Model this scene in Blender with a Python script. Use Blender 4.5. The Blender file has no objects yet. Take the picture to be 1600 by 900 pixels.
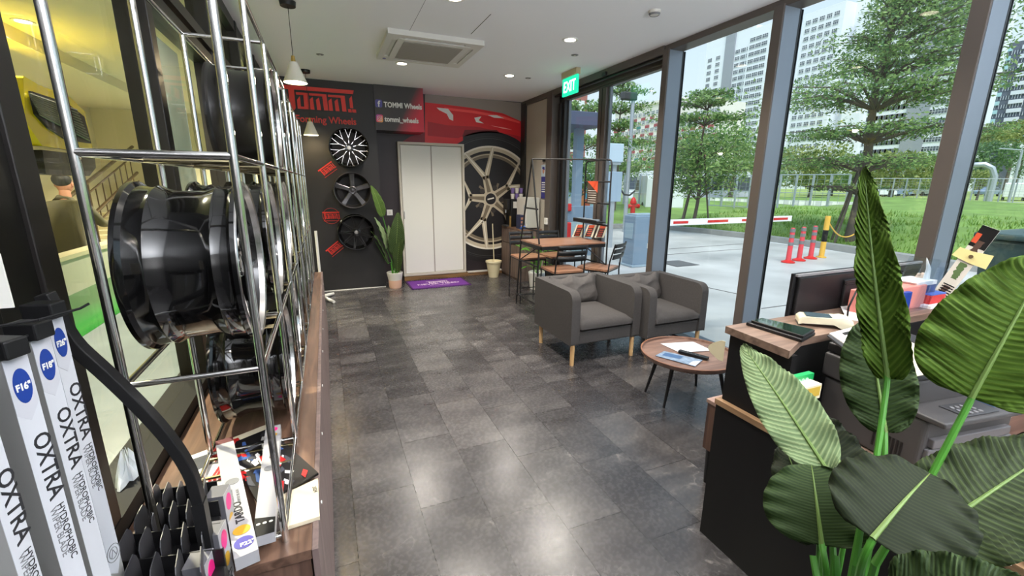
import bpy, bmesh, math, random
from math import sin, cos, pi, radians, sqrt, atan2, exp, floor
from mathutils import Vector, Matrix
random.seed(7)
SC = bpy.context.scene
COL = SC.collection
V = Vector

# ------------------------------------------------------------------ camera
FPX = 680.5
YAW, PIT, ROL = radians(22.856), radians(13.571), radians(0.415)
CAM = V((0, 0, 1.6))
f_ = V((sin(YAW) * cos(PIT), cos(YAW) * cos(PIT), -sin(PIT)))
r0 = V((cos(YAW), -sin(YAW), 0))
u0 = r0.cross(f_)
r_ = cos(ROL) * r0 + sin(ROL) * u0
u_ = -sin(ROL) * r0 + cos(ROL) * u0
cd = bpy.data.cameras.new('camera')
cam = bpy.data.objects.new('camera', cd)
COL.objects.link(cam)
cd.sensor_width = 36
cd.lens = FPX / 1600 * 36
cd.clip_start = 0.02
cd.clip_end = 1000
m = Matrix((r_, u_, -f_)).transposed().to_4x4()
m.translation = CAM
cam.matrix_world = m
SC.camera = cam


def ray(px, py): return f_ + r_ * ((px - 800) / FPX) - u_ * ((py - 450) / FPX)
def atY(px, py, y): d = ray(px, py); return CAM + d * (y / d.y)
def atX(px, py, x): d = ray(px, py); return CAM + d * (x / d.x)
def atZ(px, py, z): d = ray(px, py); return CAM + d * ((z - CAM.z) / d.z)
def atD(px, py, dist): d = ray(px, py).normalized(); return CAM + d * dist


# ------------------------------------------------------------------ world, sun, exposure
SC.view_settings.view_transform = 'Standard'
SC.view_settings.look = 'None'
SC.view_settings.exposure = 0.78
SC.view_settings.gamma = 1
SC.view_settings.use_curve_mapping = False
w = bpy.data.worlds.new('overcast_sky')
SC.world = w
w.use_nodes = True
nt = w.node_tree
bg = nt.nodes['Background']
tc = nt.nodes.new('ShaderNodeTexCoord')
sp = nt.nodes.new('ShaderNodeSeparateXYZ')
cr = nt.nodes.new('ShaderNodeValToRGB')
nt.links.new(tc.outputs['Generated'], sp.inputs[0])
nt.links.new(sp.outputs['Z'], cr.inputs[0])
nt.links.new(cr.outputs[0], bg.inputs[0])
cr.color_ramp.elements[0].color = (0.78, 0.86, 0.93, 1)
cr.color_ramp.elements[1].color = (0.42, 0.62, 0.85, 1)
cr.color_ramp.elements[1].position = 0.75
e = cr.color_ramp.elements.new(0.16)
e.color = (0.72, 0.84, 0.94, 1)
bg.inputs[1].default_value = 0.72
sl = bpy.data.lights.new('veiled_sun', 'SUN')
sl.energy = 2.4
sl.angle = radians(35)
sl.color = (1, 0.97, 0.92)
so = bpy.data.objects.new('veiled_sun', sl)
COL.objects.link(so)
so.rotation_euler = (radians(28), radians(-22), 0)


# added fill light behind the viewer, no real fixture, brightens the ceiling
al = bpy.data.lights.new('ceiling_fill_light', 'AREA')
al.shape = 'RECTANGLE'
al.size, al.size_y = 3.0, 1.6
al.energy = 270
al.color = (0.93, 0.96, 1.0)
ao = bpy.data.objects.new('ceiling_fill_light', al)
COL.objects.link(ao)
ao.location = (1.4, -1.5, 1.7)
ao.rotation_euler = (radians(180), 0, 0)


# ------------------------------------------------------------------ materials
def mat(name, col, rough=0.5, metal=0.0, bump=0.0, bscale=40, var=0.0, vscale=3, emit=None, es=1.0, coat=0.0, spec=0.5, alpha=1.0, stretch=None, trans=0.0):
    m = bpy.data.materials.new(name)
    m.use_nodes = True
    n = m.node_tree.nodes
    L = m.node_tree.links
    b = n['Principled BSDF']
    c4 = (col[0], col[1], col[2], 1)
    b.inputs['Base Color'].default_value = c4
    b.inputs['Roughness'].default_value = rough
    b.inputs['Metallic'].default_value = metal
    b.inputs['Coat Weight'].default_value = coat
    b.inputs['Specular IOR Level'].default_value = spec
    b.inputs['Alpha'].default_value = alpha
    b.inputs['Transmission Weight'].default_value = trans
    if emit:
        b.inputs['Emission Color'].default_value = (emit[0], emit[1], emit[2], 1)
        b.inputs['Emission Strength'].default_value = es
    if bump or var:
        t = n.new('ShaderNodeTexCoord')
        mp = n.new('ShaderNodeMapping')
        L.new(t.outputs['Object'], mp.inputs[0])
        if stretch: mp.inputs['Scale'].default_value = stretch
    if bump:
        nz = n.new('ShaderNodeTexNoise')
        nz.inputs['Scale'].default_value = bscale
        nz.inputs['Detail'].default_value = 4
        bp = n.new('ShaderNodeBump')
        bp.inputs['Strength'].default_value = bump
        bp.inputs['Distance'].default_value = 0.01
        L.new(mp.outputs[0], nz.inputs[0])
        L.new(nz.outputs[0], bp.inputs['Height'])
        L.new(bp.outputs[0], b.inputs['Normal'])
    if var:
        nz = n.new('ShaderNodeTexNoise')
        nz.inputs['Scale'].default_value = vscale
        nz.inputs['Detail'].default_value = 5
        rp = n.new('ShaderNodeValToRGB')
        rp.color_ramp.elements[0].position = 0.3
        rp.color_ramp.elements[1].position = 0.7
        rp.color_ramp.elements[0].color = tuple(x * (1 - var) for x in col) + (1,)
        rp.color_ramp.elements[1].color = tuple(min(1, x * (1 + var)) for x in col) + (1,)
        L.new(mp.outputs[0], nz.inputs[0])
        L.new(nz.outputs[0], rp.inputs[0])
        L.new(rp.outputs[0], b.inputs['Base Color'])
    return m


def S(r, g, b):   # sRGB 0-255 to linear
    f = lambda c: (c / 255 / 12.92) if c / 255 <= 0.04045 else ((c / 255 + 0.055) / 1.055) ** 2.4
    return (f(r), f(g), f(b))


def wood(name, c1, c2, axis='Y', rough=0.4, sc=1.0):
    st = {'X': (1.2 * sc, 14 * sc, 14 * sc), 'Y': (14 * sc, 1.2 * sc, 14 * sc), 'Z': (14 * sc, 14 * sc, 1.2 * sc)}[axis]
    m = bpy.data.materials.new(name)
    m.use_nodes = True
    n = m.node_tree.nodes
    L = m.node_tree.links
    b = n['Principled BSDF']
    t = n.new('ShaderNodeTexCoord')
    mp = n.new('ShaderNodeMapping')
    mp.inputs['Scale'].default_value = st
    L.new(t.outputs['Object'], mp.inputs[0])
    nz = n.new('ShaderNodeTexNoise')
    nz.inputs['Scale'].default_value = 1.6
    nz.inputs['Detail'].default_value = 7
    nz.inputs['Distortion'].default_value = 1.2
    L.new(mp.outputs[0], nz.inputs[0])
    rp = n.new('ShaderNodeValToRGB')
    rp.color_ramp.elements[0].position = 0.32
    rp.color_ramp.elements[1].position = 0.7
    rp.color_ramp.elements[0].color = c1 + (1,)
    rp.color_ramp.elements[1].color = c2 + (1,)
    L.new(nz.outputs[0], rp.inputs[0])
    L.new(rp.outputs[0], b.inputs['Base Color'])
    b.inputs['Roughness'].default_value = rough
    return m


def floor_mat():
    m = bpy.data.materials.new('slate_floor_tiles')
    m.use_nodes = True
    n = m.node_tree.nodes
    L = m.node_tree.links
    b = n['Principled BSDF']
    t = n.new('ShaderNodeTexCoord')
    s = n.new('ShaderNodeSeparateXYZ')
    L.new(t.outputs['Object'], s.inputs[0])

    def M(op, a, bb=None, cc=None):
        k = n.new('ShaderNodeMath')
        k.operation = op
        for i, q in enumerate((a, bb, cc)):
            if q is None: continue
            if isinstance(q, (int, float)): k.inputs[i].default_value = q
            else: L.new(q, k.inputs[i])
        return k.outputs[0]
    u = M('DIVIDE', s.outputs['X'], 0.3105)
    colm = M('FLOOR', u)
    v0 = M('MULTIPLY_ADD', colm, 0.2, s.outputs['Y'])
    v = M('DIVIDE', M('SUBTRACT', v0, 2.1), 0.61)
    row = M('FLOOR', v)
    fu = M('FRACT', u)
    fv = M('FRACT', v)
    eu = M('MULTIPLY', M('MINIMUM', fu, M('SUBTRACT', 1, fu)), 0.3105)
    ev = M('MULTIPLY', M('MINIMUM', fv, M('SUBTRACT', 1, fv)), 0.61)
    ed = M('MINIMUM', eu, ev)
    joint = M('LESS_THAN', ed, 0.0018)
    cx = n.new('ShaderNodeCombineXYZ')
    L.new(colm, cx.inputs[0])
    L.new(row, cx.inputs[1])
    wn = n.new('ShaderNodeTexWhiteNoise')
    wn.noise_dimensions = '3D'
    L.new(cx.outputs[0], wn.inputs['Vector'])
    # coordinates shifted per tile so every tile has its own figure
    sc = n.new('ShaderNodeVectorMath')
    sc.operation = 'SCALE'
    L.new(wn.outputs['Color'], sc.inputs[0])
    sc.inputs['Scale'].default_value = 30
    ad = n.new('ShaderNodeVectorMath')
    ad.operation = 'ADD'
    L.new(t.outputs['Object'], ad.inputs[0])
    L.new(sc.outputs[0], ad.inputs[1])
    n1 = n.new('ShaderNodeTexNoise')
    n1.inputs['Scale'].default_value = 1.7
    n1.inputs['Detail'].default_value = 8
    n1.inputs['Distortion'].default_value = 0.9
    stv = n.new('ShaderNodeMapping')
    stv.inputs['Rotation'].default_value = (0, 0, 0.6)
    stv.inputs['Scale'].default_value = (1.0, 3.2, 1)
    L.new(ad.outputs[0], stv.inputs[0])
    L.new(stv.outputs[0], n1.inputs[0])
    n2 = n.new('ShaderNodeTexNoise')
    n2.inputs['Scale'].default_value = 55
    n2.inputs['Detail'].default_value = 5
    L.new(ad.outputs[0], n2.inputs[0])
    wv = n.new('ShaderNodeTexNoise')   # veins
    wv.inputs['Scale'].default_value = 1.5
    wv.inputs['Detail'].default_value = 3
    wv.inputs['Distortion'].default_value = 2.5
    L.new(ad.outputs[0], wv.inputs[0])
    vein = M('LESS_THAN', M('ABSOLUTE', M('SUBTRACT', wv.outputs[0], 0.5)), 0.004)
    veinm = M('MULTIPLY', vein, M('GREATER_THAN', n1.outputs[0], 0.57))
    tone = M('ADD', M('MULTIPLY', wn.outputs['Value'], 0.26), M('ADD', M('MULTIPLY', n1.outputs[0], 0.9), M('MULTIPLY', n2.outputs[0], 0.16)))
    rp = n.new('ShaderNodeValToRGB')
    rp.color_ramp.elements[0].position = 0.46
    rp.color_ramp.elements[0].color = (0.033, 0.031, 0.033, 1)
    rp.color_ramp.elements[1].position = 0.88
    rp.color_ramp.elements[1].color = (0.105, 0.099, 0.098, 1)
    e = rp.color_ramp.elements.new(0.66)
    e.color = (0.055, 0.052, 0.054, 1)
    L.new(tone, rp.inputs[0])
    mx = n.new('ShaderNodeMixRGB')
    L.new(M('MULTIPLY', veinm, 0.45), mx.inputs[0])
    L.new(rp.outputs[0], mx.inputs[1])
    mx.inputs[2].default_value = (0.30, 0.28, 0.27, 1)
    mj = n.new('ShaderNodeMixRGB')
    L.new(M('MULTIPLY', joint, 0.85), mj.inputs[0])
    L.new(mx.outputs[0], mj.inputs[1])
    mj.inputs[2].default_value = (0.006, 0.006, 0.006, 1)
    L.new(mj.outputs[0], b.inputs['Base Color'])
    rr = M('MULTIPLY_ADD', n2.outputs[0], 0.16, 0.19)
    L.new(rr, b.inputs['Roughness'])
    b.inputs['Specular IOR Level'].default_value = 0.6
    bp = n.new('ShaderNodeBump')
    bp.inputs['Strength'].default_value = 0.08
    bp.inputs['Distance'].default_value = 0.006
    hh = M('SUBTRACT', M('ADD', n2.outputs[0], M('MULTIPLY', n1.outputs[0], 1.5)), M('MULTIPLY', joint, 1.5))
    L.new(hh, bp.inputs['Height'])
    L.new(bp.outputs[0], b.inputs['Normal'])
    return m


def glass_mat(name, tint=(0.93, 0.96, 0.97), refl=1.0):
    m = bpy.data.materials.new(name)
    m.use_nodes = True
    n = m.node_tree.nodes
    L = m.node_tree.links
    n.remove(n['Principled BSDF'])
    o = n['Material Output']
    tr = n.new('ShaderNodeBsdfTransparent')
    tr.inputs[0].default_value = tint + (1,)
    gl = n.new('ShaderNodeBsdfGlossy')
    gl.inputs['Roughness'].default_value = 0.0
    fr = n.new('ShaderNodeLayerWeight')
    fr.inputs[0].default_value = 0.5
    pw = n.new('ShaderNodeMath')
    pw.operation = 'POWER'
    pw.inputs[1].default_value = 4.5
    mm = n.new('ShaderNodeMath')
    mm.operation = 'MULTIPLY_ADD'
    mm.inputs[1].default_value = 0.6 * refl
    mm.inputs[2].default_value = 0.035 * refl
    mx = n.new('ShaderNodeMixShader')
    L.new(fr.outputs['Facing'], pw.inputs[0])
    L.new(pw.outputs[0], mm.inputs[0])
    L.new(mm.outputs[0], mx.inputs[0])
    L.new(tr.outputs[0], mx.inputs[1])
    L.new(gl.outputs[0], mx.inputs[2])
    L.new(mx.outputs[0], o.inputs[0])
    return m


def leafy(name, c1, c2, tr=0.3, rough=0.55):
    m = bpy.data.materials.new(name)
    m.use_nodes = True
    n = m.node_tree.nodes
    L = m.node_tree.links
    b = n['Principled BSDF']
    o = n['Material Output']
    g = n.new('ShaderNodeNewGeometry')
    rp = n.new('ShaderNodeValToRGB')
    rp.color_ramp.elements[0].color = c1 + (1,)
    rp.color_ramp.elements[1].color = c2 + (1,)
    L.new(g.outputs['Random Per Island'], rp.inputs[0])
    L.new(rp.outputs[0], b.inputs['Base Color'])
    b.inputs['Roughness'].default_value = rough
    t = n.new('ShaderNodeBsdfTranslucent')
    L.new(rp.outputs[0], t.inputs[0])
    mx = n.new('ShaderNodeMixShader')
    mx.inputs[0].default_value = tr
    L.new(b.outputs[0], mx.inputs[1])
    L.new(t.outputs[0], mx.inputs[2])
    L.new(mx.outputs[0], o.inputs[0])
    return m


def bigleaf(name, col, vein, tr=0.12, vm=0.55):
    """broad leaf with fine side veins; uv.x across (-1..1 -> 0..1), uv.y along"""
    m = bpy.data.materials.new(name)
    m.use_nodes = True
    n = m.node_tree.nodes
    L = m.node_tree.links
    b = n['Principled BSDF']
    o = n['Material Output']
    uv = n.new('ShaderNodeUVMap')
    s = n.new('ShaderNodeSeparateXYZ')
    L.new(uv.outputs[0], s.inputs[0])

    def M(op, a, bb=None, cc=None):
        k = n.new('ShaderNodeMath')
        k.operation = op
        for i, q in enumerate((a, bb, cc)):
            if q is None: continue
            if isinstance(q, (int, float)): k.inputs[i].default_value = q
            else: L.new(q, k.inputs[i])
        return k.outputs[0]
    ax = M('ABSOLUTE', M('MULTIPLY_ADD', s.outputs['X'], 2, -1))
    ph = M('MULTIPLY', M('SUBTRACT', s.outputs['Y'], M('MULTIPLY', M('POWER', ax, 1.4), 0.13)), 2 * pi * 26)
    wv = M('MULTIPLY_ADD', M('SINE', ph), 0.5, 0.5)
    fine = M('MULTIPLY_ADD', M('SINE', M('MULTIPLY', ph, 5)), 0.5, 0.5)
    mid = M('LESS_THAN', ax, 0.022)
    mx = n.new('ShaderNodeMixRGB')
    L.new(M('POWER', wv, 3.0), mx.inputs[0])
    mx.inputs[1].default_value = col + (1,)
    mx.inputs[2].default_value = tuple((1 - vm) * a + vm * c for a, c in zip(vein, col)) + (1,)
    m2 = n.new('ShaderNodeMixRGB')
    L.new(mid, m2.inputs[0])
    L.new(mx.outputs[0], m2.inputs[1])
    m2.inputs[2].default_value = vein + (1,)
    L.new(m2.outputs[0], b.inputs['Base Color'])
    b.inputs['Roughness'].default_value = 0.62
    b.inputs['Specular IOR Level'].default_value = 0.2
    bp = n.new('ShaderNodeBump')
    bp.inputs['Strength'].default_value = 0.8 * max(0.0, 0.97 - vm)
    bp.inputs['Distance'].default_value = 0.004
    L.new(M('ADD', wv, M('MULTIPLY', fine, 0.15)), bp.inputs['Height'])
    L.new(bp.outputs[0], b.inputs['Normal'])
    t = n.new('ShaderNodeBsdfTranslucent')
    L.new(m2.outputs[0], t.inputs[0])
    ms = n.new('ShaderNodeMixShader')
    ms.inputs[0].default_value = tr
    L.new(b.outputs[0], ms.inputs[1])
    L.new(t.outputs[0], ms.inputs[2])
    L.new(ms.outputs[0], o.inputs[0])
    return m


FLOOR = floor_mat()
CEIL = mat('ceiling_paint', S(238, 238, 240), 0.8)
BLACKWALL = mat('black_wall_paint', S(34, 32, 33), 0.5, var=0.1, vscale=1.2)
BEIGE = mat('beige_panel', S(170, 163, 152), 0.7)
FRAME = mat('bronze_grey_frame', S(92, 84, 79), 0.42, 0.25)
FRAMEL = mat('dark_brown_frame', S(30, 27, 26), 0.4, 0.0)
GASKET = mat('black_gasket', (0.008, 0.008, 0.009), 0.5)
GLASS = glass_mat('window_glass', (0.95, 0.98, 0.98), 0.8)
GLASSL = glass_mat('partition_glass', (0.94, 0.94, 0.90), 0.45)
CHROME = mat('chrome_tube', (0.78, 0.77, 0.75), 0.12, 1.0)
GOLDCH = mat('warm_chrome_rod', (0.62, 0.52, 0.30), 0.18, 1.0)
GLOSSBLK = mat('gloss_black_alloy', (0.004, 0.004, 0.0045), 0.10, 0.0, coat=0.5)
SATINBLK = mat('satin_black_alloy', (0.012, 0.011, 0.011), 0.28, 0.0, coat=0.3)
MACH = mat('machined_alloy', (0.62, 0.61, 0.60), 0.22, 1.0)
GUN = mat('gunmetal_alloy', (0.16, 0.155, 0.16), 0.25, 0.9)
SILVER = mat('pale_silver_alloy', (0.55, 0.53, 0.50), 0.3, 0.9)
WALNUT = wood('walnut_laminate', S(74, 54, 44), S(120, 92, 76), 'Y')
WALNUTX = wood('walnut_laminate_cross', S(84, 62, 50), S(138, 108, 88), 'X')
WALNUTZ = wood('walnut_upright', S(72, 52, 44), S(118, 90, 76), 'Z')
CABFACE = wood('grey_walnut_front', S(92, 78, 76), S(130, 112, 108), 'Z', 0.5)
TABLEWOOD = wood('oak_table_top', S(120, 84, 66), S(180, 138, 112), 'X', 0.28)
LEGWOOD = wood('pale_beech', S(196, 156, 104), S(224, 188, 138), 'Z', 0.5, 0.6)
BLACKMET = mat('black_powder_coat', (0.012, 0.012, 0.013), 0.45)
DESKBLK = mat('desk_black_laminate', (0.006, 0.006, 0.0065), 0.55, spec=0.3)
FABRIC = mat('charcoal_fabric', S(70, 67, 66), 0.95, bump=0.5, bscale=420, var=0.10, vscale=60)
CUSH = mat('crumpled_grey_fabric', S(84, 80, 78), 0.9, bump=0.3, bscale=300, var=0.08, vscale=40)
WHITE = mat('white_plastic', S(225, 224, 220), 0.45)
OFFW = mat('off_white_paint', S(206, 203, 196), 0.5)
CREAM = mat('cream_plastic', S(222, 212, 176), 0.5)
PLBLK = mat('black_plastic', (0.009, 0.009, 0.010), 0.42, spec=0.35)
PLGREY = mat('grey_plastic', S(120, 120, 122), 0.5)
DKGREY = mat('dark_grey_plastic', S(58, 58, 60), 0.45)
RED = mat('signal_red_paint', S(205, 40, 38), 0.45)
LOGORED = mat('logo_red', S(214, 52, 42), 0.5)
PAPER = mat('white_paper', S(232, 230, 228), 0.8)
PAPERB = mat('grey_print', S(150, 152, 160), 0.8)
BRASS = mat('brass', (0.75, 0.52, 0.18), 0.25, 1.0)
SKIN = mat('skin', S(190, 135, 110), 0.6)
HAIR = mat('dark_hair', (0.01, 0.009, 0.008), 0.6)


# ------------------------------------------------------------------ mesh kit
class MB:
    def __init__(s): s.v = []; s.f = []; s.m = []; s.uv = None
    def add(s, vs, fs, mi=0):
        o = len(s.v)
        s.v += [tuple(v) for v in vs]
        s.f += [tuple(i + o for i in f) for f in fs]
        s.m += [mi] * len(fs)
        return s
    def box(s, x0, x1, y0, y1, z0, z1, mi=0, R=None, c=None):
        vs = [V((x, y, z)) for z in (z0, z1) for y in (y0, y1) for x in (x0, x1)]
        if R is not None:
            c = V(c) if c else V(((x0 + x1) / 2, (y0 + y1) / 2, (z0 + z1) / 2))
            vs = [R @ (v - c) + c for v in vs]
        return s.add(vs, [(0, 2, 3, 1), (4, 5, 7, 6), (0, 1, 5, 4), (2, 6, 7, 3), (0, 4, 6, 2), (1, 3, 7, 5)], mi)
    def prism(s, pts, o, U, W, N, d, mi=0, mside=None):
        """pts 2-D in frame (o; U, W), extruded by N*d"""
        o, U, W, N = V(o), V(U), V(W), V(N)
        n = len(pts)
        a = [o + U * p[0] + W * p[1] for p in pts]
        b = [q + N * d for q in a]
        s.add(a + b, [tuple(range(n - 1, -1, -1)), tuple(range(n, 2 * n))], mi)
        s.add(a + b, [(i, (i + 1) % n, n + (i + 1) % n, n + i) for i in range(n)], mi if mside is None else mside)
        return s
    def cyl(s, p0, p1, r0, r1=None, n=16, mi=0, caps=True):
        p0, p1 = V(p0), V(p1)
        r1 = r0 if r1 is None else r1
        d = (p1 - p0).normalized()
        a = d.orthogonal().normalized()
        b = d.cross(a)
        vs = [p0 + (a * cos(2 * pi * i / n) + b * sin(2 * pi * i / n)) * r0 for i in range(n)]
        vs += [p1 + (a * cos(2 * pi * i / n) + b * sin(2 * pi * i / n)) * r1 for i in range(n)]
        fs = [(i, (i + 1) % n, n + (i + 1) % n, n + i) for i in range(n)]
        if caps: fs += [tuple(range(n - 1, -1, -1)), tuple(range(n, 2 * n))]
        return s.add(vs, fs, mi)
    def tube(s, pts, r, n=8, mi=0, closed=False):
        pts = [V(p) for p in pts]
        N = len(pts)
        rs = r if isinstance(r, (list, tuple)) else [r] * N
        vs = []
        pa = None
        for i, p in enumerate(pts):
            if closed: d = (pts[(i + 1) % N] - pts[i - 1])
            else: d = pts[min(i + 1, N - 1)] - pts[max(i - 1, 0)]
            d.normalize()
            if pa is None: a = d.orthogonal().normalized()
            else: a = (pa - d * pa.dot(d)).normalized()
            pa = a
            b = d.cross(a)
            vs += [p + (a * cos(2 * pi * k / n) + b * sin(2 * pi * k / n)) * rs[i] for k in range(n)]
        fs = []
        for i in range(N if closed else N - 1):
            j = (i + 1) % N
            fs += [(i * n + k, i * n + (k + 1) % n, j * n + (k + 1) % n, j * n + k) for k in range(n)]
        if not closed: fs += [tuple(range(n - 1, -1, -1)), tuple((N - 1) * n + k for k in range(n))]
        return s.add(vs, fs, mi)
    def lathe(s, prof, o=(0, 0, 0), ax=(0, 0, 1), n=32, mi=0, closed=False):
        """prof: (radius, height) list along axis ax"""
        o, ax = V(o), V(ax).normalized()
        a = ax.orthogonal().normalized()
        b = ax.cross(a)
        k = len(prof)
        vs = [o + ax * h + (a * cos(2 * pi * i / n) + b * sin(2 * pi * i / n)) * r for i in range(n) for r, h in prof]
        fs = []
        for i in range(n):
            j = (i + 1) % n
            for q in range(k if closed else k - 1):
                q2 = (q + 1) % k
                fs.append((i * k + q, j * k + q, j * k + q2, i * k + q2))
        return s.add(vs, fs, mi)
    def ball(s, c, rx, ry=None, rz=None, n=12, mi=0):
        ry = ry or rx
        rz = rz or rx
        c = V(c)
        vs = [c + V((0, 0, rz))]
        m_ = n // 2
        for j in range(1, m_):
            t = pi * j / m_
            vs += [c + V((rx * sin(t) * cos(2 * pi * i / n), ry * sin(t) * sin(2 * pi * i / n), rz * cos(t))) for i in range(n)]
        vs.append(c - V((0, 0, rz)))
        fs = [(0, 1 + i, 1 + (i + 1) % n) for i in range(n)]
        for j in range(m_ - 2):
            fs += [(1 + j * n + i, 1 + (j + 1) * n + i, 1 + (j + 1) * n + (i + 1) % n, 1 + j * n + (i + 1) % n) for i in range(n)]
        L_ = len(vs) - 1
        fs += [(L_, 1 + (m_ - 2) * n + (i + 1) % n, 1 + (m_ - 2) * n + i) for i in range(n)]
        return s.add(vs, fs, mi)
    def grid(s, fn, nu, nv, mi=0):
        vs = [fn(i / nu, j / nv) for i in range(nu + 1) for j in range(nv + 1)]
        fs = [(i * (nv + 1) + j, (i + 1) * (nv + 1) + j, (i + 1) * (nv + 1) + j + 1, i * (nv + 1) + j + 1) for i in range(nu) for j in range(nv)]
        return s.add(vs, fs, mi)
    def xf(s, M_, start=0):
        for i in range(start, len(s.v)): s.v[i] = tuple(M_ @ V(s.v[i]))
        return s
    def mesh(s, name, mats, smooth=False, off=V((0, 0, 0)), fixn=True):
        me = bpy.data.meshes.new(name)
        me.from_pydata([(v[0] - off[0], v[1] - off[1], v[2] - off[2]) for v in s.v], [], s.f)
        for q in (mats if isinstance(mats, (list, tuple)) else [mats]): me.materials.append(q)
        me.polygons.foreach_set('material_index', s.m)
        if fixn:
            bm = bmesh.new()
            bm.from_mesh(me)
            bmesh.ops.recalc_face_normals(bm, faces=bm.faces)
            bm.to_mesh(me)
            bm.free()
        if smooth:
            me.polygons.foreach_set('use_smooth', [True] * len(me.polygons))
            try: me.set_sharp_from_angle(angle=radians(38))
            except Exception: pass
        return me
    def build(s, name, mats, parent=None, smooth=False, bevel=0, seg=2, subsurf=0, local=False, solid=0, fixn=True):
        """vertices are given in world space unless local; the origin goes to the parent's base (or own base)"""
        if parent is not None: off = V((0, 0, 0)) if local else base_of(parent)
        elif local: off = V((0, 0, 0))
        else:
            xs = [v[0] for v in s.v]; ys = [v[1] for v in s.v]; zs = [v[2] for v in s.v]
            off = V(((min(xs) + max(xs)) / 2, (min(ys) + max(ys)) / 2, min(zs)))
        o = bpy.data.objects.new(name, s.mesh(name, mats, smooth, off, fixn))
        COL.objects.link(o)
        if parent is not None: o.parent = parent
        elif not local: o.location = off
        if solid:
            q = o.modifiers.new('thickness', 'SOLIDIFY')
            q.thickness = solid
            q.offset = 0
        if bevel:
            q = o.modifiers.new('bevel', 'BEVEL')
            q.width = bevel
            q.segments = seg
            q.limit_method = 'ANGLE'
            q.angle_limit = radians(40)
        if subsurf:
            q = o.modifiers.new('subsurf', 'SUBSURF')
            q.levels = q.render_levels = subsurf
        return o


def base_of(o):
    b = V((0, 0, 0))
    while o is not None:
        b += o.location
        o = o.parent
    return b


def tag(o, label, cat, group=None, kind=None):
    o['label'] = label
    o['category'] = cat
    if group: o['group'] = group
    if kind: o['kind'] = kind
    return o


def thing(name, label, cat, loc=(0, 0, 0), group=None):
    o = bpy.data.objects.new(name, None)
    o.empty_display_size = 0.1
    COL.objects.link(o)
    o.location = loc
    return tag(o, label, cat, group)


def struct(o): o['kind'] = 'structure'; return o


def dup(root, loc=None, rotz=None, label=None, scale=None, name=None):
    def cp(o, p):
        c = o.copy()
        COL.objects.link(c)
        c.parent = p
        for ch in [q for q in KIDS.get(o.name, [])]: cp(ch, c)
        return c
    KIDS.clear()
    for q in list(COL.objects):
        if q.parent: KIDS.setdefault(q.parent.name, []).append(q)
    r = cp(root, None)
    if loc is not None: r.location = loc
    if rotz is not None: r.rotation_euler = (0, 0, rotz)
    if scale is not None: r.scale = scale
    if label: r['label'] = label
    return r


KIDS = {}


def textmesh(name, txt, size, mat_, o, U, W, parent=None, align='LEFT', depth=0.001, bold=0.0, track=1.0, sx=1.0):
    """raised lettering: origin o, reading direction U, up W (world)"""
    cu = bpy.data.curves.new(name, 'FONT')
    cu.body = txt
    cu.size = size
    cu.extrude = depth
    cu.offset = bold
    cu.align_x = align
    cu.space_character = track
    cu.resolution_u = 3
    tmp = bpy.data.objects.new(name, cu)
    COL.objects.link(tmp)
    bpy.context.view_layer.update()
    me = bpy.data.meshes.new_from_object(tmp.evaluated_get(bpy.context.evaluated_depsgraph_get()))
    bpy.data.objects.remove(tmp)
    U = V(U).normalized()
    W = V(W).normalized()
    N = U.cross(W)
    M_ = Matrix((U * sx, W, N)).transposed().to_4x4()
    M_.translation = V(o) - (base_of(parent) if parent else V((0, 0, 0)))
    me.transform(M_)
    me.materials.clear()
    me.materials.append(mat_)
    ob = bpy.data.objects.new(name, me)
    COL.objects.link(ob)
    if parent: ob.parent = parent
    return ob


def rrect(x0, x1, y0, y1, r, n=4):
    P = []
    for cx, cy, a0 in ((x1 - r, y1 - r, 0), (x0 + r, y1 - r, 90), (x0 + r, y0 + r, 180), (x1 - r, y0 + r, 270)):
        P += [(cx + r * cos(radians(a0 + 90 * k / n)), cy + r * sin(radians(a0 + 90 * k / n))) for k in range(n + 1)]
    return P


X_, Y_, Z_ = V((1, 0, 0)), V((0, 1, 0)), V((0, 0, 1))
HC = 2.94      # ceiling height
GX = 3.43      # plane of the right glazing
LX = -0.66     # plane of the left glazing


# ================================================================== LAMPS OF THE ROOM
def downlight(x, y, z=HC, power=26, col=(1.0, 0.92, 0.82), lab='', grp='round recessed ceiling downlights'):
    t = thing('ceiling_downlight', lab, 'ceiling light', (x, y, z), grp)
    MB().lathe([(0.052, -0.004), (0.075, -0.008), (0.078, -0.003), (0.078, 0.0), (0.052, 0.0)], (x, y, z), Z_, 28, closed=True).build('trim_ring', WHITE, t, True)
    MB().cyl((x, y, z - 0.001), (x, y, z - 0.005), 0.053, n=28).build('diffuser', LEDM, t)
    ld = bpy.data.lights.new('downlight', 'SPOT')
    ld.energy = power
    ld.color = col
    ld.spot_size = radians(130)
    ld.spot_blend = 0.7
    ld.shadow_soft_size = 0.05
    lo = bpy.data.objects.new('downlight_lamp', ld)
    COL.objects.link(lo)
    lo.parent = t
    lo.location = (0, 0, -0.03)
    return t


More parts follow.
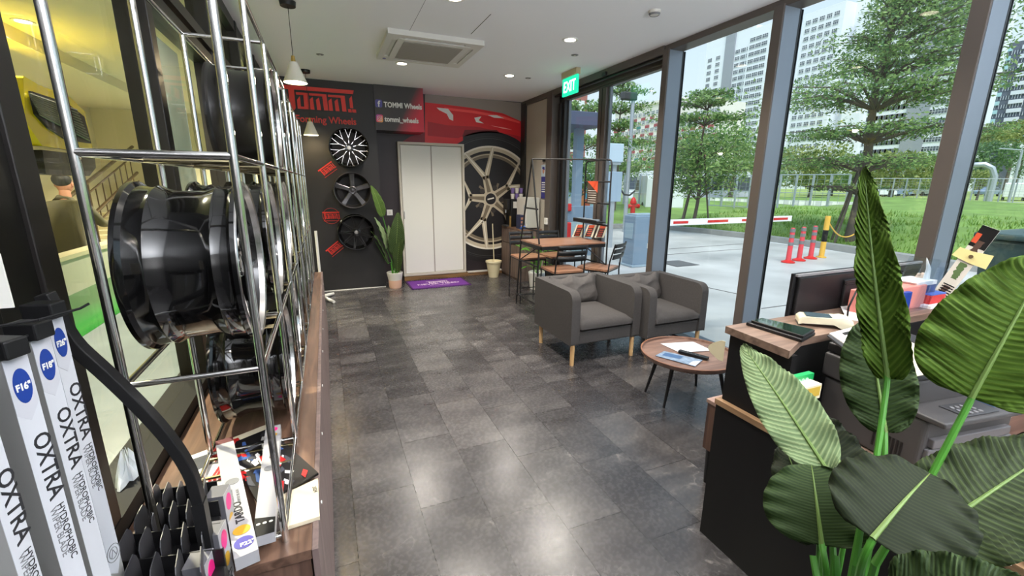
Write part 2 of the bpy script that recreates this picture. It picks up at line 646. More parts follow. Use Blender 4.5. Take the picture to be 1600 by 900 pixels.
LEDM = mat('warm_led', (1, 0.9, 0.75), emit=(1, 0.86, 0.66), es=7)
DLP = 90
for x, y, lb in ((0.951, 5.6, 'glowing round downlight under the far side of the ceiling air conditioner'),
                 (2.312, 5.62, 'glowing round downlight nearest the red mural wall'),
                 (2.295, 4.05, 'glowing round downlight between the air conditioner and the door head'),
                 (1.015, 3.55, 'glowing downlight at the top edge of the photo before the air conditioner'),
                 (2.3, 2.3, 'ceiling downlight above the round coffee table'),
                 (1.0, 2.0, 'ceiling downlight above the middle of the floor'),
                 (2.3, 0.6, 'ceiling downlight above the reception desk'),
                 (1.0, 0.3, 'ceiling downlight above the viewer'),
                 (2.3, -1.2, 'ceiling downlight behind the reception desk'),
                 (1.0, -1.4, 'ceiling downlight behind the viewer')):
    downlight(x, y, HC, DLP if y > 1.5 else DLP * 0.22, lab=lb)

# ================================================================== ROOM SHELL
YB = -2.6
fl = struct(MB().box(-0.66, 3.62, YB, 7.32, -0.1, 0).build('floor', FLOOR, local=True))
cl = struct(MB().box(-0.7, 3.5, YB, 7.4, HC, HC + 0.2).build('ceiling', CEIL, local=True))
SEAM = mat('dark_seam', (0.03, 0.03, 0.03), 0.8)
a, b = atZ(736, 53, HC), atZ(767, 22, HC)
MB().tube([(a.x, a.y, HC), (b.x, b.y, HC)], 0.003, 5).build('seam', SEAM, cl)
a, b = atZ(640, 48, HC), atZ(665, 0, HC)
MB().tube([(a.x, a.y, HC), (b.x, b.y, HC)], 0.0015, 5).build('seam', SEAM, cl)

struct(MB().box(-0.74, 3.5, YB - .1, YB, 0, HC).build('wall_front', mat('grey_front_wall', S(120, 118, 116), 0.7), local=True))
struct(MB().box(-0.66, 0.765, 6.9, 7.42, 0, HC).build('wall_back', BLACKWALL, local=True))
struct(MB().box(0.76, 3.36, 7.3, 7.42, 0, HC).build('wall_back', mat('dark_plum_wall', S(46, 38, 42), 0.5, var=0.08), local=True))
struct(MB().box(0.0 - 0.62, 0.76, 6.893, 6.902, 0, 0.012).build('baseboard_back', WHITE, local=True))
# plinth under door and mural
PL = wood('worn_plinth_wood', S(84, 62, 40), S(150, 112, 70), 'X', 0.6)
struct(MB().box(1.1, 2.2, 7.2, 7.3, 0, 0.07).box(2.2, 2.85, 7.24, 7.3, 0, 0.05).build('baseboard_back', PL, local=True, bevel=0.003))
struct(MB().box(2.2, 2.85, 7.26, 7.296, 0.05, 0.075).build('trim_1', OFFW, local=True))

# bulkhead over the doorway, its print running from dark grey into red
BLK = mat('printed_bulkhead', S(60, 54, 54), 0.45)
n = BLK.node_tree.nodes
Lk = BLK.node_tree.links
t_ = n.new('ShaderNodeTexCoord'); s_ = n.new('ShaderNodeSeparateXYZ'); rp = n.new('ShaderNodeValToRGB')
mp_ = n.new('ShaderNodeMath'); mp_.operation = 'MULTIPLY_ADD'; mp_.inputs[1].default_value = 1.0
mz = n.new('ShaderNodeMath'); mz.operation = 'MULTIPLY'; mz.inputs[1].default_value = -0.55
Lk.new(t_.outputs['Object'], s_.inputs[0]); Lk.new(s_.outputs['Z'], mz.inputs[0]); Lk.new(s_.outputs['X'], mp_.inputs[0]); ma_ = n.new('ShaderNodeMath'); ma_.inputs[1].default_value = 0.13; Lk.new(mz.outputs[0], ma_.inputs[0]); Lk.new(ma_.outputs[0], mp_.inputs[2]); Lk.new(mp_.outputs[0], rp.inputs[0])
rp.color_ramp.elements[0].position = 0.0; rp.color_ramp.elements[0].color = S(52, 48, 48) + (1,)
rp.color_ramp.elements[1].position = 0.28; rp.color_ramp.elements[1].color = S(205, 36, 60) + (1,)
e = rp.color_ramp.elements.new(0.05); e.color = S(62, 50, 52) + (1,)
Lk.new(rp.outputs[0], n['Principled BSDF'].inputs['Base Color'])
bk = MB().box(0.755, 1.455, 6.88, 7.3, 2.33, HC)
bko = bk.build('trim_2', BLK)
struct(bko)

# right return: beige panel and bronze posts
struct(MB().box(3.25, 3.34, 6.33, 7.12, 0, 2.86).build('wall_right', BEIGE, local=True))
struct(MB().box(3.22, 3.36, 7.12, 7.3, 0, 2.9).build('trim_3', FRAMEL, local=True, bevel=0.004))
struct(MB().box(3.22, 3.40, 6.15, 6.33, 0, 2.9).build('trim_4', FRAME, local=True, bevel=0.004))
struct(MB().box(3.34, 3.43, 5.99, 6.15, 0, 2.86).box(3.31, 3.34, 6.05, 6.11, 0, 2.75).build('trim_5', FRAMEL, local=True, bevel=0.003))
# head frames
struct(MB().box(3.23, 3.40, 3.82, 7.3, 2.86, HC).box(3.36, 3.43, 3.82, 6.15, 2.775, 2.80).box(3.34, 3.43, 3.82, 6.15, 2.80, 2.86)
       .build('trim_6', FRAME, local=True, bevel=0.004))
struct(MB().tube([(3.27, 3.84, 2.845), (3.27, 7.1, 2.845)], 0.018, 8).build('trim_7', FRAMEL, local=True))
struct(MB().box(3.20, 3.24, 4.78, 4.86, 2.86, 2.90).build('trim_8', FRAMEL, local=True, bevel=0.004))
struct(MB().box(3.25, 3.42, YB, 3.82, 2.885, HC).build('trim_9', FRAME, local=True, bevel=0.004))
# sill along the whole glazing
SILL = mat('dark_sill', S(40, 40, 44), 0.35, 0.3)
SILLG = mat('grey_sill', S(120, 126, 134), 0.4, 0.3)
struct(MB().box(3.36, 3.47, YB, 5.9, 0, 0.02).build('trim_10', SILL, local=True))
struct(MB().box(3.47, 3.60, YB, 5.9, 0, 0.012).build('trim_11', SILLG, local=True))
# mullions
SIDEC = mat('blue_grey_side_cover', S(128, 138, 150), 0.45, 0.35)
for i, yc in enumerate((3.785, 2.59, 1.41, 0.23, -0.95, -2.13)):
    mo = struct(MB().box(3.23, 3.405, yc - 0.04, yc + 0.04, 0, 2.9).build('trim_%d' % (12 + i), FRAME, local=True, bevel=0.0025))
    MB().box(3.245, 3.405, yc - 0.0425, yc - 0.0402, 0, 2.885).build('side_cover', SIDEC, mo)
    MB().box(3.405, 3.445, yc - 0.043, yc + 0.043, 0.02, 2.885).build('gasket', GASKET, mo)
# door stile between the two entrance panes
mo = struct(MB().box(3.36, 3.42, 4.975, 5.14, 0, 2.775).build('trim_18', FRAME, local=True, bevel=0.003))
MB().box(3.356, 3.361, 5.05, 5.06, 0, 2.77).build('gasket', GASKET, mo)
MB().box(3.42, 3.435, 4.97, 5.145, 0.02, 2.775).build('gasket', GASKET, mo)
k = 1
for y0, y1, z1 in ((5.145, 5.99, 2.775), (3.825, 4.97, 2.775), (2.633, 3.742, 2.885), (1.453, 2.547, 2.885), (0.273, 1.367, 2.885), (-0.907, 0.187, 2.885), (-2.087, -0.993, 2.885)):
    wo = struct(MB().box(GX - 0.005, GX + 0.005, y0, y1, 0.02, z1).build('window_%d' % k, GLASS, local=True))
    if k <= 2:
        MB().box(3.40, 3.44, y0, y0 + 0.03, 0.02, z1).box(3.40, 3.44, y1 - 0.03, y1, 0.02, z1).box(3.40, 3.44, y0, y1, 0.02, 0.08).build('window_frame', SILLG, wo)
    k += 1

# ------------------------------------------------------------------ left glazing
struct(MB().box(-0.74, -0.60, YB, 1.27, 0, HC).build('wall_left', mat('black_side_panel', S(22, 21, 19), 0.3, var=0.2, vscale=1.5), local=True))
struct(MB().box(-0.72, -0.62, 1.29, 6.9, 0, 0.66).box(-0.72, -0.588, 1.29, 6.9, 0.652, 0.70).build('wall_left', mat('black_sill_paint', (0.006, 0.006, 0.006), 0.6, spec=0.3), local=True))
lms = [(1.27, 1.35), (2.35, 2.42), (3.57, 3.64), (4.78, 4.85), (5.90, 5.97), (6.8, 6.9)]
for i, (a, b) in enumerate(lms):
    struct(MB().box(-0.70, -0.59, a, b, 0.70, HC).build('trim_%d' % (19 + i), FRAMEL, local=True, bevel=0.003))
struct(MB().box(-0.70, -0.595, 1.35, 6.8, 2.33, 2.38).box(-0.70, -0.58, 1.35, 6.8, 2.40, 2.46).box(-0.69, -0.62, 1.35, 6.8, 2.38, 2.40).build('trim_25', FRAMEL, local=True))
struct(MB().box(-0.70, -0.60, 1.35, 6.8, 2.85, HC).build('trim_26', FRAMEL, local=True))
for i in range(5):
    y0, y1 = lms[i][1], lms[i + 1][0]
    wo = struct(MB().box(LX - 0.004, LX + 0.004, y0, y1, 0.70, 2.33).build('window_%d' % k, GLASSL, local=True))
    k += 1
    wo = struct(MB().box(LX - 0.004, LX + 0.004, y0, y1, 2.46, 2.85).build('window_%d' % k, GLASSL, local=True))
    k += 1

# ------------------------------------------------------------------ room behind the left glass
YEL = mat('yellow_lit_wall_paint', S(228, 219, 186), 0.8)
GRF = mat('polished_grey_screed', S(112, 122, 126), 0.25, var=0.15, vscale=2)
GREEN = mat('green_floor_coating', S(22, 110, 40), 0.12)
struct(MB().box(-1.70, -0.74, 0.6, 11, 0.4, 0.5).build('floor', GRF, local=True))
struct(MB().box(-2.42, -1.70, 0.6, 11, 0.4, 0.502).build('floor', GREEN, local=True))
struct(MB().box(-2.50, -2.38, 0.6, 11, 0.502, 0.84).build('wall_low_parapet', mat('parapet_white', S(214, 212, 196), 0.6), local=True))
struct(MB().box(-2.52, -2.36, 0.6, 11, 0.84, 0.88).build('trim_27', YEL, local=True))
struct(MB().box(-4.0, -3.9, 0.6, 11, 0.4, 3.0).build('wall_far_left', YEL, local=True))
struct(MB().box(-3.9, -2.42, 0.6, 11, 0.4, 0.5).build('floor', GRF, local=True))
struct(MB().box(-4.0, -0.74, 11, 11.1, 0.4, 3.0).build('wall_far_end', YEL, local=True))
struct(MB().box(-4.0, -0.74, 0.5, 0.6, 0.4, 3.0).build('wall_near_end', YEL, local=True))
struct(MB().box(-4.0, -0.72, 0.5, 11.1, 2.9, 3.0).build('ceiling', YEL, local=True))
struct(MB().box(-2.6, -2.4, 0.6, 11, 2.78, 2.9).build('trim_28', YEL, local=True))
for y in (2.6, 5.39, 7.6, 9.8):  # all but the oval lamp are added to brighten hall and car nose
    p = atZ(36, 33, 2.9) if y == 5.39 else V((-1.35, y, 2.9))
    downlight(p.x, p.y, 2.9, 420, (1.0, 0.93, 0.74), {2.6: 'added stair hall downlight out of frame above the glass', 5.39: 'bright oval downlight in the stair hall ceiling at top left', 7.6: 'added stair hall downlight behind the rack', 9.8: 'added stair hall downlight at the far end'}[y], 'downlights of the stair hall')
# staircase rail
rx = -3.12
a, b = atX(130, 290, rx), atX(245, 199, rx)
sl_ = (b.z - a.z) / (b.y - a.y)
st = thing('stair_railing', 'brown metal stair railing rising to the right behind the left glass', 'railing', (rx, a.y - 1.4, 0.5))
def rl(y, dz): return V((rx, y, a.z + sl_ * (y - a.y) + dz))
ya, yb = a.y - 1.0, 10.2
RAILM = mat('railing_bronze', S(92, 74, 52), 0.4, 0.3)
MB().tube([rl(ya, 0), rl(yb, 0)], 0.025, 8).build('handrail', RAILM, st, True)
for dz in (-0.14, -0.45, -0.60):
    MB().tube([rl(ya, dz), rl(yb, dz)], 0.014 if dz != -0.45 else 0.024, 8).build('rail', RAILM, st, True)
q = MB()
for i in range(19):
    y = ya + 0.1 + i * 0.25
    if y < yb: MB().tube([rl(y, -0.14), rl(y, -0.60)], 0.009, 6).build('baluster', RAILM, st)
for y in (ya + 0.9, ya + 1.1, ya + 3.6, ya + 3.8):
    MB().tube([rl(y, 0), (rx, y, 0.5)], 0.025, 8).build('post', RAILM, st)
# stair flight below the railing
pts = [(ya, 0.5)]
ns = 16
for i in range(ns):
    y0 = ya + (yb - ya) * i / ns
    y1 = ya + (yb - ya) * (i + 1) / ns
    z = max(0.55, a.z + sl_ * (y1 - a.y) - 1.15)
    pts += [(y0, z), (y1, z)]
pts += [(yb, 0.5)]
tag(MB().prism(pts, (-3.85, 0, 0), Y_, Z_, X_, 0.66).build('stair_flight', YEL), 'pale stair flight climbing behind the railing', 'stairs')

# yellow car nose hung on the hall wall
YC = mat('yellow_car_paint', S(226, 208, 20), 0.25, coat=0.6)
yw = -2.2
A, B_, C_, D_ = atX(38, 120, yw), atX(135, 165, yw), atX(150, 240, yw), atX(60, 232, yw)
cn = thing('car_front_panel', 'yellow car nose panel with black louvred grille hung in the stair hall', 'car panel', (yw, A.y, C_.z - 0.25))
def quad2(pxs): return [(atX(px, py, yw).y, atX(px, py, yw).z) for px, py in pxs]
MB().prism(quad2([(36, 118), (60, 132), (110, 152), (133, 175), (143, 225), (148, 240), (120, 236), (66, 228), (40, 190)]), (yw - 0.25, 0, 0), Y_, Z_, X_, 0.25).build('bodywork', YC, cn, bevel=0.02)
MB().prism(quad2([(44, 142), (100, 160), (128, 182), (139, 224), (100, 218), (72, 200), (52, 178)]), (yw, 0, 0), Y_, Z_, X_, 0.02).build('grille', PLBLK, cn)
g = MB()
for i in range(11):
    t = i / 10
    p0 = atX(46 + 16 * t, 146 + 30 * t * 1.1, yw + 0.03)
    p1 = atX(120 + 20 * t, 172 + 48 * t, yw + 0.03)
    g.tube([p0, p1], 0.008, 5)
g.build('louvre', mat('louvre_grey', S(110, 112, 110), 0.4), cn)
MB().prism(quad2([(66, 234), (148, 244), (150, 262), (140, 275), (72, 272)]), (yw - 0.2, 0, 0), Y_, Z_, X_, 0.2).build('lower_intake', PLBLK, cn, bevel=0.01)

# frosted banner behind the second pane
bx = -0.72
P4 = [atX(236, 22, bx), atX(283, 105, bx), atX(312, 275, bx), atX(274, 270, bx)]
MBq = MB().box(bx - 0.004, bx, 2.50, 3.30, 1.52, 2.31)
tag(MBq.build('frosted_banner', mat('frosted_film', S(196, 212, 216), 0.35, alpha=0.6, var=0.12, vscale=3), local=False), 'pale blue-grey frosted banner behind the upper left glass', 'banner')

# person behind the left glass
def skin_chain(name, pts, mat_, parent=None, sub=2, smooth=True):
    """pts: list of (co, radius, parent index)"""
    me = bpy.data.meshes.new(name)
    off = base_of(parent) if parent else V((0, 0, 0))
    me.from_pydata([tuple(V(p[0]) - off) for p in pts], [(p[2], i) for i, p in enumerate(pts) if p[2] is not None], [])
    o = bpy.data.objects.new(name, me)
    COL.objects.link(o)
    if parent: o.parent = parent
    md = o.modifiers.new('skin', 'SKIN')
    for i, p in enumerate(pts):
        rr = p[1] if isinstance(p[1], tuple) else (p[1], p[1])
        me.skin_vertices[0].data[i].radius = rr
    me.skin_vertices[0].data[0].use_root = True
    md.use_smooth_shade = smooth
    sb = o.modifiers.new('subsurf', 'SUBSURF')
    sb.levels = sb.render_levels = sub
    me.materials.append(mat_)
    return o
hd = atX(98, 287, -2.86)
px_, py_ = hd.x, hd.y
ps = thing('person', 'person with dark hair and glasses in olive grey shirt behind the left glass', 'person', (px_, py_ - 0.2, 0.5))
SH = mat('olive_grey_shirt', S(96, 92, 74), 0.85, bump=0.2, bscale=30)
TR = mat('dark_trousers', S(40, 42, 46), 0.9)
hz = hd.z
sh = V((px_ + 0.0, py_ - 0.08, hz - 0.27))
body = [((px_, py_ - 0.22, hz - 0.72), (0.14, 0.11), None), ((px_, py_ - 0.18, hz - 0.5), (0.16, 0.12), 0), ((px_, py_ - 0.08, hz - 0.29), (0.19, 0.13), 1), ((px_, py_ - 0.02, hz - 0.20), (0.065, 0.065), 2), ((px_, py_ + 0.0, hz - 0.13), (0.058, 0.058), 3),
        ((px_ + 0.19, py_ - 0.06, hz - 0.28), 0.075, 2), ((px_ + 0.26, py_ + 0.06, hz - 0.48), 0.055, 5), ((px_ + 0.25, py_ + 0.30, hz - 0.50), 0.042, 6), ((px_ + 0.22, py_ + 0.40, hz - 0.49), 0.032, 7),
        ((px_ - 0.19, py_ - 0.06, hz - 0.28), 0.075, 2), ((px_ - 0.22, py_ + 0.08, hz - 0.46), 0.055, 9), ((px_ - 0.12, py_ + 0.30, hz - 0.48), 0.042, 10), ((px_ - 0.05, py_ + 0.40, hz - 0.47), 0.032, 11),
        ((px_ + 0.10, py_ - 0.20, hz - 0.78), 0.10, 0), ((px_ + 0.12, py_ + 0.20, hz - 0.76), 0.07, 13), ((px_ + 0.12, py_ + 0.22, 0.56), 0.05, 14), ((px_ + 0.12, py_ + 0.34, 0.54), 0.04, 15),
        ((px_ - 0.10, py_ - 0.20, hz - 0.78), 0.10, 0), ((px_ - 0.12, py_ + 0.20, hz - 0.76), 0.07, 17), ((px_ - 0.12, py_ + 0.22, 0.56), 0.05, 18), ((px_ - 0.12, py_ + 0.34, 0.54), 0.04, 19)]
hs = thing('stool', 'dark stool under the person behind the left glass', 'stool', (px_, py_ - 0.2, 0.5))
MB().cyl((px_, py_ - 0.2, 0.5), (px_, py_ - 0.2, hz - 0.92), 0.05).build('stem', PLBLK, hs)
MB().cyl((px_, py_ - 0.2, hz - 0.92), (px_, py_ - 0.2, hz - 0.86), 0.18, n=24).build('seat', PLBLK, hs)
bo = skin_chain('body', body, SH, ps)
h = MB().ball((px_, py_ + 0.03, hz), 0.078, 0.095, 0.115, 20)
h.ball((px_ + 0.0, py_ + 0.128, hz - 0.012), 0.014, 0.02, 0.024, 8)
h.ball((px_ + 0.078, py_ + 0.02, hz - 0.01), 0.012, 0.02, 0.03, 8).ball((px_ - 0.078, py_ + 0.02, hz - 0.01), 0.012, 0.02, 0.03, 8)
h.ball((px_, py_ + 0.115, hz - 0.055), 0.024, 0.01, 0.008, 8)
h.cyl((px_, py_ - 0.02, hz - 0.25), (px_, py_ + 0.01, hz - 0.06), 0.058, 0.05, 16)
h.build('head', SKIN, ps, True)
MB().ball((px_, py_ - 0.012, hz + 0.045), 0.086, 0.098, 0.085, 18).build('hair', HAIR, ps, True)
gg = MB()
for sx in (-1, 1):
    gg.tube([(px_ + sx * 0.033 + 0.024 * cos(q * pi / 6), py_ + 0.127, hz + 0.012 + 0.018 * sin(q * pi / 6)) for q in range(12)], 0.0025, 5, closed=True)
    gg.tube([(px_ + sx * 0.058, py_ + 0.125, hz + 0.012), (px_ + sx * 0.082, py_ + 0.02, hz + 0.012)], 0.002, 5)
gg.build('glasses', PLBLK, ps)
for sx, x0 in ((1, px_ + 0.22), (-1, px_ - 0.05)):
    pl = [((x0, py_ + 0.41, hz - 0.49), (0.032, 0.016), None), ((x0, py_ + 0.47, hz - 0.49), (0.036, 0.014), 0)]
    for k2 in range(4):
        fx = x0 + (k2 - 1.5) * 0.019
        pl += [((fx, py_ + 0.50, hz - 0.49), 0.0085, 1 if k2 == 0 else 1), ((fx, py_ + 0.53 + 0.004 * (k2 in (1, 2)), hz - 0.505), 0.008, len(pl)), ((fx, py_ + 0.54, hz - 0.53), 0.0075, len(pl) + 1)]
    pl += [((x0 - sx * 0.045, py_ + 0.45, hz - 0.495), 0.010, 0), ((x0 - sx * 0.055, py_ + 0.49, hz - 0.50), 0.009, len(pl))]
    skin_chain('hand', pl, SKIN, ps, 1)

# ================================================================== OUTSIDE
CONC = mat('wet_concrete', S(190, 188, 186), 0.5, var=0.24, vscale=0.8, bump=0.15, bscale=12)
ROAD = mat('asphalt', S(140, 142, 146), 0.7, var=0.1, vscale=0.6)
KERB = mat('kerb_stone', S(158, 158, 156), 0.8, var=0.12, vscale=4)
GRASS = mat('lawn_green', S(118, 148, 70), 0.9, var=0.30, vscale=0.9, bump=0.8, bscale=25)
GRASSFAR = mat('dry_lawn', S(150, 168, 88), 0.9, var=0.15, vscale=0.5)
GALV = mat('galvanised_steel', S(168, 176, 184), 0.45, 0.4)
BLUEGREY = mat('blue_grey_paint', S(122, 142, 162), 0.5)
struct(MB().box(3.60, 11.62, -14, 13.2, -0.3, -0.004).build('ground_driveway', CONC, local=True))
struct(MB().box(-12, 60, 13.2, 40, -0.3, -0.01).box(-12, 3.6, 7.45, 13.2, -0.3, -0.006).build('ground_road', ROAD, local=True))
MBj = MB()
for (a, b) in (((1045, 389), (1160, 381)), ((1040, 398), (1160, 389)), ((1190, 482), (1235, 476)), ((1100, 448), (1165, 462))):
    p, q = atZ(a[0], a[1], 0), atZ(b[0], b[1], 0)
    MBj.tube([(p.x, p.y, -0.002), (q.x, q.y, -0.002)], 0.008, 4)
struct(MBj.build('trim_29', mat('joint_tar', S(110, 108, 106), 0.9), local=True))
# kerb with a soft bend
kx = [(11.3, -14), (11.3, 3.5), (11.55, 5.2), (11.85, 7.2), (11.85, 9.5), (11.6, 11.2), (11.2, 12.4), (10.3, 13.3), (8.8, 13.7), (7.3, 13.8)]
kb = MB()
n_ = len(kx)
vs, fs = [], []
for i, (x, y) in enumerate(kx):
    d = V((kx[min(i + 1, n_ - 1)][0] - kx[max(i - 1, 0)][0], kx[min(i + 1, n_ - 1)][1] - kx[max(i - 1, 0)][1], 0)).normalized()
    nx = V((d.y, -d.x, 0))
    for off, z in ((0, -0.02), (0.02, 0.13), (0.16, 0.15), (0.20, 0.02)): vs.append((x + nx.x * off, y + nx.y * off, z))
for i in range(n_ - 1):
    for q in range(3): fs.append((i * 4 + q, i * 4 + 4 + q, i * 4 + 5 + q, i * 4 + 1 + q))
kb.add(vs, fs)
struct(kb.build('trim_30', KERB, local=True))
# lawn bank
def kerbx(y):
    for i in range(n_ - 4):
        if kx[i][1] <= y <= kx[i + 1][1]:
            t = (y - kx[i][1]) / (kx[i + 1][1] - kx[i][1])
            return kx[i][0] * (1 - t) + kx[i + 1][0] * t
    return 11.2
def bank(u, v):
    y = -14 + 27.3 * v if v < 0.999 else 13.3
    x0 = kerbx(min(y, 12.3)) + 0.18
    x = x0 + (60 - x0) * u ** 2
    d = x - x0
    ripple = 0.03 * sin(x * 2.1 + y * 1.3) + 0.02 * sin(x * 5.3 - y * 3.1)
    z = 0.08 + 0.62 * (1 - exp(-d / 2.8)) + ripple * min(1, d / 1.0) - (0.35 * max(0, d - 14) / 30)
    return V((x, y, z))
struct(MB().grid(bank, 60, 70).build('ground_lawn', [GRASS], local=True, smooth=True, fixn=True))
def bank2(u, v):
    x = 7.4 + 40 * u
    y = 13.95 + 12 * v
    y0 = 13.95 if x < 10.5 else 13.2
    return V((x, y0 + (26 - y0) * v, 0.06 + 0.55 * (1 - exp(-(26 - 13.9) * v / 3.0)) * min(1, u * 6) + 0.02 * sin(x * 3 + y)))
struct(MB().grid(bank2, 40, 20).build('ground_lawn', [GRASS], local=True, smooth=True))
struct(MB().box(40, 230, -60, 230, -0.3, 0.02).box(-40, 40, 40, 230, -0.3, 0.0).build('ground_far_field', GRASSFAR, local=True))
# grass tufts: nobody could count them
q = MB()
rnd = random.Random(3)
for i in range(9000):
    y = rnd.uniform(-3, 13)
    d = rnd.random() ** 1.8 * 7
    x0 = kerbx(min(max(y, -14), 12.3)) + 0.2
    x = x0 + d
    z = 0.06 + 0.62 * (1 - exp(-d / 2.8))
    h = rnd.uniform(0.06, 0.17)
    a = rnd.uniform(0, 2 * pi)
    lx, ly = cos(a) * 0.02, sin(a) * 0.02
    bx_, by_ = rnd.uniform(-.06, .06), rnd.uniform(-.06, .06)
    q.add([(x - lx, y - ly, z), (x + lx, y + ly, z), (x + bx_, y + by_, z + h)], [(0, 1, 2)])
GT = leafy('grass_blades', S(98, 138, 56), S(146, 174, 84), 0.3)
tag(q.build('grass_tufts', GT, fixn=False), 'long green grass growing on the bank behind the kerb', 'grass', kind='stuff')

def gd(px, dist):
    d = ray(px, 291); d.z = 0
    return d.normalized() * dist

# ---- foliage helper
def leaves(mb, c, rx, ry, rz, n, size, rnd, flat=0.0, shell=0.55):
    n = int(n)
    vs, fs = [], []
    for i in range(n):
        while True:
            a = V((rnd.uniform(-1, 1), rnd.uniform(-1, 1), rnd.uniform(-1, 1)))
            l = a.length
            if l <= 1 and l > shell * rnd.random(): break
        p = V((c[0] + a.x * rx, c[1] + a.y * ry, c[2] + a.z * rz))
        nrm = V((rnd.gauss(0, 1), rnd.gauss(0, 1), rnd.gauss(0, 1) + flat * 3)).normalized()
        t1 = nrm.orthogonal().normalized()
        t1 = Matrix.Rotation(rnd.uniform(0, 6.28), 3, nrm) @ t1
        t2 = nrm.cross(t1)
        s = size * rnd.uniform(0.6, 1.3)
        k = len(vs)
        vs += [p - t1 * s, p + t2 * s * 0.42, p + t1 * s, p - t2 * s * 0.42]
        fs.append((k, k + 1, k + 2, k + 3))
    mb.add(vs, fs)

BARK = mat('grey_bark', S(96, 88, 80), 0.9, bump=0.5, bscale=30)
LEAFN = leafy('fresh_green_leaves', S(78, 118, 72), S(158, 184, 110), 0.35)
LEAFD = leafy('dark_green_leaves', S(62, 98, 64), S(116, 148, 92), 0.25)
LEAFY = leafy('yellowish_green_leaves', S(92, 116, 58), S(166, 174, 102), 0.3)

def layered_tree(label, x, y, z0, ztop, layers, r_trunk, seed, lsize=0.085, dens=1.0, stakes=False, name='layered_tree'):
    """tier tree: layers = (z, radius, thickness, n leaves, cx offset, cy offset)"""
    rnd = random.Random(seed)
    t = thing(name, label, 'tree', (x, y, z0))
    tr = MB()
    tp = [(x + 0.04 * sin(k), y + 0.04 * cos(k * 1.3), z0 - 0.1 + (ztop - z0 + 0.1) * k / 8) for k in range(9)]
    tr.tube(tp, [r_trunk * (1 - 0.09 * k) for k in range(9)], 10)
    tr.build('trunk', BARK, t, True)
    br = MB()
    fo = MB()
    for (z, R, th, nl, ox, oy) in layers:
        nb = 7 + int(R * 2)
        per = int(nl * dens / nb / 5)
        for b in range(nb):
            a = 2 * pi * b / nb + rnd.uniform(-.3, .3)
            Rb = R * rnd.uniform(0.7, 1.05)
            e = V((x + ox + Rb * cos(a), y + oy + Rb * sin(a), z + rnd.uniform(-.1, .15) * th * 2))
            s0 = V((x, y, z - th * 0.9 - 0.1))
            m_ = s0.lerp(e, 0.5) + V((0, 0, 0.10 * R))
            pts = [s0, s0.lerp(m_, 0.5) + V((0, 0, .03)), m_, m_.lerp(e, 0.6), e]
            br.tube(pts, [r_trunk * .30, r_trunk * .24, r_trunk * .17, r_trunk * .10, r_trunk * .05], 5)
            for k in range(5):
                c = s0.lerp(e, 0.30 + 0.70 * (k + 0.5) / 5)
                c.z = z + rnd.uniform(-.3, .3) * th
                w_ = R * (0.17 + 0.13 * (k / 4)) * rnd.uniform(.8, 1.25)
                c += V((rnd.uniform(-.15, .15) * R, rnd.uniform(-.15, .15) * R, 0))
                br.tube([s0.lerp(e, 0.25 + 0.6 * k / 5), c], [r_trunk * .08, r_trunk * .03], 4)
                leaves(fo, c, w_, w_, th * rnd.uniform(.5, 1), per, lsize, rnd, 0.5, 0.2)
    br.build('branches', BARK, t)
    fo.build('foliage', LEAFN, t, fixn=False)
    if stakes:
        for dx, dy in ((0.32, -0.1), (-0.3, 0.1), (0.0, 0.35)):
            MB().tube([(x + dx * 1.4, y + dy * 1.4, z0 - 0.1), (x + dx * 0.1, y + dy * 0.1, z0 + 2.3)], 0.03, 6).build('stake', BARK, t)
    return t

# the big one at the kerb
TX, TY = 12.55, 7.05
def tz(py): return atY(1345, py, TY).z
L1 = [(tz(252), 2.0, 0.20, 2600, 0.0, 0.1), (tz(205), 2.2, 0.20, 3400, 0.2, -0.2), (tz(141), 2.6, 0.34, 6500, 0, 0), (tz(92), 1.85, 0.30, 4200, 0.3, -0.35), (tz(45), 1.7, 0.34, 3600, 0.4, -0.45), (tz(2), 1.6, 0.34, 3000, 0.5, -0.75), (tz(-40), 1.3, 0.4, 1300, 0.5, -0.7), (tz(292), 0.9, 0.1, 260, -0.2, 0.3)]
layered_tree('tall tiered tree at the kerb behind the yellow posts, nearest of the trees', TX, TY, 0.1, tz(-60), L1, 0.13, 11, 0.048, dens=1.0, stakes=True)
p = atZ(1086, 340, 0.55)
s2 = p.y
def tz2(py): return atY(1100, py, s2).z
L2 = [(tz2(285), 1.1, 0.5, 1500, 0, 0), (tz2(262), 1.6, 0.45, 2200, 0, 0), (tz2(232), 1.4, 0.35, 1500, 0, 0), (tz2(185), 1.5, 0.13, 1400, 0.1, 0), (tz2(160), 1.1, 0.12, 900, -.3, 0), (tz2(145), 0.8, 0.12, 500, 0.2, 0)]
layered_tree('slim tiered young tree on the lawn above the red and white barrier arm', p.x, p.y, 0.5, tz2(150), L2, 0.06, 21, 0.065, stakes=True)
p = V((11.3, 17.0, 0.6))
def tz3(px, py): return atY(px, py, p.y).z
L3 = [(tz3(970, 262), 1.5, 0.4, 1600, 0, 0), (tz3(970, 222), 1.6, 0.2, 1300, 0.5, 0), (tz3(970, 196), 1.2, 0.2, 1000, -.5, 0), (tz3(965, 168), 1.4, 0.2, 1000, -.1, 0), (tz3(965, 142), 1.1, 0.15, 700, 0.2, 0), (tz3(965, 130), 0.7, 0.1, 250, 0, 0)]
p.x = atY(968, 200, p.y).x
layered_tree('slender tiered tree seen through the wide entrance pane', p.x, p.y, 0.5, tz3(965, 128), L3, 0.07, 31, 0.08)
p = atY(905, 240, 13.0)
L4 = [(p.z + 1.4, 1.0, 0.3, 700, 0, 0), (p.z + 0.4, 1.5, 0.3, 1200, 0.4, 0), (p.z - 0.9, 1.2, 0.5, 1200, 0, 0)]
